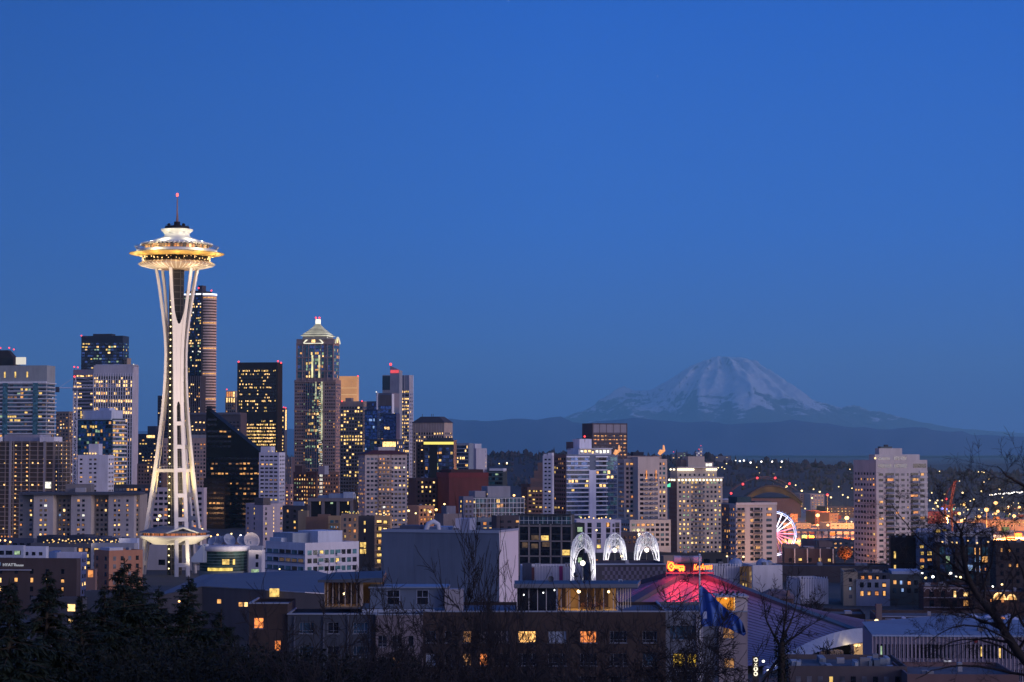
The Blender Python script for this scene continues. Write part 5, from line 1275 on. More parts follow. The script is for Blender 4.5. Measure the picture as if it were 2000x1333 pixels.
    for dx, dy, z, tz, en, an in ((-52, -95, 5, 95, 2.5e5, 66), (62, -92, 5, 95, 2.5e5, 66), (-20, -60, 3, 140, 2.2e5, 36), (10, -72, 3, 140, 2.2e5, 36)):
        light('SPOT', (NX + dx, NY + dy, z), en, wl, (NX, NY, tz), 1.0, an, .8, 'floodlight')
    for k in range(3):
        a = PH + (k + .5) * 2 * pi / 3
        p = Vector(c) + Vector((sin(a), -cos(a))) * 9
        light('SPOT', (p.x, p.y, zy(1022)), 9.0e4, (1, .78, .32), (NX, NY, 110), .4, 60, .8, 'floodlight')
    for k in range(6):
        a = PH + k * pi / 3 + .3
        q = lambda r: (NX + r * sin(a), NY - r * cos(a))
        light('POINT', (*q(12.5), zy(466)), 1700, (1, .92, .66), None, .3, name='crown_light')
        light('POINT', (*q(22.2), zy(488.5)), 1700, (1, .85, .5), None, .8, name='deck_light')
        for h_ in (0, pi / 6): light('POINT', (NX + 20.4 * sin(a + h_), NY - 20.4 * cos(a + h_), zy(508)), 620, (1, .74, .28), None, .8, name='halo_light')
        light('POINT', (*q(15.5), zy(534)), 1300, (1, .78, .50), None, .8, name='saucer_light')
    for dx in (-19, 19): light('SPOT', (NX + dx, NY - 22, 2), 2.2e4, (1, .86, .58), (NX, NY, 26), .5, 60, .8, 'floodlight')
# ------------------------------------------------------------------ white arches
def lace_arch(x0, x1, ytop, ybot, Y, label):
    """four lattice legs of slender ribs that fan out upwards and meet in pointed arches under a lace crown"""
    p0 = at(x0, ytop, Y); p1 = at(x1, ytop, Y); zt = p0.z; zb = at((x0 + x1) / 2, ybot, Y).z - 4
    cx = (p0.x + p1.x) / 2; wd = (p1.x - p0.x) / 2; cy = Y + wd
    root = thing('white_arch', label, 'arch', (cx, cy, gz(cx, cy)), 'white lattice arches in the court')
    mat = wall((.80, .80, .82), .5, .03, 'white_concrete')
    H = zt - zb; hs = zt - 8.6
    rot = .07
    def P(ax, ay, z): return (cx + ax * cos(rot) - ay * sin(rot), cy + ax * sin(rot) + ay * cos(rot), z)
    q = wd * .86
    for sx, sy in ((-1, -1), (1, -1), (1, 1), (-1, 1)):
        m = MB()
        def rib(fx, fy, zs, top):
            """from the foot at the corner up to a point (top) of the crown"""
            pts = []
            for i in range(19):
                u = i / 18
                z = zb + (top[2] - zb) * u
                k = max(0.0, (z - zs) / (top[2] - zs)); e = 1 - sqrt(max(0, 1 - k * k)) if top[2] > zs else 0
                bx = sx * q + fx * (.22 + .75 * u); by = sy * q + fy * (.22 + .75 * u)
                pts.append(P(bx + (top[0] - bx) * e, by + (top[1] - by) * e, z))
            return pts
        # inner ribs: the pointed arches of two faces; outer ribs: up to the crown
        A = rib(-sx * .9, 0, hs - 5.5, (0, sy * q * .98, zt - 5.2)); B = rib(0, -sy * .9, hs - 5.5, (sx * q * .98, 0, zt - 5.2))
        C = rib(-sx * .2, -sy * .2, hs - 1, (0, 0, zt)); D = rib(-sx * .45, 0, hs - 2, (0, sy * q * .62, zt - 1.9)); E = rib(0, -sy * .45, hs - 2, (sx * q * .62, 0, zt - 1.9))
        for r in (A, B, C, D, E): m.tube(r, [.22 - .007 * i for i in range(19)], 5)
        for r1, r2 in ((A, D), (D, C), (C, E), (E, B)):
            for i in range(12, 18): m.tube([r1[i], r2[i + 1]], .06, 4); m.tube([r2[i], r1[i + 1]], .06, 4)
        m.tube([A[18], D[18], C[18], E[18], B[18]], .12, 4)
        m.build('arch_leg', mat, root)
    m = MB(); m.ball((cx, cy, zb + 9.6), .85, 0, 12, 8); m.tube([(cx, cy, zb), (cx, cy, zb + 8.6)], .1, 5, 1)
    m.build('globe_lamp', [emit('globe_lamp', (1, .90, .70), 4.0), plain('dark_metal', (.04, .04, .045))], root)
    for dx in (-1, 1):
        light('SPOT', (cx + dx * wd * .9, cy - wd * 2.6, zb + 3), 8.0e3, (1, .96, .93), (cx, cy, zb + H * .66), .3, 70, .8, 'floodlight')
    light('POINT', (cx, cy, hs - 8), 1100, (1, .96, .93), None, .4, name='crown_light')
# ------------------------------------------------------------------ arena with the red neon key
def arena():
    Y0 = 680.0
    ap = at(1345, 1109, Y0); ax, ay, az = ap.x, ap.y, ap.z
    root = thing('arena', 'big pyramid roofed arena with purple ribbed roof lit red under its neon sign', 'arena', (ax, ay, 0))
    roof = wall((.18, .16, .235), .42, .15, 'standing_seam_roof', streak=0)
    rib = wall((.05, .075, .10), .6, .1, 'dark_roof_beam')
    v = [Vector((51, -40)), Vector((-40, -51)), Vector((-51, 40)), Vector((40, 51))]
    zc = 5.6
    def S_(k, u, w):
        a, b = v[k], v[(k + 1) % 4]
        p = Vector((ax, ay)) + a * u + b * w
        z = az - 1.0 + (zc - az + 1.0) * u + (zc - az + 1.0) * w + (az - 1.0 - 2 * zc + (az - 14) * .22) * u * w
        return (p.x, p.y, z)
    for k in range(4):
        m = MB(); n = 26
        for i in range(n):
            for j in range(n):
                m.quad(S_(k, i / n, j / n), S_(k, i / n, (j + 1) / n), S_(k, (i + 1) / n, (j + 1) / n), S_(k, (i + 1) / n, j / n))
        for i in range(1, 27):      # standing seams along both rulings, meeting on the diagonal
            u = i / 27
            for f in (0, 1):
                q = []
                for j in range(9):
                    w = u + (1 - u) * j / 8
                    p = S_(k, u, w) if f == 0 else S_(k, w, u)
                    q.append((p[0], p[1], p[2] + .10))
                m.tube(q, .13, 3, 0, False)
        m.build('roof_panel', roof, root)
    for k in range(4):
        a = v[k]; t = Vector((-a.y, a.x)).normalized() * 1.9; m = MB(); n = 16; pts = []
        for i in range(n + 1):
            u = i / n; p = Vector((ax, ay)) + a * u; z = az + (zc - az) * u + .3
            pts.append((p + t, p - t, z))
        for (a1, b1, z1), (a2, b2, z2) in zip(pts, pts[1:]):
            m.quad((*a1, z1), (*a2, z2), (*b2, z2), (*b1, z1)); m.quad((*a1, z1), (*a1, z1 - 2), (*a2, z2 - 2), (*a2, z2)); m.quad((*b1, z1 - 2), (*b1, z1), (*b2, z2), (*b2, z2 - 2))
        m.build('roof_truss', rib, root)
        m = MB(); p = Vector((ax, ay)) + a; q = p + a.normalized() * 16
        tt = t * 1.6
        m.add([(*(p + tt), zc + .2), (*(p - tt), zc + .2), (*(q - tt * .6), -2), (*(q + tt * .6), -2), (*(p + tt), zc - 3), (*(p - tt), zc - 3), (*(q - tt * .6), -5), (*(q + tt * .6), -5)], [(0, 1, 2, 3), (7, 6, 5, 4), (0, 3, 7, 4), (1, 5, 6, 2), (0, 4, 5, 1), (3, 2, 6, 7)])
        m.build('concrete_abutment', Wm(.5, .47, .5), root)
    m = MB(); d = 4.6
    for k in range(1): m.box(ax - 3.2, ax + 4.6, ay - 3, ay + 3, az - 2, az + 1.4)
    m.build('roof_lantern', Wm(.03, .035, .05), root)
    for px, wd in ((1330, 2.2), (1342, 1.9), (1356, 2.2)):
        m = MB(); p = at(px, 1089, Y0); m.tube([(p.x - wd, ay, az + 2.4), (p.x + wd, ay, az + 2.4)], 1.25, 12); m.build('roof_vent', Wm(.36, .37, .44), root)
    m = MB(); q = [S_(0, .02, .02), S_(0, .10, .0), S_(0, .12, .12), S_(0, .0, .10)]; m.add([(x, y, z + .3) for x, y, z in q], [(0, 1, 2, 3)]); m.build('apex_flashing', rib, root)
    # neon
    neon = emit('yellow_neon', (1, .40, .03), 2.3); halo = emit('red_neon', (1, .03, .02), 2.6)
    SY = Y0 - 9
    base = at(1303, 1107, SY)
    s = SY / F
    def key(off, grow, mat, name):
        m = MB(); x0 = base.x; zc_ = base.z
        P = lambda px, py, dy=0: (x0 + (px - 1303) * s, SY + off + dy, at(1303, py, SY).z)
        m2 = [(1305.5, 1107), (1305.5, 1104), (1308, 1103), (1308.6, 1100), (1311.5, 1099.6), (1314, 1101), (1314.6, 1104), (1317, 1105.4), (1317, 1108), (1314.6, 1110), (1314.4, 1113), (1311.5, 1114.4), (1308.6, 1113.6), (1308, 1110.6), (1305.5, 1110), (1305.5, 1107)]
        m.tube([P(*q) for q in m2], .26 + grow, 6)
        for a_, b_ in (((1318, 1106), (1335.5, 1106.4)), ((1318, 1109.4), (1327, 1109.6)), ((1335.5, 1106.4), (1335.5, 1115)), ((1327, 1109.6), (1327, 1115)), ((1327, 1115), (1330, 1115)), ((1330, 1110), (1330, 1115)), ((1330, 1110.4), (1333, 1110.4)), ((1333, 1110), (1333, 1115)), ((1333, 1115), (1335.5, 1115))):
            m.tube([P(*a_), P(*b_)], .20 + grow, 6)
        for a_, b_ in (((1309.5, 1107), (1313.2, 1107)), ((1311.4, 1105), (1311.4, 1109))): m.tube([P(*a_), P(*b_)], .12 + grow * .5, 6)
        return m.build(name, mat, root)
    key(0, 0, neon, 'neon_key'); key(.5, .22, halo, 'neon_key_rim')
    c = at(1354.5, 1114.2, SY)
    sign_text('KeyArena', 'neon_lettering', c, 0, 2.62, neon, root, .3, .32, .06).scale.x = .54
    for dx, dz in ((-.09, -.07), (.09, .07)):
        o = sign_text('KeyArena', 'neon_lettering_rim', c + Vector((dx, .4, dz)), 0, 2.62, halo, root, .3, .32, .06); o.scale.x = .54
    m = MB(); p0 = at(1301, 1111, SY + 1); p1 = at(1394, 1111, SY + 1); m.box(p0.x, p1.x, SY + 1, SY + 1.3, az - 1.5, az - 1.0)
    for k in range(8):
        x = p0.x + (p1.x - p0.x) * k / 7; m.tube([(x, SY + 1.1, az - 7), (x, SY + 1.1, az - .6)], .08, 4)
    m.build('sign_frame', rib, root)
    for px, en in ((1309, 1.0), (1320, .9), (1332, .7), (1360, 1.1), (1374, 1.0), (1388, .9)):
        q = at(px, 1115.5, SY - 2.0); light('POINT', q, 1900 * en, (1, .025, .045), None, .5, name='neon_glow')
    # lower curved lobe of the roof edge on the right, above a lit entrance
    m = MB(); n = 18; up = []; lo = []
    for i in range(n + 1):
        t = i / n; px = 1490 + 212 * t
        up.append(at(px, 1303 - 76 * sin(t * pi * .52), 560 + 60 * t)); lo.append(at(px, 1318 - 20 * sin(t * pi) - 66 * t ** 1.5, 548 + 66 * t))
    for i in range(n): m.quad(lo[i], lo[i + 1], up[i + 1], up[i])
    m.build('lower_roof', wall((.30, .32, .38), .6, .15, 'blue_grey_roof', streak=0), root)
    m = MB(); a_ = at(1668, 1256, 606); m.box(a_.x, a_.x + 3.5, 606, 612, 0, a_.z - .1); a_ = at(1610, 1276, 590); m.box(a_.x, a_.x + 6, 596, 600, 0, a_.z); m.build('entrance_wall', Wm(.40, .30, .2), root)
    m = MB(); a_ = at(1674, 1261, 600); m.ball(a_, 1.0, 0, 10, 6, .4); m.build('entrance_lamp', PANE['1'](), root); light('POINT', a_ + Vector((-1, -2, -1)), 2500, (1, .72, .3), None, .5, name='entrance_light')
# ------------------------------------------------------------------ the big wheel and the fly tower
def big_wheel():
    Y = 2634.0; c = at(1512, 1042.5, Y); Rr = 26.2
    root = thing('ferris_wheel', 'big wheel glowing white, pink and blue half hidden behind the cream balcony slab', 'ferris wheel', (c.x, c.y, gz(c.x, Y)))
    wht = emit('white_blue_tube', (.86, .80, 1.0), 3.4, .6, 1.3, .1); pink = emit('pink_tube', (1, .20, .30), 3.6, .6, 1.3, .1); blu = emit('blue_tube', (.45, .55, 1.0), 2.0, .6, 1.3, .1)
    P = lambda r, a, dy=0: (c.x + r * sin(a), Y + dy, c.z + r * cos(a))
    m = MB(); k0 = 0
    pts = [P(Rr, 2 * pi * i / 72) for i in range(73)]
    m.tube(pts[:20], .55, 5, 1); m.tube(pts[19:55], .5, 5, 0); m.tube(pts[54:], .55, 5, 1); m.tube([P(Rr - 1.8, 2 * pi * i / 72, 1.5) for i in range(73)], .22, 4, 0)
    m.build('rim', [wht, blu], root)
    src = None
    for i in range(21):
        a = 2 * pi * (i + .3) / 21; m = MB()
        m.tube([P(2, a), P(Rr - .5, a)], .58, 5, 0); m.build('spoke', [pink if cos(a) < .55 else wht], root)
    for i in range(42):
        a = 2 * pi * (i + .5) / 42; q = P(Rr + 1.6, a)
        if src is None:
            m = MB(); m.box(q[0] - .8, q[0] + .8, q[1] - .9, q[1] + .9, q[2] - 1.3, q[2] + .9); src = m.build('gondola', Wm(.5, .5, .6), root); q0 = q
        else:
            o = src.copy(); COL.objects.link(o); o.location = (q[0] - q0[0], 0, q[2] - q0[2])
    m = MB(); m.tube([P(0, 0, -3), P(0, 0, 3)], 2.0, 12); m.build('hub', emit('red_hub', (1, .25, .35), 1.6), root)
    m = MB()
    for dx in (-11, 11):
        for dy in (-5, 5): m.tube([P(0, 0, dy * .5), (c.x + dx, Y + dy * 1.4, gz(c.x, Y))], .6, 6)
    m.build('support_leg', Wm(.5, .45, .5), root)
def fly_tower():
    b = Bld('fly_tower', 'huge plain blue grey stage box with a pale sunset lit right side, centre', 880, 620, 'building')
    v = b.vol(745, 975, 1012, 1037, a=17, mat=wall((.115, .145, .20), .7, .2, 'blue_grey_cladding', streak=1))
    P, d, w, n = b.face(v, 'R'); m = MB(); m.obox(P + n * .06, d * w, -n * .05, v.z0, v.z1 - .05); m.build('sunset_lit_side', Wm(.60, .56, .60, var=.05), b.root)  # the sunset light on this side is put into its paler colour
    P, d, w, n = b.face(v, 'L'); m = MB()
    m.obox(P + n * .25, d * w, -n * .3, v.z1 - .75, v.z1 + .12); P2, d2, w2, n2 = b.face(v, 'R'); m.obox(P2 + n2 * .25, d2 * w2, -n2 * .18, v.z1 - .5, v.z1 + .12); m.build('coping', wall((.26, .31, .40), .5, .05, 'coping_metal'), b.root)
    m = MB()
    for i in range(1, 7): m.obox(P + d * (w * i / 7) + n * .03, d * .07, -n * .05, v.z0, v.z1 - .8)
    m.build('panel_joint', Wm(.15, .17, .22), b.root)
    b.mech(v, .30, .375, .3, .6, 3.2, Wm(.28, .30, .40)); b.mech(v, .375, .42, .3, .6, 3.2, Wm(.6, .57, .64)); b.mech(v, .5, .66, .4, .8, .7, Wm(.4, .45, .55)); b.mech(v, .72, .9, .3, .7, 1.0, Wm(.10, .11, .15))
    c = at(847, 1030, 632); m = MB(); m.tube([(c.x - 2.5, 632, v.z1 - 1), (c.x - 1.5, 632, v.z1 + 1.6), (c.x, 632, v.z1 + 2.2), (c.x + 1.2, 632, v.z1 + 1.4), (c.x + 1.6, 632, v.z1 - 1)], .75, 8); m.build('curved_duct', Wm(.55, .55, .6), b.root)
    b.done(4)
    b = Bld('theatre_hall', 'wide grey blue low hall roof behind bare trees, left of the big stage box', 560, 740, 'hall')
    pts = [at(300, 1165, 690), at(395, 1145, 700), at(520, 1152, 690), at(700, 1163, 690)]; bk = [at(395, 1123, 790), at(430, 1121, 790), at(610, 1114, 790), at(690, 1132, 760)]
    m = MB()
    for i in range(3): m.quad(pts[i], pts[i + 1], bk[i + 1], bk[i])
    m.quad(pts[3], at(760, 1163, 720), at(760, 1140, 770), bk[3])
    m.build('roof', wall((.10, .12, .155), .7, .1, 'blue_grey_roof_sheet', streak=0), b.root)
    m = MB()
    for i in range(3): a_, c_ = pts[i], pts[i + 1]; m.quad((a_.x, a_.y + .5, 0), (c_.x, c_.y + .5, 0), (c_.x, c_.y + .5, c_.z - .3), (a_.x, a_.y + .5, a_.z - .3))
    m.build('wall', Wm(.075, .07, .08), b.root)
    for px, py, k in ((536, 1158, '5'), (428, 1175, '2'), (470, 1181, '2'), (480, 1181, '1')):
        p = at(px, py, 688.5); b.panes.append((p.x, p.y, p.z, 0, 3.0 if px > 500 else 1.2, 2.6 if px > 500 else 1.3, k))
    b.done(10)
# ------------------------------------------------------------------ foreground apartment building with glass rooms on its roof
def clear_pane():
    if 'clear' in MC: return MC['clear']
    m, t, b = mat_new('clear_pane')
    tr = t.nodes.new('ShaderNodeBsdfTransparent'); gl = t.nodes.new('ShaderNodeBsdfGlossy'); mx = t.nodes.new('ShaderNodeMixShader')
    gl.inputs['Roughness'].default_value = .03; mx.inputs[0].default_value = .10
    t.links.new(tr.outputs[0], mx.inputs[1]); t.links.new(gl.outputs[0], mx.inputs[2])
    t.links.new(mx.outputs[0], t.nodes['Material Output'].inputs['Surface'])
    MC['clear'] = m
    return m
def brick_mat(name, c1, c2, mort):
    m, t, b = mat_new(name)
    g = t.nodes.new('ShaderNodeNewGeometry'); mp = t.nodes.new('ShaderNodeMapping'); mp.inputs['Rotation'].default_value = (pi / 2, 0, 0)
    t.links.new(g.outputs['Position'], mp.inputs[0])
    k = t.nodes.new('ShaderNodeTexBrick'); k.inputs['Scale'].default_value = 1.0
    k.inputs['Brick Width'].default_value = .24; k.inputs['Row Height'].default_value = .08; k.inputs['Mortar Size'].default_value = .008
    k.inputs['Color1'].default_value = (*c1, 1); k.inputs['Color2'].default_value = (*c2, 1); k.inputs['Mortar'].default_value = (*mort, 1)
    n = t.nodes.new('ShaderNodeTexNoise'); n.inputs['Scale'].default_value = .5; n.inputs['Detail'].default_value = 5
    t.links.new(g.outputs['Position'], n.inputs[0])
    mx = t.nodes.new('ShaderNodeMix'); mx.data_type = 'RGBA'; mx.blend_type = 'MULTIPLY'; mx.inputs[0].default_value = .7
    t.links.new(mp.outputs[0], k.inputs[0]); t.links.new(k.outputs[0], mx.inputs[6])
    r = t.nodes.new('ShaderNodeMapRange'); r.inputs['To Min'].default_value = .4; r.inputs['To Max'].default_value = 1.4
    t.links.new(n.outputs[0], r.inputs['Value']); t.links.new(r.outputs[0], mx.inputs[7])
    t.links.new(mx.outputs[2], b.inputs['Base Color']); b.inputs['Roughness'].default_value = .9
    return m
def foreground_building():
    Y = 330.0
    s = Y / F
    X = lambda px, yy=Y: at(px, 1190, yy).x
    Z = lambda py, yy=Y: at(1000, py, yy).z
    root = thing('brick_apartment_building', 'large dark brick apartment building with glass roof rooms across the bottom centre', 'building', (X(980), Y, gz(0, Y)))
    g0 = gz(0, Y) - 3
    brick = brick_mat('brown_brick', (.052, .030, .026), (.040, .025, .023), (.046, .039, .036))
    stucco = Wm(.15, .125, .14, var=.3); grey = Wm(.045, .052, .07, var=.3); par = wall((.24, .27, .34), .5, .15, 'parapet_cap')
    frame = plain('white_window_frame', (.16, .175, .215), .5)
    holes = []
    def openwall(x0, x1, yt, mat, wins, yy=Y, name='wall', depth=14, zt=None):
        """a front wall with real window openings, its windows set back in them"""
        m = MB(); zt_ = Z(yt, yy); za = g0
        xs = sorted(set([X(x0, yy), X(x1, yy)] + [X(w[k], yy) for w in wins for k in (0, 1)]))
        zs = sorted(set([za, zt_] + [Z(w[k], yy) for w in wins for k in (2, 3)]))
        rect = [(X(w[0], yy), X(w[1], yy), Z(w[3], yy), Z(w[2], yy)) for w in wins]
        for a_, b_ in zip(xs, xs[1:]):
            for c_, d_ in zip(zs, zs[1:]):
                mx, mz = (a_ + b_) / 2, (c_ + d_) / 2
                if any(r[0] < mx < r[1] and r[2] < mz < r[3] for r in rect): continue
                m.quad((a_, yy, c_), (b_, yy, c_), (b_, yy, d_), (a_, yy, d_))
        dd = .22
        for a_, b_, c_, d_ in rect:
            m.quad((a_, yy, c_), (a_, yy, d_), (a_, yy + dd, d_), (a_, yy + dd, c_)); m.quad((b_, yy, d_), (b_, yy, c_), (b_, yy + dd, c_), (b_, yy + dd, d_))
            m.quad((a_, yy, d_), (b_, yy, d_), (b_, yy + dd, d_), (a_, yy + dd, d_)); m.quad((b_, yy, c_), (a_, yy, c_), (a_, yy + dd, c_), (b_, yy + dd, c_))
        xa, xb = X(x0, yy), X(x1, yy)
        m.quad((xa, yy + depth, za), (xa, yy, za), (xa, yy, zt_), (xa, yy + depth, zt_)); m.quad((xb, yy, za), (xb, yy + depth, za), (xb, yy + depth, zt_), (xb, yy, zt_))
        m.quad((xa, yy + depth, za), (xa, yy + depth, zt_), (xb, yy + depth, zt_), (xb, yy + depth, za))
        m.build(name, mat, root)
        m = MB(); m.quad((xa, yy, zt_ - .5), (xb, yy, zt_ - .5), (xb, yy + depth, zt_ - .5), (xa, yy + depth, zt_ - .5)); m.build('roof', wall((.10, .115, .15), .8, .25, 'flat_roofing', 0), root)
        m = MB(); m.box(xa - .08, xb + .08, yy - .10, yy + .30, zt_ + .003, zt_ + .20); m.box(xa - .08, xa + .2, yy + .305, yy + depth, zt_ + .003, zt_ + .20); m.build('parapet_cap', par, root)
        for w, (a_, b_, c_, d_) in zip(wins, rect):
            k = w[4]
            m = MB(); f = .07; y2 = yy + .14
            m.box(a_, a_ + f, y2, y2 + .07, c_, d_); m.box(b_ - f, b_, y2, y2 + .07, c_, d_); m.box(a_ + f, b_ - f, y2, y2 + .07, c_, c_ + f); m.box(a_ + f, b_ - f, y2, y2 + .07, d_ - f, d_)
            if b_ - a_ > 1.2:
                for q in ((.22, .78) if b_ - a_ > 2 else (.5,)): m.box(a_ + (b_ - a_) * q - .03, a_ + (b_ - a_) * q + .03, y2, y2 + .07, c_ + f, d_ - f)
                m.box(a_ + f, b_ - f, y2 + .002, y2 + .06, c_ + (d_ - c_) * .24, c_ + (d_ - c_) * .24 + .05)
            m.box(a_ - .12, b_ + .12, yy - .09, yy + .001, c_ - .10, c_ - .01)
            fr = m.build('window', frame, root)
            m = MB(); m.quad((a_ + f, y2 + .05, c_ + f), (b_ - f, y2 + .05, c_ + f), (b_ - f, y2 + .05, d_ - f), (a_ + f, y2 + .05, d_ - f)); m.build('pane', FG[k](), fr)
    FG = {
     'D': lambda: glass('dark_window_glass', (.012, .014, .022)), 'B': lambda: glass('blue_window_glass', (.03, .06, .10), .15, 0, .9),
     'P': lambda: wall((.24, .28, .36), .6, .1, 'window_blind'), 'Q': lambda: wall((.22, .19, .20), .7, .3, 'curtain'),
     '1': lambda: emit('lamp_lit_room', (1, .50, .14), 1.5, .12, 2.2, 1.1), '8': lambda: emit('orange_curtain_room', (1, .28, .06), .95, .15, 2.0, 1.3), '5': lambda: emit('yellow_curtain_room', (1, .62, .06), .55, .0, 2.2, 1.0),
     'L': lambda: emit('faint_amber_room', (.9, .42, .14), .25, .0, 3.0, 1.4)}
    r1, r2, r3 = (1233, 1256), (1277, 1301), (1321, 1345)
    openwall(487, 562, 1180, brick, [(496, 515, 1207, 1228, '8'), (536, 549, 1251, 1272, '8')], Y + 1.0, depth=12)
    openwall(562, 734, 1201, grey, [(x, x + w_, a_, b_, k) for a_, b_ in ((1216, 1238), (1262, 1284), (1308, 1330)) for x, w_, k in ((585, 28, 'B'), (640, 22, 'D'), (690, 28, 'B'))], Y + .5, depth=12)
    m = MB()
    for px in (575, 632, 680, 722): m.box(X(px) - .12, X(px) + .12, Y + .30, Y + .495, g0, Z(1204))
    m.build('facade_fin', Wm(.08, .09, .12), root)
    openwall(734, 826, 1202, stucco, [(738, 756, 1242, 1264, 'D'), (766, 785, 1242, 1264, 'D'), (737, 756, 1284, 1306, 'B'), (766, 785, 1284, 1306, 'L'), (797, 808, 1242, 1264, 'D')], Y - .4, depth=12)
    wins = []
    for (a_, b_), ks in ((r1, 'DDLQQ1P8DD'), (r2, 'PDL8DDDDDB'), (r3, 'DDDDDDDDDD')):
        for (x0, x1), k in zip(((832, 851), (869, 882), (904, 921), (937, 952), (966, 993), (1012, 1047), (1071, 1106), (1133, 1165), (1191, 1224), (1255, 1283)), ks):
            wins.append((x0, x1, a_, b_, k))
    openwall(826, 1300, 1196, brick, wins, Y, depth=22)
    openwall(1300, 1404, 1196, wall((.12, .13, .16), .6, .3, 'dark_cladding'), [(1308, 1362, 1222, 1250, 'B'), (1314, 1338, 1277, 1304, '5'), (1342, 1362, 1277, 1304, '5'), (1310, 1362, 1312, 1334, 'D')], Y + .2, depth=22)
    openwall(1404, 1460, 1196, Wm(.24, .20, .21, var=.3), [(1412, 1434, 1216, 1248, 'L'), (1414, 1434, 1286, 1306, 'L')], Y - .2, depth=18)
    m = MB(); m.box(X(1366) - .5, X(1366) + .55, Y - .05, Y + .18, g0, Z(1200)); m.build('white_pier', Wm(.26, .25, .29), root)
    # stair house with an orange lit opening
    m = MB(); za, zb = Z(1197), Z(1169); ya = Y + 2
    xa, xb, xm = X(1403, ya), X(1460, ya), X(1436, ya)
    m.box(xm, xb, ya, ya + 6, za - .4, zb); m.box(xa, xm - .001, ya + 3, ya + 6, za - .4, zb); m.box(xa - .3, xb + .2, ya - .4, ya + 6.2, zb + .003, zb + .22)
    m.build('stair_house', Wm(.46, .40, .40), root)
    m = MB(); m.quad((xa, ya + 2.95, za), (xm, ya + 2.95, za), (xm, ya + 2.95, zb), (xa, ya + 2.95, zb)); m.build('lit_stair_wall', Wm(.6, .36, .1), root)
    m = MB(); m.ball(((xa + xm) / 2, ya + 1.4, zb - .25), .22, 0, 8, 5, .5); m.build('ceiling_lamp', PANE['1'](), root); light('POINT', ((xa + xm) / 2, ya + 1.2, zb - .5), 170, (1, .55, .12), None, .2)
    for i in range(4):
        m = MB(); q = (X(1412 + 11 * i), ya + 2, zb + .5); m.tube([(q[0], q[1], zb + .2), q, (q[0] + .35, q[1] - .2, q[2] + .25)], .16, 6); m.build('roof_vent', plain('dark_metal', (.04, .04, .045)), root)
    # right hand glass room
    ya = Y + 2.2; zf = Z(1193, ya); zr = Z(1149, ya)
    x0, x1, x2, x3 = X(1010, ya), X(1087, ya), X(1205, ya), X(1240, ya)
    m = MB(); m.prism([(x0 - .4, ya - .9), (x3 + .3, ya - .9), (x3 + 1.3, ya + 9), (x0 - .4, ya + 9)], zr, zr + .62); m.build('flat_canopy', wall((.06, .07, .09), .6, .15, 'canopy_metal'), root)
    m = MB(); m.prism([(x0 - .5, ya - 1.0), (x3 + .4, ya - 1.0), (x3 + 1.4, ya + 9), (x3 + 1.2, ya + 9), (x3 + .2, ya - .8), (x0 - .5, ya - .8)], zr + .1, zr + .68); m.build('canopy_fascia', wall((.14, .15, .18), .5, .1, 'fascia'), root)
    m = MB()
    for px in (1010, 1033, 1050, 1067, 1087, 1096, 1108, 1113, 1131, 1147, 1162, 1179, 1198, 1206): m.box(X(px, ya) - .05, X(px, ya) + .05, ya, ya + .1, zf, zr)
    for i in range(6): y = ya + 1.2 + i * 1.3; x = x2 + (x3 - x2) * (i + .5) / 6; m.box(x - .05, x + .05, y, y + .1, zf, zr)
    m.build('mullion', Wm(.48, .46, .46), root)
    m = MB(); m.box(X(1086, ya), X(1090, ya), ya - .06, ya - .001, zf, zr); m.build('corner_post', Wm(.26, .30, .42), root)
    m = MB(); m.quad((x0, ya + .05, zf), (x1, ya + .05, zf), (x1, ya + .05, zr), (x0, ya + .05, zr)); m.build('dark_glazing', glass('dark_window_glass', (.012, .014, .022)), root)
    m = MB(); m.quad((x1 + .3, ya + .05, zf), (x2, ya + .05, zf), (x2, ya + .05, zr), (x1 + .3, ya + .05, zr)); m.build('clear_glazing', clear_pane(), root)
    m = MB(); m.box(x1, x2 + .2, ya + 7, ya + 7.2, zf, zr); m.box(x1 - .1, x1 + .05, ya + .2, ya + 7, zf, zr); m.box(x1 + .06, x2, ya + .2, ya + 6.99, zf - .2, zf + .03); m.build('room_wall', Wm(.42, .28, .13), root)
    m = MB()
    for a_, b_ in ((1099, 1107), (1134, 1147), (1150, 1161), (1165, 1176), (1182, 1192)): m.box(X(a_, ya), X(b_, ya), ya + 6.6, ya + 6.7, zf + .04, zr - .1)
    m.build('dark_panel', Wm(.05, .03, .022), root)
    m = MB(); p = (X(1131, ya), ya + 1.6, Z(1157, ya)); m.ball(p, .28, 0, 12, 8); m.build('globe_lamp', emit('globe_lamp_warm', (1, .72, .36), 5.0), root); light('POINT', (p[0], p[1] - .1, p[2] - .5), 330, (1, .62, .22), None, .25)
    p2 = (X(1190, ya), ya + 2.2, Z(1158, ya)); m = MB(); m.ball(p2, .2, 0, 10, 6); m.build('globe_lamp', emit('globe_lamp_warm', (1, .72, .36), 5.0), root); light('POINT', (p2[0], p2[1], p2[2] - .4), 200, (1, .66, .24), None, .25)
    for i, px in enumerate((1023, 1061, 1083)): m = MB(); m.ball((X(px, ya), ya - .1, Z((1162, 1158, 1153)[i], ya)), .11, 0, 8, 5); m.build('wall_lamp', emit('white_wall_lamp', (1, 1, .97), 4), root)
    m = MB(); m.box(X(1005, ya), X(1300, ya), ya - 1.9, ya - 1.8, zf - .5, zf + .12); m.build('terrace_kerb', wall((.30, .34, .42), .6, .2, 'kerb'), root)
    m = MB()
    for i in range(22): x = x3 + .2 + i * (X(1352, ya) - x3) / 21; m.box(x - .03, x + .03, ya - 1.7, ya - 1.64, zf - .3, zf + 1.0)
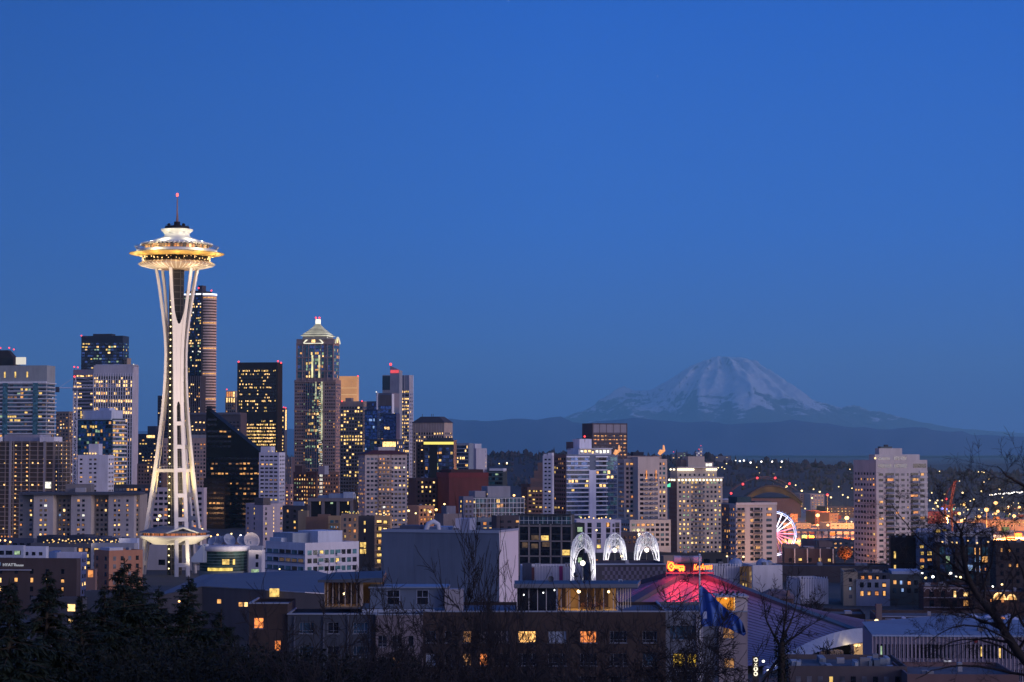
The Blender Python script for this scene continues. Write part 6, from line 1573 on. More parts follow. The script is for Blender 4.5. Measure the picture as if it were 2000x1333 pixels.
    for z in (zf + 1.0, zf + .65, zf + .3): m.box(x3 + .2, X(1352, ya), ya - 1.69, ya - 1.65, z - .02, z + .02)
    m.build('terrace_railing', plain('dark_metal', (.04, .04, .045)), root)
    # left hand glass room and blue box room
    ya = Y + 5; zf = Z(1184, ya); x0, x1 = X(634, ya), X(705, ya); zr = Z(1137, ya)
    m = MB(); m.prism([(X(622, ya), ya - 1.5), (X(748, ya), ya - 1.5), (X(748, ya), ya + 8), (X(640, ya), ya + 8)], zr, zr + .7, ztop=[zr + .35, zr + .7, zr + 1.3, zr + 1.0]); m.build('flat_canopy', wall((.07, .08, .10), .6, .15, 'canopy_metal'), root)
    m = MB()
    for px in (634, 640, 650, 662, 674, 686, 697): m.box(X(px, ya) - .07, X(px, ya) + .07, ya, ya + .1, zf, zr)
    m.box(X(703, ya), X(709, ya), ya - .3, ya + .2, zf, zr); m.build('mullion', Wm(.40, .33, .28), root)
    m = MB(); m.quad((x0, ya + .05, zf), (x1, ya + .05, zf), (x1, ya + .05, zr), (x0, ya + .05, zr)); m.build('clear_glazing', clear_pane(), root)
    m = MB(); m.box(x0, X(745, ya), ya + 6, ya + 6.2, zf, zr); m.box(x0 - .1, x0 - .01, ya + .2, ya + 6, zf, zr); m.box(x0, x1, ya + .2, ya + 5.99, zf - .2, zf + .02); m.build('room_wall', Wm(.30, .20, .11), root)
    m = MB()
    for a_, b_ in ((642, 648), (654, 664), (676, 682), (690, 699)): m.box(X(a_, ya), X(b_, ya), ya + 5.6, ya + 5.7, zf + .03, zr - .1)
    m.build('dark_panel', Wm(.05, .03, .022), root)
    p = (X(670, ya), ya + 2.5, Z(1162, ya)); m = MB(); m.ball(p, .2, 0, 10, 6); m.build('globe_lamp', emit('globe_lamp_warm', (1, .72, .36), 3.0), root); light('POINT', (p[0], p[1] - .3, p[2]), 45, (1, .6, .22), None, .2)
    m = MB(); m.box(X(723, ya), X(873, ya), ya - .4, ya + 6, zf - .3, Z(1149, ya)); m.build('roof_cabin', wall((.10, .13, .19), .6, .1, 'blue_cabin_wall'), root)
    m = MB(); m.box(X(720, ya), X(877, ya), ya - .8, ya + 6.3, Z(1149, ya) + .003, Z(1146, ya)); m.build('cabin_roof', wall((.17, .21, .29), .5, .1, 'cabin_roof_metal'), root)
    for a_, b_ in ((757, 780), (815, 836)):
        m = MB(); xa, xb = X(a_, ya), X(b_, ya); za, zb = zf + .3, Z(1152, ya); y2 = ya - .46
        m.box(xa - .12, xa, y2, y2 + .05, za, zb); m.box(xb, xb + .12, y2, y2 + .05, za, zb); m.box(xa, xb, y2, y2 + .05, zb - .1, zb); m.box(xa, xb, y2, y2 + .05, za + 1.0, za + 1.1); m.box((xa + xb) / 2 - .04, (xa + xb) / 2 + .04, y2, y2 + .05, za + 1.1, zb - .1); o = m.build('window', Wm(.22, .25, .33), root)
        m = MB(); m.quad((xa, y2 + .04, za), (xb, y2 + .04, za), (xb, y2 + .04, zb), (xa, y2 + .04, zb)); m.build('pane', glass('dark_window_glass', (.012, .014, .022)), o)
    m = MB(); m.box(X(869, ya), X(905, ya), ya - 1.5, ya + 1.0, zf - .9, Z(1150, ya)); m.build('pale_bulkhead', Wm(.30, .28, .31), root)
    m = MB(); m.box(X(710, ya), X(850, ya), ya - 3.4, ya - 3.2, zf - .75, zf - .25); m.build('terrace_kerb', wall((.30, .34, .42), .6, .2, 'kerb'), root)
    # dining table and chairs in the lit room, dish and ball on the roof
    ya = Y + 2.2; zf = Z(1193, ya) + .035
    tc_ = (X(1160, ya), ya + 2.6); wood = wall((.16, .07, .035), .4, .1, 'table_wood')
    t = thing('dining_table', 'long wooden dining table standing inside the lit glass roof room', 'table', (*tc_, zf))
    m = MB(); m.box(tc_[0] - 1.9, tc_[0] + 1.9, tc_[1] - .5, tc_[1] + .5, zf + .71, zf + .76); m.build('tabletop', wood, t)
    for dx in (-1.75, 1.75):
        for dy in (-.4, .4): m = MB(); m.box(tc_[0] + dx - .04, tc_[0] + dx + .04, tc_[1] + dy - .04, tc_[1] + dy + .04, zf, zf + .709); m.build('leg', wood, t)
    proto = None
    for i in range(4):
        for sgn in (-1, 1):
            x = tc_[0] - 1.35 + i * .9; y = tc_[1] + sgn * .72
            if proto is None:
                proto = thing('dining_chair', '', 'chair', (x, y, zf), 'chairs round the dining table')
                m = MB(); m.box(x - .22, x + .22, y - .22, y + .22, zf + .43, zf + .48); m.build('seat', wood, proto)
                m = MB(); m.box(x - .22, x + .22, y - .22, y - .18, zf + .52, zf + .98); m.build('backrest', wood, proto)
                m = MB()
                for dx in (-.19, .19):
                    for dy in (-.19, .19): m.box(x + dx - .02, x + dx + .02, y + dy - .02, y + dy + .02, zf, zf + .43)
                m.build('chair_legs', wood, proto); o = proto
                proto.children[-1].name = 'leg_frame'
            else: o = copy_tree(proto)
            o.location = (x, y, zf); o.rotation_euler = (0, 0, 0 if sgn < 0 else pi)
            o['label'] = 'dark wooden dining chair at the long table on the side ' + ('nearer the window wall' if sgn < 0 else 'nearer the back wall')
            o['category'] = 'chair'; o['group'] = 'chairs at the table, ' + ('window side' if sgn < 0 else 'back wall side')
    dm = wall((.05, .055, .07), .5, .1, 'dark_dish')
    p = at(1076, 1132, Y + 8); t = thing('satellite_dish', 'dark tilted satellite dish on the flat canopy above the lit glass room', 'satellite dish', (p.x, p.y, Z(1149, Y + 2.2) + .62))
    m = MB(); k = []
    for j in range(6):
        r = .48 * j / 5; k.append((max(r, .001), .35 * (r / .5) ** 2 * .5))
    m.lathe([(r, p.z + z) for r, z in k], (p.x, p.y), 20)
    o = m.build('dish', dm, t); o.rotation_euler = (0, 0, 0)
    for vtx in o.data.vertices:
        q = vtx.co - Vector((0, 0, p.z - t.location.z)); a = radians(68); q = Vector((q.x, q.y * cos(a) - q.z * sin(a), q.y * sin(a) + q.z * cos(a))); q = Vector((q.x * cos(.25) - q.z * sin(.25), q.y, q.x * sin(.25) + q.z * cos(.25))); vtx.co = q + Vector((0, 0, p.z - t.location.z))
    m = MB(); m.tube([(p.x, p.y, t.location.z), (p.x, p.y, p.z)], .05, 6); m.build('stand', dm, t)
    p = at(1125, 1123, Y + 8); t = thing('roof_antenna', 'dark ball shaped antenna on a thin post beside the tilted dish', 'antenna', (p.x, p.y, Z(1149, Y + 2.2) + .62))
    m = MB(); m.ball(p, .42, 0, 14, 10); m.build('ball', dm, t); m = MB(); m.tube([(p.x, p.y, t.location.z), (p.x, p.y, p.z - .4)], .04, 6); m.build('post', dm, t)
    p = at(1212, 1138, Y + 8); t = thing('roof_vent', 'pale pipe frame vent standing at the right end of the flat canopy', 'vent', (p.x, p.y, Z(1149, Y + 2.2) + .62))
    m = MB()
    for dx in (-.25, .25): m.tube([(p.x + dx, p.y, t.location.z), (p.x + dx, p.y, p.z + .4)], .06, 6)
    m.tube([(p.x - .3, p.y, p.z + .4), (p.x + .3, p.y, p.z + .4)], .08, 6); m.build('pipe', Wm(.4, .44, .52), t)
def flag():
    Y = 150.0; p = at(1366, 1086, Y); g = gz(p.x, Y)
    t = thing('flagpole', 'slim silver flagpole in front of the red lit arena roof', 'flagpole', (p.x, Y, g))
    m = MB(); m.tube([(p.x, Y, g), (p.x, Y, p.z)], [.085, .055], 12); m.build('pole', plain('silver_pole', (.55, .56, .6), .35, .6), t)
    m = MB(); m.ball((p.x, Y, p.z + .06), .09); m.build('finial', plain('silver_pole', (.55, .56, .6), .35, .6), t)
    t = thing('flag', 'dark blue flag drooping from the silver flagpole with a small pale patch', 'flag', (p.x, Y, at(1366, 1225, Y).z))
    m = MB(); nx, ny = 40, 24; s = Y / F
    top = [(0, 1142), (.12, 1151), (.35, 1172), (.6, 1192), (.8, 1203), (.92, 1216), (1, 1236)]; bot = [(0, 1224), (.3, 1223), (.6, 1227), (.85, 1239), (.95, 1243), (1, 1238)]
    def tab(t_, u):
        for (a, b), (c, d) in zip(t_, t_[1:]):
            if u <= c: return b + (d - b) * (u - a) / (c - a)
        return t_[-1][1]
    vs = []
    for i in range(nx + 1):
        u = i / nx
        for j in range(ny + 1):
            w = j / ny
            py = tab(top, u) * (1 - w) + tab(bot, u) * w
            q = at(1367.6 + 90 * u, py, Y); vs.append((q.x, Y + .38 * sin(u * 13 + w * 2.5) * min(1, u * 3) + .16 * sin(u * 29 - w * 4), q.z))
    m.add(vs, [(i * (ny + 1) + j, (i + 1) * (ny + 1) + j, (i + 1) * (ny + 1) + j + 1, i * (ny + 1) + j + 1) for i in range(nx) for j in range(ny)], 0, True)
    m.build('cloth', plain('blue_flag_cloth', (.045, .11, .36), .8), t)
    q = at(1372, 1208, Y); m = MB(); m.add([(q.x, Y - .5, q.z), (q.x + .26, Y - .5, q.z + .02), (q.x + .25, Y - .5, q.z + .5), (q.x + .02, Y - .5, q.z + .48)], [(0, 1, 2, 3)]); m.build('pale_patch', plain('pale_cloth', (.35, .4, .55), .8), t)
def lower_right():
    # long fluted exhibition hall
    b = Bld('exhibition_hall', 'long pinkish fluted hall with a band of dark slot windows and blue roof, bottom right', 1850, 500, 'hall')
    v = b.vol(1703, 2050, 2056, 1242, a=4, mat=Wm(.30, .25, .285)); b.win(v, 'L', .82, 5.0, .62, .62, .04, '95', 'D', top=1.2, nr=1, n=46); b.win(v, 'L', .82, 3.2, .62, .8, .08, '88', 'D', zt=v.z1 - 7.4, nr=1, n=46)
    b.ribs(v, 'L', .885, .2, .28, Wm(.38, .32, .36)); b.bands(v, 'L', 99, .35, .35, Wm(.30, .38, .54), top=.2, rows=lambda r, n: r == 0, part='gutter')
    m = MB(); a_ = v.C - v.nL * .3; m.add([(*(v.A), v.z1 + .02), (*(v.C), v.z1 + .02), (*(v.C + v.dR * 26), v.z1 + 1.4), (*((v.A + v.C) / 2 + v.dR * 26), v.z1 + 2.6), (*(v.A + v.dR * 26), v.z1 + .9)], [(0, 1, 2, 3, 4)]); m.build('low_roof', wall((.20, .23, .29), .6, .1, 'blue_roof_sheet', streak=0), b.root)
    p = at(1905, 1251, 499); m = MB(); m.tube([(p.x, 498.9, p.z), (p.x, 498.5, p.z)], .55, 16); m.build('red_disc', plain('red_sign_paint', (.25, .02, .03)), b.root)
    p = at(1851, 1294, 497); m = MB(); m.box(p.x - .8, p.x + .8, 497, 497.1, p.z - .45, p.z + .45); m.build('white_sign', emit('pale_lit_sign', (.8, .8, 1), .55, .3, 1.4, 2), b.root); b.done(60)
    b = Bld('pale_tent', 'pale blue tent like roofs glimpsed behind the bare tree at the right edge', 1960, 560, 'building')
    m = MB()
    for px, w in ((1905, 5), (1940, 6), (1975, 5)):
        p = at(px, 1200, 560); m.prism([(p.x - w, 558), (p.x + w, 558), (p.x + w, 568), (p.x - w, 568)], 0, p.z - 3); m.add([(p.x - w - .3, 557.7, p.z - 3), (p.x + w + .3, 557.7, p.z - 3), (p.x + w + .3, 568.3, p.z - 3), (p.x - w - .3, 568.3, p.z - 3), (p.x, 563, p.z)], [(0, 1, 4), (1, 2, 4), (2, 3, 4), (3, 0, 4)])
    m.build('canvas', wall((.42, .46, .6), .7, .1, 'canvas', streak=0), b.root)
    m = MB(); m.ball(at(1958, 1212, 555), .9, 0, 8, 5); m.build('orange_lamp', PANE['8'](), b.root)
    b = Bld('flat_roof_building', 'flat roofed brick apartment block with roof clutter and two lit windows, bottom right', 1640, 420, 'building')
    v = b.vol(1540, 1772, 1780, 1302, a=3, mat=Wm(.10, .08, .085)); b.win(v, 'L', 2.0, 3.0, .45, .5, .12, '285', 'DC', top=1.2)
    rr = random.Random(3)
    for i in range(15):
        s0 = rr.uniform(.05, .9); t0 = rr.uniform(.05, .6); b.mech(v, s0, s0 + rr.uniform(.01, .06), t0, t0 + rr.uniform(.05, .3), rr.uniform(-.3, .5), Wm(.12 + .1 * (i % 3), .15 + .1 * (i % 3), .19 + .1 * (i % 3)))
    v = b.vol(1772, 1990, 1996, 1318, a=3, Y=410, mat=Wm(.16, .10, .10)); b.win(v, 'L', 2.4, 3, .4, .6, .3, '188', 'D'); b.done(40)
    b = Bld('brick_house', 'small brown brick house with a chimney among dark trees behind the arena roof', 1520, 760, 'house')
    v = b.vol(1484, 1550, 1556, 1170, a=6, mat=Wm(.13, .08, .075)); b.hip(v, 2.2, .4, Wm(.16, .10, .10), .3); c = at(1540, 1160, 762); m = MB(); m.box(c.x - .5, c.x + .5, 762, 763, v.z1, c.z + 1.2); m.build('chimney', Wm(.2, .13, .12), b.root); b.win(v, 'L', 3, 3, .4, .5, .1, '5', 'D'); b.done(10)
    # vertical letter sign: round bulbs and letters glowing white
    p = at(1476, 1300, 300); t = thing('letter_sign', 'vertical glowing white sign of round letters beside the brick building, bottom', 'sign', (p.x, 300, gz(p.x, 300)))
    m = MB(); m.box(p.x - .42, p.x + .42, 300.1, 300.3, gz(p.x, 300), at(1476, 1283, 300).z); m.build('sign_board', Wm(.04, .035, .04), t)
    gm = emit('glowing_sign_letter', (1, .90, .66), 1.6)
    for ch, py in (('O', 1289), ('X', 1298.5), ('O', 1307), ('O', 1316.5)):
        q = at(1476, py + 3.2, 299.9)
        if ch == 'O':
            m = MB(); q = at(1476, py, 299.9); m.tube([(q.x + .21 * cos(2 * pi * k / 16), q.y, q.z + .23 * sin(2 * pi * k / 16)) for k in range(17)], .085, 6); m.build('letter', gm, t)
        else: sign_text(ch, 'letter', q + Vector((0, -.05, 0)), 0, .62, gm, t, .1, align='CENTER')
# ------------------------------------------------------------------ dishes, domes, crane
def dishes():
    dm = wall((.34, .38, .46), .6, .08, 'dish_paint', streak=0)
    for px, py, r, az, el, lab in ((413, 1056, 9, -30, 30, 'small blue grey satellite dish leftmost in the roof row'), (425, 1056, 11, -10, 25, 'blue grey satellite dish second from the left in the roof row'), (437, 1053, 8, 20, 40, 'small dish half hidden between two bigger dishes of the roof row'), (449, 1054, 13, 40, 30, 'big blue grey satellite dish turned to the right in the middle of the roof row'),
        (474, 1055, 11, 15, 35, 'blue grey satellite dish behind the large pale one'), (492, 1055, 16, 25, 20, 'largest pale round satellite dish at the right end of the roof row'), (479, 1064, 7, 0, 50, 'smallest low dish beneath the large pale one')):
        Y = 1025; p = at(px, py, Y); R_ = r * Y / F
        t = thing('satellite_dish', lab, 'satellite dish', (p.x, Y, p.z - R_ * 1.2), 'satellite dishes on the broadcaster roof')
        m = MB(); prof = [(max(.001, R_ * j / 8), -.55 * R_ + .5 * R_ * (j / 8) ** 2) for j in range(9)] + [(R_ * .99, -.02 * R_ - .1 * R_)]
        A_ = Matrix.Rotation(radians(az), 4, 'Z') @ Matrix.Rotation(radians(90 - el), 4, 'X')
        n = 24; vs = []
        for q, z in prof:
            for i in range(n): vs.append(p + A_ @ Vector((q * cos(2 * pi * i / n), q * sin(2 * pi * i / n), z)))
        m.add(vs, [(j * n + i, j * n + (i + 1) % n, (j + 1) * n + (i + 1) % n, (j + 1) * n + i) for j in range(len(prof) - 1) for i in range(n)], 0, True)
        for i in range(12):
            m.tube([p + A_ @ Vector((q * cos(2 * pi * i / 12), q * sin(2 * pi * i / 12), z + .05)) for q, z in prof[1:9]], .03, 3)
        m.build('dish', dm if r < 16 else wall((.55, .50, .48), .6, .08, 'pale_dish_paint', streak=0), t)
        m = MB(); m.tube([p + A_ @ Vector((0, 0, -.5 * R_)), (p.x, Y, p.z - R_ * 2.2)], R_ * .09, 6); m.build('mount', Wm(.3, .32, .38), t)
        m = MB(); m.tube([p + A_ @ Vector((R_ * .8, 0, -.1 * R_)), p + A_ @ Vector((0, 0, .45 * R_)), p + A_ @ Vector((-R_ * .8, 0, -.1 * R_))], .07, 4); m.build('feed_arm', Wm(.3, .32, .38), t)
    b = Bld('low_block', 'pale roof deck carrying the row of satellite dishes', 455, 1020, 'building')
    b.vol(402, 512, 516, 1067, a=4, mat=Wm(.36, .37, .42)); b.done(2)
    for px, r, lab in ((1437, 13.5, 'pale blue roof dome in front of the cream balcony slab, left one'), (1489, 12, 'wide pale blue roof dome behind the white hall wall'), (1500, 9, 'small grey dome tucked behind the wide pale blue dome')):
        Y = 905 if r > 10 else 925; p = at(px, 1103, Y); R_ = r * Y / F
        t = thing('roof_dome', lab, 'dome', (p.x, Y, p.z), 'domes beside the fluted halls')
        m = MB(); m.lathe([(R_, p.z - 6), (R_, p.z)] + [(max(.01, R_ * cos(k * pi / 16)), p.z + R_ * .95 * sin(k * pi / 16)) for k in range(1, 9)], (p.x, Y), 28); m.build('shell', wall((.27, .32, .45), .6, .08, 'dome_paint', streak=0), t)
        m = MB()
        for i in range(10):
            a = 2 * pi * i / 10; m.tube([(p.x + R_ * 1.01 * cos(k * pi / 16) * cos(a), Y + R_ * 1.01 * cos(k * pi / 16) * sin(a), p.z + R_ * .96 * sin(k * pi / 16)) for k in range(9)], .06, 3)
        m.build('seam', Wm(.2, .24, .34), t)
    # tower crane
    Y = 1795; p = at(145.5, 940, Y); tp = at(145.5, 736, Y); jz = at(145, 758, Y).z; s = Y / F
    t = thing('tower_crane', 'white lattice tower crane beside the ribbed pale tower, jib pointing right', 'crane', (p.x, Y, gz(p.x, Y)), None)
    wm = wall((.62, .62, .68), .5, .1, 'crane_paint'); w = 1.5; m = MB(); z0 = gz(p.x, Y); z = z0
    for dx in (-w, w):
        for dy in (-w, w): m.tube([(p.x + dx, Y + dy, z0), (p.x + dx, Y + dy, jz)], .26, 4)
    k = 0
    while z < jz - 3.2:
        q = 1 if k % 2 else -1
        for dy in (-w, w): m.tube([(p.x - w * q, Y + dy, z), (p.x + w * q, Y + dy, z + 3.2)], .17, 4); m.tube([(p.x - w, Y + dy, z), (p.x + w, Y + dy, z)], .17, 4)
        z += 3.2; k += 1
    m.build('mast', wm, t)
    m = MB()
    for dx in (-1, 1): m.tube([(p.x + dx, Y, jz), (p.x, Y, tp.z)], .25, 4)
    m.build('apex', wm, t); m = MB(); m.box(p.x - 2, p.x + 2, Y - 2, Y + 2, jz - 2.4, jz - .4); m.build('cab', Wm(.10, .12, .18), t)
    m = MB(); xe = at(234, 758, Y).x; x = p.x; k = 0
    m.tube([(p.x, Y - .8, jz), (xe, Y - .8, jz + .8)], .22, 4); m.tube([(p.x, Y + .8, jz), (xe, Y + .8, jz + .8)], .22, 4); m.tube([(p.x, Y, jz + 2.2), (xe, Y, jz + 2.2)], .22, 4)
    while x < xe - 2: m.tube([(x, Y - .8, jz), (x + 1.2, Y, jz + 2.2), (x + 2.4, Y - .8, jz)], .14, 3, cap=False); x += 2.4
    m.tube([(p.x, Y, tp.z), (xe - 8, Y, jz + 2.3)], .1, 3); m.build('jib', wm, t)
    m = MB(); xb = at(110, 760, Y).x; m.tube([(p.x, Y - .7, jz), (xb, Y - .7, jz)], .3, 4); m.tube([(p.x, Y + .7, jz), (xb, Y + .7, jz)], .3, 4); m.tube([(p.x, Y, tp.z), (xb + 2, Y, jz)], .12, 3); m.build('counter_jib', Wm(.75, .76, .85), t)
    m = MB(); m.box(xb - .5, xb + 2.4, Y - 1.2, Y + 1.2, jz - 3.6, jz + .8); m.build('counterweight', Wm(.05, .06, .09), t)
    m = MB(); m.ball(tp, .8, 0, 8, 5); m.build('beacon', emit('red_beacon', (1, .06, .07), 5), t)
# ------------------------------------------------------------------ ground, water-level port, hills, mountain, air
def ground():
    def axis(a, b, f0, g):
        r = [a]; st = f0
        while r[-1] < b: r.append(r[-1] + st); st *= g
        return r
    ys = [-3000, -1200, -500, -200, -80] + [y for y in range(-40, 900, 20)] + axis(900, 12000, 40, 1.08) + [20000, 40000, 80000, 119000]
    xs = axis(0, 9000, 25, 1.13) + [20000, 60000]
    xs = [-x for x in xs[:0:-1]] + xs
    m = MB(); nx = len(xs)
    vs = [(x, y, gz(x, y)) for y in ys for x in xs]
    m.add(vs, [(j * nx + i, j * nx + i + 1, (j + 1) * nx + i + 1, (j + 1) * nx + i) for j in range(len(ys) - 1) for i in range(nx - 1)], 0, True)
    mt, t, b = mat_new('city_ground')
    g = t.nodes.new('ShaderNodeNewGeometry')
    n = t.nodes.new('ShaderNodeTexVoronoi'); n.inputs['Scale'].default_value = .03; t.links.new(g.outputs['Position'], n.inputs[0])
    r = t.nodes.new('ShaderNodeValToRGB'); r.color_ramp.elements[0].color = (.03, .032, .03, 1); r.color_ramp.elements[1].color = (.075, .068, .062, 1)
    t.links.new(n.outputs['Color'], r.inputs[0]); t.links.new(r.outputs[0], b.inputs['Base Color']); b.inputs['Roughness'].default_value = .9
    tag(m.build('ground', mt), kind='structure')
def ridge(name, prof, Y, depth, mat, base, rough, seed, tree=0):
    """a long hill whose skyline is read off at its own distance"""
    m = MB(); n = 160; xs = [prof[0][0] + (prof[-1][0] - prof[0][0]) * i / n for i in range(n + 1)]
    rows = 10; vs = []
    for j in range(rows + 1):
        w = j / rows
        for px in xs:
            py = lerp_tab(prof, px)[0]
            top = at(px, py, Y).z
            u = (px - 1000) / F
            yy = Y - depth + depth * w * 1.0
            z = base + (top - base) * sstep(w) ** 1.0
            z += rough * (w * (1 - w) * 3 + (.9 if w == 1 else 0)) * (noise.noise(Vector((u * 90 + seed, w * 3, seed))) + .5 * noise.noise(Vector((u * 260, w * 8, seed))))
            vs.append((u * yy, yy, z))
    k = n + 1
    m.add(vs, [(j * k + i, j * k + i + 1, (j + 1) * k + i + 1, (j + 1) * k + i) for j in range(rows) for i in range(n)], 0, True)
    bk = [(x * 1.05, y * 1.08, base) for x, y, z in vs[-k:]]
    m.add(vs[-k:] + bk, [(i, i + 1, k + i + 1, k + i) for i in range(n)], 0, True)
    o = m.build(name, mat); tag(o, kind='structure')
    return vs, k, rows
def hills():
    wood = wall((.046, .034, .046), .95, .35, 'winter_woodland', streak=0)
    vs, k, rows = ridge('hills', [(-900, 900), (900, 896), (960, 893), (1040, 891), (1090, 886), (1200, 892), (1300, 897), (1340, 893), (1380, 893), (1430, 903), (1520, 908), (1600, 911), (1680, 915), (1740, 918), (1820, 922), (1860, 927), (1920, 926), (2000, 930), (2200, 935), (3000, 940)], 7200, 2200, wood, -72, 6, 3.1)
    # trees along and below the skyline
    rr = random.Random(8); m = MB()
    for i in range(5200):
        j = rr.choice((10, 10, 10, 9, 9, 8, 7, 6, 5, 4)); a = rr.randrange(60, k - 30)
        x, y, z = vs[j * k + a]; x += rr.uniform(-40, 40); y += rr.uniform(-90, 90) if j < 10 else rr.uniform(-60, 5)
        if noise.noise(Vector((x * .006, y * .01, 4))) < -.25: continue
        h = rr.uniform(6, 17) if rr.random() < .9 else rr.uniform(17, 28); r = h * rr.uniform(.28, .5); z -= 4
        if rr.random() < .78:
            pr = [(r * .5, z + h * .12), (r, z + h * .45), (r * .8, z + h * .75), (.3, z + h)]
        else: pr = [(r * .75, z + h * .1), (r * .42, z + h * .55), (.2, z + h * 1.15)]
        n_ = 5; v_ = []
        for q, zz in pr:
            for e in range(n_): aa = 2 * pi * e / n_ + i; g = rr.uniform(.7, 1.25); v_.append((x + q * g * cos(aa), y + q * g * sin(aa), zz + rr.uniform(-.06, .06) * h))
        m.add(v_, [(p * n_ + e, p * n_ + (e + 1) % n_, (p + 1) * n_ + (e + 1) % n_, (p + 1) * n_ + e) for p in range(len(pr) - 1) for e in range(n_)], 0, False)
    tag(m.build('woodland', wall((.042, .032, .044), .95, .4, 'woodland_crowns', streak=0)), 'dark wooded hillside of many small trees below the far mountains', 'woodland', kind='stuff')
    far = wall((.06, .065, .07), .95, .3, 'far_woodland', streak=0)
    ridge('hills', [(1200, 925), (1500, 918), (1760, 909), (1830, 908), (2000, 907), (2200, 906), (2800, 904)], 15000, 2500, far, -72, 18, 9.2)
    ridge('hills', [(-900, 850), (300, 842), (700, 832), (880, 826), (960, 822), (1010, 816), (1030, 817), (1070, 822), (1150, 828), (1230, 826), (1300, 821), (1340, 824), (1400, 828), (1470, 826), (1540, 823), (1570, 825), (1640, 832), (1700, 837), (1760, 839), (1800, 838), (1900, 848), (2000, 851), (2200, 858), (2900, 872)], 48000, 9000, wall((.07, .10, .19), .95, .25, 'hazed_foothill_forest', streak=0), -30, 130, 5.5)  # nearest-to-sky foothills: blue of the haze is put into the forest colour
def mountain():
    """snow volcano at its own distance: a cone from the measured skyline cut by gullies and glacier ribs"""
    Y = 95000.0; s = Y / F
    prof = [(560, 850), (800, 838), (980, 832), (1060, 826), (1100, 818), (1140, 803), (1165, 790), (1185, 779), (1200, 768), (1212, 763), (1228, 768), (1245, 773), (1262, 770), (1285, 757), (1300, 748), (1318, 736), (1338, 722), (1352, 714), (1372, 708), (1390, 702), (1402, 700.5), (1414, 699.5), (1422, 702), (1438, 706), (1450, 711), (1470, 722), (1500, 741), (1530, 762), (1560, 780), (1590, 793), (1610, 798), (1626, 802), (1645, 800), (1660, 804), (1680, 809), (1740, 822), (1820, 834), (2000, 848), (2300, 862)]
    m = MB(); nx, ny = 560, 150; vs = []
    X0, X1 = prof[0][0], prof[-1][0]
    cpx = 1410.0
    for j in range(ny + 1):
        w = -1 + 1.25 * j / ny          # -1 the near foot, 0 the skyline
        for i in range(nx + 1):
            px = X0 + (X1 - X0) * i / nx
            H = at(px, lerp_tab(prof, px)[0], Y).z
            X = (px - 1000) * s; D = w * 16000.0
            r = sqrt(((px - cpx) * s) ** 2 + D * D); ang = atan2(D, (px - cpx) * s)
            fall = max(0.0, 1 - abs(w) ** 1.15 * (1.0 if w < 0 else 3.0))
            z = 60 + (H - 60) * fall
            amp = min(1.0, abs(w) * 5) * min(1.0, max(0, z - 250) / 1500)
            ribs = noise.noise(Vector((ang * 3.4, r * .00006, 2.0))) + .6 * noise.noise(Vector((ang * 8.5, r * .00016, 7.0)))
            ar = lambda f, q, g: 1 - 2.2 * abs(noise.noise(Vector((ang * f + r * g, r * .00005 + q, q))))
            z += min(1.0, abs(w) * 4) * min(1.0, max(0, z - 250) / 1500) * 750 * max(0.0, 1 - abs(ang + pi * .54) / .55) ** 1.3  # broad ridge added so that the flank left of it falls into shade
            rd = lambda f, q: 1 - 2.2 * abs(noise.noise(Vector((X * f, D * f * .8, q))))
            z += amp * (ribs * 380 + 330 * ar(3.2, 3, .00004) + 190 * ar(7.5, 8, -.00006) + 110 * ar(16, 5, .0001) + 70 * rd(.0011, 1) + 45 * rd(.003, 6) - 200)
            z += 26 * noise.noise(Vector((X * .002, D * .002, 5))) * min(1, max(0, z - 300) / 800)
            yy = Y + D; k = 1.0 + (D / Y if w < 0 else 0) * .0
            vs.append((X * k, yy, z))
    k = nx + 1
    m.add(vs, [(j * k + i, j * k + i + 1, (j + 1) * k + i + 1, (j + 1) * k + i) for j in range(ny) for i in range(nx)], 0, True)
    mt, t, b = mat_new('snow_and_rock')
    g = t.nodes.new('ShaderNodeNewGeometry'); sp = t.nodes.new('ShaderNodeSeparateXYZ'); t.links.new(g.outputs['Position'], sp.inputs[0])
    n = t.nodes.new('ShaderNodeTexNoise'); n.inputs['Scale'].default_value = .0012; n.inputs['Detail'].default_value = 8; n.inputs['Roughness'].default_value = .65; t.links.new(g.outputs['Position'], n.inputs[0])
    sn = t.nodes.new('ShaderNodeSeparateXYZ'); t.links.new(g.outputs['True Normal'], sn.inputs[0])
    hz = t.nodes.new('ShaderNodeMapRange'); hz.inputs['From Min'].default_value = 1100; hz.inputs['From Max'].default_value = 2700; hz.inputs['To Min'].default_value = -.28; hz.inputs['To Max'].default_value = .20; t.links.new(sp.outputs['Z'], hz.inputs['Value'])
    a1 = t.nodes.new('ShaderNodeMath'); a1.operation = 'ADD'; t.links.new(n.outputs[0], a1.inputs[0]); t.links.new(hz.outputs[0], a1.inputs[1])
    st = t.nodes.new('ShaderNodeMapRange'); st.inputs['From Min'].default_value = .62; st.inputs['From Max'].default_value = .95; st.inputs['To Min'].default_value = -.26; st.inputs['To Max'].default_value = .08; t.links.new(sn.outputs['Z'], st.inputs['Value'])
    a2 = t.nodes.new('ShaderNodeMath'); a2.operation = 'ADD'; t.links.new(a1.outputs[0], a2.inputs[0]); t.links.new(st.outputs[0], a2.inputs[1])
    r = t.nodes.new('ShaderNodeValToRGB'); r.color_ramp.elements[0].position = .40; r.color_ramp.elements[0].color = (.07, .075, .085, 1); r.color_ramp.elements[1].position = .50; r.color_ramp.elements[1].color = (.66, .65, .70, 1)
    t.links.new(a2.outputs[0], r.inputs[0]); t.links.new(r.outputs[0], b.inputs['Base Color']); b.inputs['Roughness'].default_value = .8
    tag(m.build('mountain', mt), kind='structure')
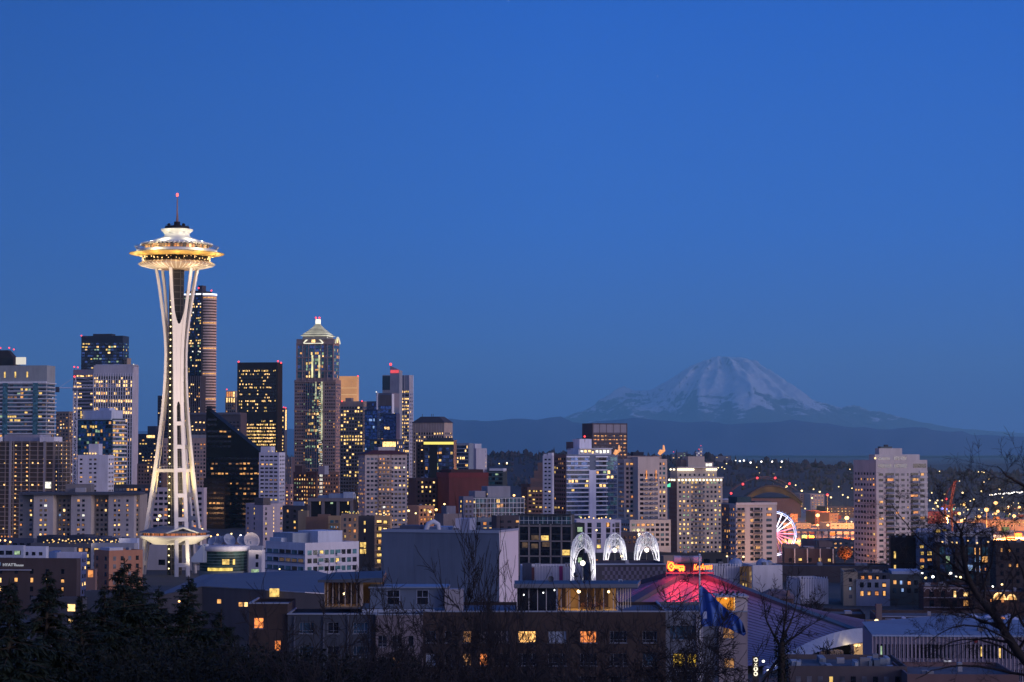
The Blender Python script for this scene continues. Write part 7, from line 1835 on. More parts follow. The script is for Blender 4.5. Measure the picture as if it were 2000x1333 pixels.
def haze():
    m = MB(); m.box(-70000, 75000, -4000, 122000, -60, 4900)
    mt = bpy.data.materials.new('haze'); mt.use_nodes = True; t = mt.node_tree; t.nodes.clear()
    o = t.nodes.new('ShaderNodeOutputMaterial'); v = t.nodes.new('ShaderNodeVolumePrincipled')
    v.inputs['Color'].default_value = (.38, .87, 1.0, 1); v.inputs['Density'].default_value = HAZE; v.inputs['Anisotropy'].default_value = 0.0
    t.links.new(v.outputs[0], o.inputs['Volume'])
    tag(m.build('haze', mt), 'thin blue evening air fading the far mountains', 'haze', kind='stuff')
HAZE = 1.45e-5
def stars():
    for px, py, r, lab in ((1284, 149, 1.0, 'brightest small star, high in the right half of the sky'), (993, 2, .9, 'small star at the top edge of the sky'), (804, 393, .6, 'faint star in the middle of the sky left of centre'), (1186, 82, .5, 'faint star high in the sky right of the top one')):
        Y = 200000.0; m = MB(); p = at(px, py, Y); m.ball(p, r * 26, 0, 8, 6)
        tag(m.build('star', emit('star_light', (1, 1, 1), 2.2), None, p), lab, 'star', 'stars in the evening sky')
# ------------------------------------------------------------------ port
def stadium():
    Y = 4300.0; s = Y / F
    c = at(1505, 985, Y); t = thing('stadium', 'huge dim arched stadium roof with brown lit underside below the wooded hill', 'stadium', (c.x, Y, -72))
    def arc(m, x0, x1, yb, yt, dy, rad, mi=0, sk=0.0):
        pts = []
        for i in range(25):
            u = i / 24; px = x0 + (x1 - x0) * u
            py = yb - (yb - yt) * (1 - abs(2 * u - 1) ** 2.0); p = at(px + sk, py, Y); pts.append((p.x, Y + dy, p.z))
        m.tube(pts, rad, 5, mi); return pts
    m = MB(); a = arc(m, 1448, 1566, 981, 949, 0, 2.2); b_ = arc(m, 1452, 1572, 984, 955, 110, 2.0)
    for i in range(24): m.quad(a[i], a[i + 1], b_[i + 1], b_[i])
    m.build('roof_shell', wall((.05, .045, .055), .8, .2, 'stadium_roof'), t)
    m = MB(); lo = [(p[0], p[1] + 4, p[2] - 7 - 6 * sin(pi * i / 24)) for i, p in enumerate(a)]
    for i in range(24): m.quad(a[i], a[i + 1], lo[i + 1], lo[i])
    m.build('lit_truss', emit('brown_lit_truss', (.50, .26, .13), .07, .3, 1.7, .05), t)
    m = MB(); p0 = at(1456, 986, Y); p1 = at(1565, 986, Y); m.box(p0.x, p1.x, Y + 6, Y + 100, -72, p0.z + 12); m.build('stand', Wm(.10, .07, .085), t)
    m = MB(); arc(m, 1424, 1548, 957, 931, -60, 1.1); arc(m, 1428, 1552, 960, 935, 40, 1.0); m.build('arch_truss', Wm(.07, .06, .09), t)
    for px, py in ((1451, 946), (1479, 934), (1514, 934), (1542, 945), (1428, 964)):
        m = MB(); m.ball(at(px, py, Y - 62), 2.2, 0, 8, 5); m.build('beacon', emit('red_beacon', (1, .06, .07), 5), t)
def port_lamp(px, py, Y, r, kind, lab, grp):
    p = at(px, py, Y); g = gz(p.x, Y)
    t = thing('floodlight_mast' if kind == 'o' else 'street_lamp', lab, 'lamp', (p.x, Y, g), grp)
    m = MB(); m.tube([(p.x, Y, g), (p.x, Y, p.z)], [r * .22, r * .13], 5); m.build('mast', plain('dark_metal', (.04, .04, .045)), t)
    m = MB(); m.ball(p, r, 0, 8, 6, .85)
    m.build('lamp_head', {'o': emit('sodium_lamp', (1, .50, .16), 4.5), 'w': emit('white_street_lamp', (1, .93, .85), 4.0), 'y': emit('yellow_street_lamp', (1, .72, .30), 3.5), 'r': emit('red_beacon', (1, .06, .07), 5), 'b': emit('blue_lamp', (.2, .25, 1), 2.5), 'g': emit('green_lamp', (.12, .9, .5), 1.1)}[kind], t)
def port():
    rr = random.Random(21)
    # lit yard floodlights: flare shaped high masts
    for px, py, Y, r in ((1597, 1007, 3300, 3.0), (1654, 1012, 3200, 3.2), (1851, 1010, 3300, 2.6), (1873, 1003, 3400, 2.6), (1927, 996, 3300, 3.6), (1944, 1003, 3800, 2.8), (1949, 999, 3900, 2.8), (1981, 1008, 3200, 2.6), (1912, 1009, 3100, 2.8), (1878, 1017, 3000, 2.0), (1597, 1026, 2900, 1.6), (1617, 1026, 2900, 1.8), (1945, 983, 3800, 3.6), (1991, 991, 3700, 2.4), (1883, 986, 3900, 2.4)):
        port_lamp(px, py, Y, r, 'o', 'tall orange floodlight mast standing in the lit port yard', 'floodlight masts in the port')
    for px, py, Y, r in ((1536, 951, 5000, 3.4), (1554, 948, 5400, 2.0), (1566, 959, 5000, 3.0), (1589, 956, 5200, 2.0), (1601, 961, 5000, 2.6), (1586, 973, 4600, 2.2), (1623, 972, 4600, 2.4), (1646, 967, 4800, 2.0), (1656, 972, 4600, 2.2), (1638, 951, 5400, 1.8), (1664, 954, 5400, 1.8), (1820, 963, 5000, 2.0), (1831, 978, 4500, 2.0), (1845, 966, 5000, 1.8), (1840, 978, 4500, 2.2), (1880, 963, 5000, 2.8), (1917, 960, 5200, 2.6), (1952, 956, 5400, 2.2), (1936, 967, 5000, 2.0), (1958, 972, 4600, 1.8), (1862, 925, 7000, 2.4), (1816, 978, 4500, 2.0), (1827, 983, 4300, 3.2), (1831, 990, 4100, 3.4), (1895, 979, 4500, 1.8), (1902, 976, 4500, 2.0), (1970, 990, 4000, 1.8)):
        port_lamp(px, py, Y, r * .8, 'y', 'small round yellow lamp beyond the lit port yard', 'yellow lamps beyond the port')
    for i in range(26):
        port_lamp(1934 + 66 * (i / 25) + rr.uniform(-1.5, 1.5), 967 - 6 * i / 25 + rr.uniform(-1.2, 1.2), 5200, 1.5, 'w', 'one of the close row of white lamps along the far right road', 'row of white road lamps, far right')
    for px, py, k in ((1840, 994, 'b'), (1848, 995, 'b'), (1861, 995, 'g'), (1848, 975, 'r'), (1616, 967, 'r')): port_lamp(px, py, 3900, 2.4, k, {'b': 'small blue lamp beneath the red crane', 'g': 'green lamp right of the red crane foot', 'r': 'red warning lamp ' + ('near the red crane' if px > 1800 else 'left of the lone right tower')}[k], {'b': 'blue lamps under the red crane'}.get(k))
    for i in range(64):
        px = rr.choice((rr.uniform(1530, 1664), rr.uniform(1815, 2000), rr.uniform(1815, 2000))); py = rr.uniform(985, 1040) if px < 1700 else rr.uniform(975, 1018)
        Y = 128 * F / (py - 880)
        port_lamp(px, py, Y, rr.uniform(.5, 1.1) * Y / 3000, 'y', 'tiny yellow lamp low in the lit port yard', 'tiny lamps in the port yard')
    for px, py in ((1437, 900), (1445, 901), (1453, 900), (1466, 904), (1487, 902), (1508, 902), (1527, 902), (1484, 924), (1511, 926), (1525, 913), (1410, 913), (1415, 916), (1419, 906), (1403, 914), (1478, 913), (1660, 917), (1874, 940), (1918, 922), (1922, 923), (1931, 936), (1941, 940), (1911, 922), (1922, 942), (1000, 918), (1010, 922), (975, 906), (990, 904), (1835, 921)):
        port_lamp(px, py, 6400, 2.6 if 1440 < px < 1530 and py < 906 else 1.5, 'w' if px < 1530 and py < 906 else 'y', 'bright white lamp on the ridge of the wooded hill' if px < 1530 and py < 906 else 'small lamp among the dark trees of the wooded hill', 'white lamps on the ridge' if px < 1530 and py < 906 else 'lamps on the wooded hillside')
    # buildings of the port and on the ridge
    P = (('warehouse', 'long low white warehouse lit from its right end, port', 1530, 1584, 1022, 3500, (.5, .4, .3)), ('warehouse', 'dark red brick warehouse block beside the orange frame tower, port', 1592, 1620, 999, 3900, (.20, .07, .06)),
         ('parking_block', 'orange lit open parking structure, port', 1620, 1637, 1003, 3800, (.45, .26, .15)), ('warehouse', 'cream long shed below the parking structure, port', 1622, 1668, 1022, 3450, (.48, .40, .32)),
         ('office_block', 'pale gridded office far beyond the port below the hill', 1583, 1610, 965, 4900, (.40, .33, .33)), ('office_block', 'small pale block far beyond the port left of the gridded office', 1562, 1576, 964, 4950, (.34, .27, .28)),
         ('warehouse', 'dark flat shed roof seen over the near rooftops left of the lone right tower', 1594, 1670, 1055, 2600, (.04, .045, .07)), ('brick_block', 'small old brick office with lamps beside the lit wheel', 1543, 1558, 1004, 3750, (.22, .13, .10)),
         ('stadium_stand', 'long dark stadium stand with a line of lamps above it, port', 1540, 1670, 990, 4300, (.07, .055, .08)), ('warehouse', 'red lit shed behind the foot of the red crane', 1812, 1842, 1000, 3900, (.30, .07, .07)),
         ('warehouse', 'long grey quay shed at the far right of the port', 1880, 2010, 990, 4700, (.10, .08, .09)), ('warehouse', 'low orange lit shed with pale roof at the far right', 1935, 2010, 1016, 3600, (.5, .32, .2)))
    for nm, lab, xl, xr, yt, Y, c in P:
        b = Bld(nm, lab, (xl + xr) / 2, Y, 'building'); v = b.vol(xl, xr, xr, yt, mat=Wm(*c), dep=60)
        b.win(v, 'L', 7, 5, .5, .4, .35, '2258', 'DC', top=1.5, bot=2); b.done(12)
    for lab, xl, xr, yt, k in (('white lit hospital block with red beacons on the ridge', 1358, 1372, 883, '4'), ('slim white hospital tower on the ridge', 1366, 1372, 876, '4'), ('blue grey clinic block on the ridge left of the hospital', 1322, 1340, 884, '9'), ('dim tan office on the right of the ridge buildings', 1397, 1428, 891, '5'), ('small lit block at the left end of the ridge buildings', 1312, 1319, 888, '4')):
        b = Bld('ridge_building', lab, (xl + xr) / 2, 6900, 'building', z=0); v = b.vol(xl, xr, xr, yt, mat=Wm(*((.5, .48, .56) if 'white' in lab else (.13, .13, .17))), dep=30)
        b.win(v, 'L', 8, 6, .6, .4, .3, k + k + '1', 'C', bot=30)
        if 'beacons' in lab or 'slim' in lab or 'left end' in lab: b.red((xl + xr) / 2, yt - 5, r=1.6)
        b.done(10)
    # container stacks
    cols = ((.28, .05, .03), (.05, .10, .28), (.34, .16, .05), (.06, .2, .12), (.35, .33, .30)); cn = ('red', 'blue', 'orange', 'green', 'white')
    for i in range(70):
        px = rr.choice((rr.uniform(1560, 1664), rr.uniform(1816, 1930), rr.uniform(1930, 2000))); Y = rr.uniform(3150, 4600); x = (px - 1000) / F * Y; g = gz(x, Y); k = rr.randrange(5); h = rr.choice((2.6, 5.2, 7.8))
        t = thing('container_stack', cn[k] + ' shipping container stack standing in the orange lit port yard', 'container', (x, Y, g), cn[k] + ' container stacks in the port yard')
        m = MB(); n_ = int(h / 2.6 + .1)
        for q in range(n_): m.box(x - 6, x + 6, Y, Y + 2.4, g + q * 2.62, g + q * 2.62 + 2.55)
        m.build('container', plain(cn[k] + '_container_paint', cols[k], .6), t)
    # yards as pale paved sheets and the raised road
    for x0, x1, y0, y1 in ((1530, 1680, 3020, 5400), (1806, 2050, 3020, 5400)):
        m = MB(); n = 12; vs = []
        for j in range(n + 1):
            Y = y0 + (y1 - y0) * j / n
            for i in range(n + 1):
                x = ((x0 + (x1 - x0) * i / n) - 1000) / F * Y; vs.append((x, Y, gz(x, Y) + .25))
        m.add(vs, [(j * (n + 1) + i, j * (n + 1) + i + 1, (j + 1) * (n + 1) + i + 1, (j + 1) * (n + 1) + i) for j in range(n) for i in range(n)])
        tag(m.build('yard_paving', Wm(.30, .26, .22)), kind='structure')
    t = thing('viaduct', 'pale raised roadway on piers crossing the lit port', 'viaduct', (at(1600, 1036, 2900).x, 2900, gz(400, 2900)))
    m = MB(); p0 = at(1525, 1036, 2900); p1 = at(1675, 1036, 2900); m.box(p0.x, p1.x, 2900, 2912, p0.z - 1.6, p0.z + 1.2); m.build('deck', Wm(.34, .30, .30), t)
    m = MB()
    for i in range(12): x = p0.x + (p1.x - p0.x) * i / 11; m.box(x - .8, x + .8, 2904, 2908, gz(x, 2900), p0.z - 1.6)
    m.build('pier', Wm(.3, .26, .25), t)
    # red crane
    Y = 3500; t = thing('port_crane', 'red port crane with its long boom raised, right of the lone tower', 'crane', (at(1850, 1030, Y).x, Y, gz(at(1850, 1030, Y).x, Y)))
    rm = plain('red_crane_paint', (.07, .008, .012), .6); g = gz(700, Y); m = MB()
    A = lambda px, py, dy=0: (at(px, py, Y).x, Y + dy, at(px, py, Y).z)
    for dy in (-5, 5):
        m.tube([A(1846, 1040, dy), A(1846, 985, dy)], 1.0, 5); m.tube([A(1859, 1040, dy), A(1859, 985, dy)], 1.0, 5); m.tube([A(1838, 990, dy), A(1864, 986, dy)], 1.0, 5)
    m.build('portal_frame', rm, t)
    m = MB(); L0 = [A(1852 + 11 * i / 14, 996 - 56 * i / 14, -3) for i in range(15)]; L1 = [A(1856 + 11.5 * i / 14, 996 - 55 * i / 14, 3) for i in range(15)]
    m.tube(L0, 1.0, 5); m.tube(L1, 1.0, 5)
    for i in range(14): m.tube([L0[i], L1[i + 1]], .45, 4); m.tube([L1[i], L0[i + 1]], .45, 4)
    m.tube([A(1862, 941), A(1870, 940)], .9, 4); m.build('boom', rm, t)
    m = MB(); m.tube([A(1842, 990), A(1850, 962), A(1864, 942)], .35, 4); m.build('stay', rm, t)
    # a lit house front and an orange tree lamp nearer
    b = Bld('low_block', 'long low block with lit windows between white pillars, right of the lit wheel', 1600, 1350, 'building')
    v = b.vol(1532, 1632, 1638, 1072, a=5, mat=Wm(.07, .06, .075)); b.win(v, 'L', 5.5, 6, .35, .4, .6, '5', 'D', nr=1, top=4); b.ribs(v, 'L', 9, .7, 1.2, Wm(.55, .52, .52), x0=.2, x1=.95); v = b.vol(1530, 1560, 1563, 1066, a=5, Y=1370, mat=Wm(.22, .18, .15)); v = b.vol(1572, 1592, 1596, 1070, a=5, Y=1380, mat=Wm(.42, .42, .48)); v = b.vol(1600, 1626, 1630, 1058, a=5, Y=1420, mat=Wm(.16, .12, .12)); b.done(12)
    b = Bld('low_block', 'dark flat roofs of a long block below the lone right tower', 1640, 1000, 'building')
    v = b.vol(1520, 1740, 1746, 1106, a=4, mat=Wm(.075, .06, .065)); b.mech(v, .2, .3, .2, .5, .8); b.mech(v, .6, .64, .2, .5, 1.0); b.done(3)
    cl = (1, .35, .085)
    for px, py, Y, e in ((1575, 0, 3180, 1.3), (1612, 0, 3200, 1.6), (1652, 0, 3220, 1.6), (1560, 0, 3700, .3), (1845, 0, 3300, 1.1), (1900, 0, 3250, 1.4), (1950, 0, 3250, 1.8), (1995, 0, 3300, 1.8), (1630, 0, 3900, 1.0), (1880, 0, 4000, 1.0), (1960, 0, 4000, 1.0)):
        x = (px - 1000) / F * Y; light('POINT', (x, Y, gz(x, Y) + 26), 1.0e6 * e, cl, None, 2.0, name='sodium_glow')
# ------------------------------------------------------------------ city lamps
def city_lamps():
    for px, py, Y, k, r in ((425, 1045, 1320, 'o', .6), (412, 1048, 1320, 'o', .55), (452, 1043, 1300, 'y', .5), (470, 1046, 1300, 'w', .6), (395, 1034, 1340, 'y', .6), (308, 1015, 1340, 'y', .9), (312, 1008, 1345, 'y', .9), (359, 997, 1330, 'o', 1.0), (840, 1000, 1440, 'y', .8), (852, 996, 1440, 'o', .9), (798, 998, 1440, 'y', .8), (812, 1003, 1420, 'y', .6), (1165, 1036, 1230, 'y', .5), (1214, 1087, 960, 'y', .5), (1247, 1100, 950, 'w', .35), (1420, 1087, 1000, 'y', .4), (1452, 1088, 960, 'y', .45), (1790, 1118, 870, 'w', .5), (1801, 1120, 870, 'w', .45), (1808, 1129, 860, 'y', .5), (1822, 1127, 860, 'w', .6), (1852, 1124, 870, 'w', .6), (1857, 1120, 880, 'w', .55), (1867, 1127, 870, 'w', .5), (1876, 1128, 865, 'y', .5), (1888, 1146, 850, 'w', .4), (1712, 1213, 640, 'y', .6), (1708, 1230, 600, 'o', .7), (1706, 1217, 640, 'y', .35), (1491, 1292, 320, 'w', .2), (1500, 1310, 300, 'w', .16), (1513, 1300, 300, 'w', .15), (72, 1176, 500, 'y', .3), (112, 1174, 500, 'y', .28), (273, 1139, 700, 'y', .3), (350, 1175, 600, 'o', .3), (170, 1190, 480, 'y', .22), (1939, 1146, 790, 'w', .4), (1957, 1142, 790, 'y', .4), (868, 985, 1500, 'y', .7), (1022, 972, 1500, 'o', .9), (990, 906, 2500, 'y', .8), (1004, 968, 1500, 'o', .8), (0, 1056, 1100, 'o', .5), (10, 1056, 1100, 'o', .5), (20, 1059, 1100, 'o', .5), (568, 1117, 880, 'y', .3), (546, 1112, 880, 'y', .3)):
        nm = {'o': 'orange', 'y': 'yellow', 'w': 'white'}[k]
        port_lamp(px, py, Y, r, 'o' if k == 'o' else k, nm + ' street lamp glowing among the ' + ('downtown blocks at left' if px < 700 else 'blocks in the city centre' if px < 1300 else 'low roofs at right') + (' close by' if Y < 700 else ''), nm + ' street lamps ' + ('left' if px < 700 else 'centre' if px < 1300 else 'right') + (' near' if Y < 700 else ''))
    for o in COL.objects:
        if o.name.startswith('floodlight_mast') and 'street lamp' in o.get('label', ''): o.name = 'street_lamp'
    for x, Y, e, c in ((-160, 1430, 6e3, (1, .5, .2)), (-120, 1560, 9e3, (1, .5, .2)), (-40, 1420, 8e3, (1, .55, .25)), (-200, 1720, 1.2e4, (1, .5, .2)), (-330, 1440, 8e3, (1, .5, .2)), (-60, 1950, 1.4e4, (1, .55, .3)), (20, 1700, 7e3, (1, .5, .2)), (105, 1340, 7e3, (1, .5, .22)), (125, 1130, 6e3, (1, .5, .22)), (160, 1320, 8e3, (1, .45, .2)), (-260, 2400, 1.6e4, (1, .55, .3)), (-130, 2500, 1.6e4, (1, .55, .3)), (-75, 1150, 4e3, (1, .5, .2)), (-40, 2150, 1.2e4, (1, .55, .3)), (190, 1180, 5e3, (1, .4, .15)), (-300, 1900, 1.2e4, (1, .5, .25))):
        light('POINT', (x, Y, gz(x, Y) + 9), e * 2.5, c, None, 1.0, name='street_glow')  # unseen fill lights added between the blocks to warm the lower walls
# ------------------------------------------------------------------ trees
def conifer(px, py, Y, wpx, lab, seed, dens=1.0, droop=.35, tips=()):
    """spruce: whorls of drooping boughs hung with thin needle sprays"""
    rr = random.Random(seed); p = at(px, py, Y); g = gz(p.x, Y) - .5; H = p.z - g; s = Y / F
    t = thing('conifer_tree', lab, 'tree', (p.x, Y, g), 'dark conifers in the lower left')
    bark = wall((.035, .028, .022), .95, .3, 'bark', streak=0)
    v = []; f = []; mi = []
    def spray(c, d, ln, wd):
        up = Vector((rr.uniform(-.4, .4), rr.uniform(-.4, .4), rr.uniform(.2, 1))).normalized(); sd_ = d.cross(up); 
        if sd_.length < .05: return
        sd_.normalize(); k = len(v); e = c + d * ln; q = c + d * (ln * .45)
        v.extend([tuple(c), tuple(q + sd_ * wd), tuple(e), tuple(q - sd_ * wd)]); f.append((k, k + 1, k + 2, k + 3)); mi.append(0 if rr.random() < .7 else 1)
    tb = MB(); tb.tube([(p.x, Y, g), (p.x, Y, g + H * .5), (p.x, Y, p.z)], [.38, .22, .03], 7); h = .10
    R0 = wpx * s / 2
    while h < .995:
        z = g + H * h; L_ = R0 * min(1.0, ((1 - h) * H / (wpx * s)) ** .92 * 1.02 + .02) * rr.uniform(.7, 1.2)
        for q in range(rr.randint(5, 7)):
            a = rr.uniform(0, 2 * pi); ln = L_ * rr.uniform(.6, 1.15); n = 6; pts = []
            el = .35 * h; zz = z + rr.uniform(-.2, .2)
            for i in range(n + 1):
                u = i / n; pts.append(Vector((p.x + cos(a) * ln * u, Y + sin(a) * ln * u, zz + ln * (el * u - droop * u * u + .16 * u ** 4))))
            tb.tube(pts, [.05 * (1 - i / n * .8) for i in range(n + 1)], 3, 0, False)
            cnt = int((10 + ln * 20) * dens)
            for i in range(cnt):
                u = rr.uniform(.08, 1) ** .8; j = min(n - 1, int(u * n)); w = u * n - j; c = pts[j].lerp(pts[j + 1], w); d = (pts[j + 1] - pts[j]).normalized()
                sd2 = Vector((-sin(a), cos(a), 0)) * rr.choice((-1, 1)) * rr.uniform(.3, 1.1)
                dd = (d * rr.uniform(.3, 1.0) + sd2 + Vector((0, 0, rr.uniform(-.75, .15)))).normalized()
                lw = rr.uniform(.26, .66) * (1.1 - .45 * u) * min(1.15, .45 + ln / 3)
                spray(c, dd, lw, lw * rr.uniform(.08, .17))
                if rr.random() < .5: spray(c + dd * lw * .5, (dd + Vector((rr.uniform(-.7, .7), rr.uniform(-.7, .7), -.5))).normalized(), lw * .7, lw * .1)
        h += rr.uniform(.007, .012) * (1.3 if H < 18 else 1)
    for i in range(40): spray(Vector((p.x, Y, p.z - rr.uniform(0, 1.6))), Vector((rr.uniform(-1, 1), rr.uniform(-1, 1), rr.uniform(-.2, 1))).normalized(), rr.uniform(.15, .4), .03)
    me = bpy.data.meshes.new('crown'); o3 = wloc(t)
    me.from_pydata([(x - o3.x, y - o3.y, z - o3.z) for x, y, z in v], [], f)
    me.materials.append(wall((.011, .022, .014), .8, .4, 'needles', streak=0)); me.materials.append(wall((.018, .028, .016), .8, .4, 'pale_needles', streak=0)); me.polygons.foreach_set('material_index', mi); me.update()
    o = bpy.data.objects.new('crown', me); COL.objects.link(o); o.parent = t
    tb.build('trunk', bark, t)
TW = [0]
def grow(m, rr, p, d, ln, r, lev, upw, twist, minr, spread=.6, nseg=5, buds=True):
    """one limb and everything that grows from it"""
    if TW[0] > 5200: return
    TW[0] += 1
    pts = [p]; dirs = [d]; c = Vector(d)
    for i in range(nseg):
        c = (c + Vector((rr.gauss(0, twist), rr.gauss(0, twist), rr.gauss(0, twist) + upw))).normalized()
        pts.append(pts[-1] + c * (ln / nseg)); dirs.append(c)
    rads = [max(minr, r * (1 - .62 * i / nseg)) for i in range(nseg + 1)]
    if lev == 0: rads[-1] = minr * .6
    m.tube(pts, rads, 6 if r > .05 else 4 if r > .018 else 3, 0, False)
    if lev == 0: return
    nb = rr.randint(3, 5) if lev > 1 else rr.randint(4, 7)
    for i in range(nb):
        u = rr.uniform(.28, 1.0); j = min(nseg - 1, int(u * nseg)); q = pts[j].lerp(pts[j + 1], u * nseg - j); b = dirs[j + 1]
        s_ = b.cross(Vector((rr.gauss(0, 1), rr.gauss(0, 1), rr.gauss(0, 1))))
        if s_.length < .05: continue
        s_.normalize(); a = rr.uniform(.5, 1.15) * spread * 1.6
        nd = (b * cos(a) + s_ * sin(a)).normalized()
        grow(m, rr, q, nd, ln * rr.uniform(.45, .72) * (1.15 - .5 * u), max(minr, rads[j] * rr.uniform(.45, .65)), lev - 1, upw, twist, minr, spread, nseg)
    grow(m, rr, pts[-1], dirs[-1], ln * .62, rads[-1], lev - 1, upw, twist, minr, spread, nseg)
def bare_tree(px, ptop, Y, lab, seed, lev=4, r=.16, spread=.6, upw=.03, twist=.13, fork=3, base=None, lean=0.0, ln=None, minr=.0135, group='bare winter trees in front of the city'):
    rr = random.Random(seed); p = at(px, ptop, Y); g = gz(p.x, Y) - .3; H = p.z - g
    t = thing('bare_tree', lab, 'tree', (p.x, Y, g), group)
    m = MB(); TW[0] = 0
    bz = g + H * (base if base else .42); b0 = Vector((p.x + lean * .3, Y, bz))
    m.tube([(p.x, Y, g), (p.x + lean * .1, Y, g + (bz - g) * .5), b0], [r * 1.5, r * 1.2, r], 8)
    m.build('trunk', wall((.030, .025, .026), .95, .3, 'winter_bark', streak=0), t)
    m = MB()
    for k in range(fork):
        a = 2 * pi * k / fork + rr.uniform(-.4, .4); e = rr.uniform(.10, .42) * spread / .6
        d = Vector((cos(a) * sin(e) + lean * .05, sin(a) * sin(e) * .8, cos(e))).normalized()
        grow(m, rr, b0 - Vector((0, 0, rr.uniform(0, .15) * H)), d, (p.z - bz) * rr.uniform(.42, .58), r * rr.uniform(.5, .72), lev, upw, twist, minr, spread)
    m.build('branches', wall((.030, .025, .026), .95, .3, 'winter_bark', streak=0), t)
    t.children[-1].name = 'crown'
def big_bare_tree():
    Y = 62.0; rr = random.Random(77); s = Y / F
    p = at(2062, 1333, Y); t = thing('bare_tree', 'big bare tree with thick leaning limbs and arching twigs at the right edge', 'tree', (p.x, Y, gz(p.x, Y)), 'bare winter trees in front of the city')
    bark = wall((.030, .025, .026), .95, .3, 'winter_bark', streak=0)
    def pt(q, dy=0): v = at(q[0], q[1], Y); return Vector((v.x, Y + dy, v.z))
    m = MB(); m.tube([(p.x + .3, Y, gz(p.x, Y) - .3), pt((2060, 1350)), pt((2030, 1320))], [.42, .34, .30], 9); m.build('trunk', bark, t)
    m = MB(); TW[0] = -4200
    def limb(path, r0, r1, lev, dens, dy=0, lnk=1.0, up=.02):
        pts = [pt(q, dy + rr.uniform(-.15, .15)) for q in path]; fine = []
        for i in range(len(pts) - 1):
            p0, p1, p2, p3 = pts[max(0, i - 1)], pts[i], pts[i + 1], pts[min(len(pts) - 1, i + 2)]
            for k in range(4):
                u = k / 4; fine.append(.5 * ((2 * p1) + (p2 - p0) * u + (2 * p0 - 5 * p1 + 4 * p2 - p3) * u * u + (3 * p1 - p0 - 3 * p2 + p3) * u ** 3) + Vector((rr.gauss(0, .012), rr.gauss(0, .012), rr.gauss(0, .012))))
        fine.append(pts[-1]); n = len(fine) - 1
        r0 *= .72; r1 *= .8
        m.tube(fine, [r0 + (r1 - r0) * i / n for i in range(n + 1)], 7, 0, False)
        for i in range(1, n):
            if rr.random() < dens:
                d = (fine[i + 1] - fine[i]).normalized(); q = d.cross(Vector((rr.gauss(0, .4), 1, rr.gauss(0, .4)))).normalized() * rr.choice((-1, 1)); a = rr.uniform(.5, 1.2)
                rr_ = (r0 + (r1 - r0) * i / n)
                grow(m, rr, fine[i], (d * cos(a) + q * sin(a)).normalized(), rr.uniform(.7, 1.9) * lnk, max(.009, rr_ * .36), lev, up, .17, .0045, .62)
    limb([(2030, 1325), (1975, 1255), (1944, 1206), (1903, 1152), (1886, 1118), (1880, 1075), (1878, 1043)], .20, .055, 3, .75)
    limb([(1878, 1043), (1866, 1020), (1842, 1004), (1826, 985), (1818, 965)], .05, .010, 2, .5, 0, .55)
    limb([(1878, 1045), (1884, 1020), (1896, 1000), (1904, 972)], .045, .010, 2, .5, 0, .55)
    limb([(1888, 1125), (1860, 1104), (1825, 1078), (1800, 1056), (1778, 1034), (1760, 1010), (1745, 990), (1728, 975)], .045, .010, 2, .45, 0, .5)
    limb([(1905, 1152), (1880, 1146), (1840, 1120), (1800, 1110), (1770, 1080)], .035, .01, 2, .6)
    limb([(2070, 1040), (2000, 960), (1966, 938), (1946, 926), (1934, 910)], .09, .012, 2, .5, -1.0, .5)
    limb([(2070, 1000), (2010, 950), (1993, 935), (1986, 912)], .06, .012, 2, .5, -1.0, .5)
    limb([(2080, 1240), (2010, 1160), (1985, 1110), (1960, 1060), (1945, 1015)], .08, .012, 3, .5, -.6, .7)
    limb([(2000, 1290), (1950, 1262), (1900, 1250), (1850, 1262), (1812, 1290)], .05, .012, 3, .8, .4)
    limb([(1975, 1255), (1920, 1225), (1870, 1222), (1830, 1238), (1800, 1262)], .045, .010, 3, .8, -.3)
    limb([(2040, 1330), (1960, 1312), (1900, 1302), (1840, 1308), (1790, 1328)], .06, .014, 3, .8, .2)
    limb([(1944, 1206), (1915, 1190), (1880, 1192), (1850, 1205)], .04, .01, 3, .8, .3)
    limb([(2060, 1200), (2000, 1190), (1960, 1215), (1935, 1255)], .05, .01, 3, .8, -.5)
    limb([(2080, 1300), (2010, 1230), (1990, 1180), (1984, 1120)], .07, .012, 3, .8, .5)
    m.build('crown', bark, t)
def shrub_mass():
    """leafless thicket and hedge along the foot of the picture"""
    rr = random.Random(4); v = []; f = []
    for i in range(26000):
        px = rr.uniform(120, 820); u = (px - 120) / 700
        top = 1250 + 46 * noise.noise(Vector((px * .012, 1, 0))) + 40 * max(0, u - .45) * 2
        py = top + (1390 - top) * rr.random() ** .7; Y = rr.uniform(92, 128); c = at(px, py, Y)
        d = Vector((rr.gauss(0, 1), rr.gauss(0, 1), rr.gauss(0, .8))).normalized(); e = d.cross(Vector((rr.gauss(0, 1), rr.gauss(0, 1), rr.gauss(0, 1))))
        if e.length < .1: continue
        e.normalize(); l = rr.uniform(.10, .30); k = len(v)
        v.extend([tuple(c), tuple(c + d * l * .5 + e * l * .22), tuple(c + d * l), tuple(c + d * l * .5 - e * l * .22)]); f.append((k, k + 1, k + 2, k + 3))
    m = MB(); m.add(v, f)
    for i in range(420):
        px = rr.uniform(130, 800); Y = rr.uniform(92, 128); q = at(px, 1400, Y); q2 = at(px + rr.gauss(0, 12), 1240 + rr.uniform(0, 70), Y); m.tube([q, q.lerp(q2, .5) + Vector((rr.gauss(0, .1), 0, 0)), q2], [.03, .02, .006], 3, 0, False)
    o = m.build('thicket', wall((.012, .015, .012), .9, .4, 'thicket_leaf', streak=0)); tag(o, 'dark thicket of leaves and stems along the bottom edge at left', 'thicket', kind='stuff')
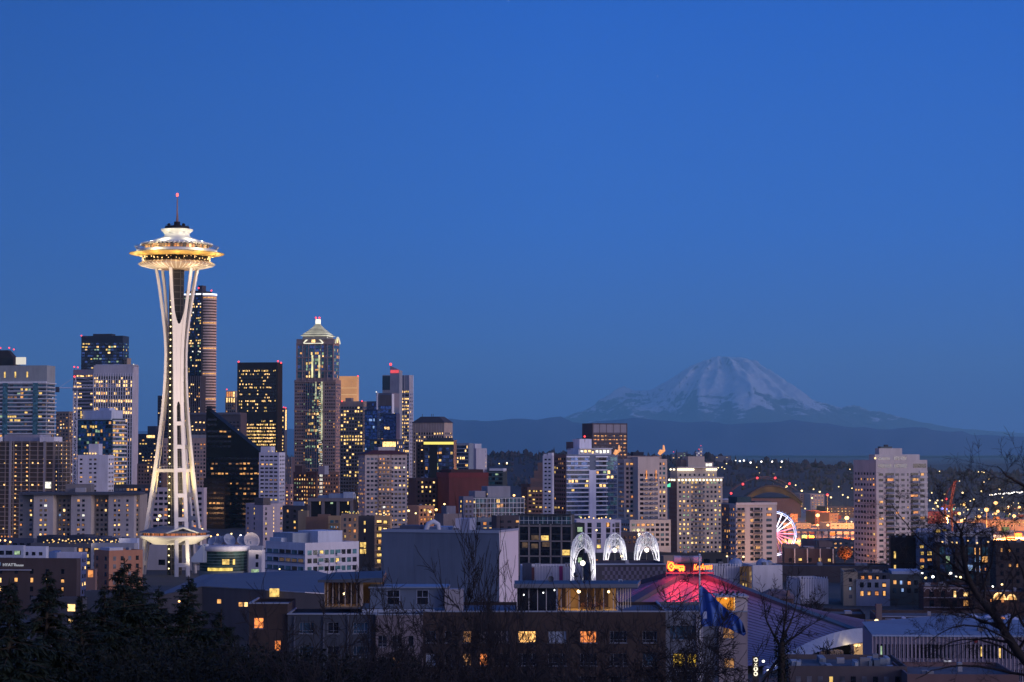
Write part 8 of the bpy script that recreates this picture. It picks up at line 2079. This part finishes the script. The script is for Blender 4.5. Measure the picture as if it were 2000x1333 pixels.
def trees():
    conifer(243, 1098, 112, 300, 'tall dark spruce with a pointed top in front of the orange block', 1, 1.25)
    conifer(268, 1112, 116, 200, 'second spruce spire just right of the tallest one', 5, 1.0)
    conifer(368, 1128, 118, 235, 'dark spruce in front of the foot of the white tower', 2, 1.2)
    conifer(92, 1122, 96, 400, 'broad dark cedar with drooping fronds left of the tall spruce', 3, 1.3, .55)
    conifer(18, 1138, 90, 380, 'broad dark cedar cut by the left edge', 4, 1.3, .55)
    conifer(160, 1168, 104, 220, 'low dark spruce between the cedars and the tallest spruce', 7, 1.1)
    conifer(432, 1190, 120, 200, 'low dark spruce at the right end of the conifer group', 8, 1.1)
    conifer(205, 1145, 108, 200, 'dark spruce just left of the tallest one', 9, 1.1)
    conifer(310, 1150, 122, 130, 'low dark spruce between the two pointed ones', 6, 1.0)
    spec = ((838, 1040, 108, 'tall bare tree whose single stem crosses the big grey stage box left of its middle', 31, 4, .10, .32, .05, .10, 2, .45), (902, 1032, 112, 'bare tree with straight upright shoots before the big grey stage box', 32, 3, .11, .34, .06, .09, 4, .40), (775, 1085, 104, 'small thin bare tree before the left part of the grey stage box', 33, 3, .06, .5, .04, .13, 3, .55), (962, 1052, 110, 'bare tree with many upright shoots at the pale right side of the grey stage box', 34, 3, .10, .36, .06, .10, 3, .40),
            (990, 1060, 116, 'thin bare tree right in front of the pale side wall', 35, 3, .08, .30, .05, .11, 2, .5), (1075, 1120, 100, 'bare tree before the dark glass of the roof room', 36, 4, .12, .55, .03, .13, 3, .36), (1200, 1130, 98, 'bare tree with wide crown before the brick windows', 37, 4, .13, .62, .02, .14, 4, .34), (1265, 1125, 104, 'bare tree in front of the left arena roof slope', 38, 4, .12, .55, .03, .13, 3, .36), (1335, 1150, 96, 'bare tree left of the flagpole', 39, 4, .12, .62, .02, .15, 4, .34),
            (620, 1150, 100, 'bare tree in front of the lit left roof room', 40, 4, .10, .55, .03, .14, 3, .36), (690, 1165, 96, 'spreading bare tree before the grey facade', 41, 4, .10, .62, .02, .15, 4, .34), (540, 1130, 104, 'bare tree before the wide grey blue hall roof', 42, 4, .09, .5, .03, .14, 3, .40), (470, 1150, 108, 'thin bare tree left of the brick building', 43, 3, .08, .5, .03, .14, 3, .40), (740, 1200, 92, 'low twiggy bare tree at the stucco corner', 47, 4, .09, .65, .0, .16, 4, .30), (1150, 1215, 90, 'low twiggy bare tree under the row of brick windows', 48, 4, .10, .65, .0, .16, 4, .30), (860, 1190, 92, 'low bare tree before the brick wall below the grey stage box', 49, 4, .10, .65, .0, .16, 4, .30),
            (1420, 1200, 92, 'twiggy bare tree right of the flagpole before the pale wall', 44, 4, .10, .65, .01, .16, 4, .32))
    spec += tuple((x, y, Y, lab, sd, 3, .085, .6, .035, .14, 4, .34) for x, y, Y, lab, sd in ((590, 1172, 84, 'near twiggy bare tree before the lit orange corner window', 71), (668, 1195, 80, 'near bare tree low before the middle of the grey facade', 72), (800, 1168, 86, 'near bare tree before the blue roof cabin', 73), (1028, 1182, 84, 'near bare tree before the brightest brick window', 74), (1108, 1168, 88, 'near bare tree before the lit glass roof room', 75), (1232, 1195, 82, 'near bare tree before the dark cladding corner', 76), (1385, 1218, 84, 'near bare tree behind the lower flagpole', 77)))
    for px, pt, Y, lab, sd, lev, r, sp, up, tw, fk, bs in spec: bare_tree(px, pt, Y, lab, sd, lev, r, sp, up, tw, fk, bs)
    # the ivy-clad trunk on the right of the brick building
    Y = 140.0; p = at(1526, 1255, Y); g = gz(p.x, Y); s = Y / F
    t = thing('ivy_clad_tree', 'bare tree with a thick dark ivy clad trunk in front of the purple roof', 'tree', (p.x, Y, g)); rr = random.Random(9); bark = wall((.030, .025, .026), .95, .3, 'winter_bark', streak=0)
    m = MB(); m.tube([(p.x - .1, Y, g), (p.x, Y, g + (p.z - g) * .6), p], [.5, .36, .22], 8); m.build('trunk', bark, t)
    m = MB(); TW[0] = 0
    for d, l in (((.45, .1, 1), 2.6), ((-.55, 0, 1), 2.3), ((.1, .2, 1), 2.7), ((.8, -.1, .8), 1.9)): grow(m, rr, p - Vector((0, 0, .3)), Vector(d).normalized(), l, .10, 3, .05, .12, .011, .55)
    q = at(1508, 1300, Y); grow(m, rr, at(1524, 1285, Y), Vector((-.8, 0, -.75)).normalized(), 1.8, .12, 1, -.02, .05, .03, .4)
    m.build('crown', bark, t)
    v = []; f = []
    for i in range(4200):
        u = rr.random(); a = rr.uniform(0, 2 * pi); r = (.55 + .35 * noise.noise(Vector((u * 9, a, 3)))) * (1.25 - .35 * u) * rr.uniform(.6, 1.1); c = Vector((p.x + r * cos(a), Y + r * sin(a), g + (p.z - g) * (.25 + .78 * u)))
        d = Vector((rr.gauss(0, 1), rr.gauss(0, 1), rr.gauss(0, 1))).normalized(); e = d.cross(Vector((0, .3, 1))); 
        if e.length < .1: continue
        e.normalize(); k = len(v); l = rr.uniform(.10, .2); v.extend([tuple(c), tuple(c + d * l * .5 + e * l * .4), tuple(c + d * l), tuple(c + d * l * .5 - e * l * .4)]); f.append((k, k + 1, k + 2, k + 3))
    m = MB(); m.add(v, f); m.build('ivy', wall((.014, .02, .014), .8, .4, 'ivy_leaf', streak=0), t)
    big_bare_tree(); shrub_mass()
    for px, pt, Y, sd, lab in ((1500, 1130, 700, 61, 'small bare street tree by the brick house'), (1590, 1140, 700, 62, 'bare street tree before the small fluted wall'), (1575, 1150, 690, 63, 'low bare street tree left of the small fluted wall'), (1660, 1262, 560, 64, 'bare tree lit warm beside the arena entrance'), (1640, 1270, 555, 65, 'smaller lit bare tree beside the arena entrance'), (1600, 1240, 540, 66, 'bare tree before the pale lower arena roof'), (1560, 1245, 535, 67, 'bare tree left of the pale lower arena roof'), (720, 1085, 900, 68, 'dark bare tree right of the white office'), (740, 1095, 905, 69, 'dark bare tree beside the big grey box foot')):
        bare_tree(px, pt, Y, lab, sd, 3, .22, .6, .03, .14, 4, .3, minr=.05, group='bare street trees')
    light('POINT', at(1665, 1275, 552), 900, (1, .6, .2), None, .3, name='tree_uplight')
    p = at(1650, 1080, 1340); t = thing('autumn_tree', 'round orange lit leafy tree at the foot of the lone right tower', 'tree', (p.x, 1340, gz(p.x, 1340))); m = MB(); m.tube([(p.x, 1340, gz(p.x, 1340)), (p.x, 1340, p.z)], .3, 6); m.build('trunk', bark, t); v = []; f = []
    for i in range(1600):
        d = Vector((rr.gauss(0, 1), rr.gauss(0, 1), rr.gauss(0, .8))); c = p + d.normalized() * rr.random() ** .4 * 4.6; e = Vector((rr.gauss(0, 1), rr.gauss(0, 1), rr.gauss(0, 1))).normalized() * .35; e2 = e.cross(d).normalized() * .3; k = len(v); v.extend([tuple(c - e), tuple(c + e2), tuple(c + e), tuple(c - e2)]); f.append((k, k + 1, k + 2, k + 3))
    m = MB(); m.add(v, f); m.build('crown', wall((.22, .08, .03), .8, .4, 'autumn_leaf', streak=0), t); light('POINT', p + Vector((2, -8, -2)), 5000, (1, .42, .14), None, .4, name='street_glow')
    # houses glimpsed between the conifers
    b = Bld('house', 'low pale walled house with blue grey roof glimpsed under the cedars, bottom left', 100, 230, 'house')
    v = b.vol(52, 150, 160, 1296, a=8, mat=Wm(.20, .22, .28)); m = MB(); P, d, w, n = b.face(v, 'L'); m.obox(P + n * .5, d * w, -n * 9, v.z1 + .003, v.z1 + .25); m.build('roof_sheet', wall((.14, .18, .27), .6, .1, 'blue_grey_roof', streak=0), b.root); b.done(3)
    b = Bld('house', 'pale house with lit upper windows behind the cedar fronds, lower left', 130, 420, 'house')
    v = b.vol(60, 158, 170, 1168, a=8, mat=Wm(.07, .07, .085)); b.win(v, 'L', 2.0, 2.2, .7, .6, .0, '1', 'D', x0=.75, x1=1, litrow={0: 1, 1: .6}, top=.8); v = b.vol(165, 300, 310, 1156, a=8, Y=430, mat=Wm(.06, .07, .095)); v = b.vol(80, 150, 160, 1225, a=8, Y=400, mat=Wm(.22, .20, .21)); b.done(10)
# ------------------------------------------------------------------ everything
def main():
    ground(); hills(); mountain(); stars(); haze()
    left_downtown(); columbia(); tower_1201(); mid_downtown(); nearer_blocks()
    observation_tower(); fly_tower(); arena(); big_wheel()
    lace_arch(1113, 1165, 1041, 1133, 768, 'leftmost white lattice arch, the one whose feet reach lowest')
    lace_arch(1178, 1226, 1042, 1104, 872, 'middle of the three white lattice arches')
    lace_arch(1239, 1290, 1040, 1104, 862, 'rightmost white lattice arch beside the red neon key')
    foreground_building(); flag(); lower_right(); dishes(); stadium(); port(); city_lamps(); trees()
main()
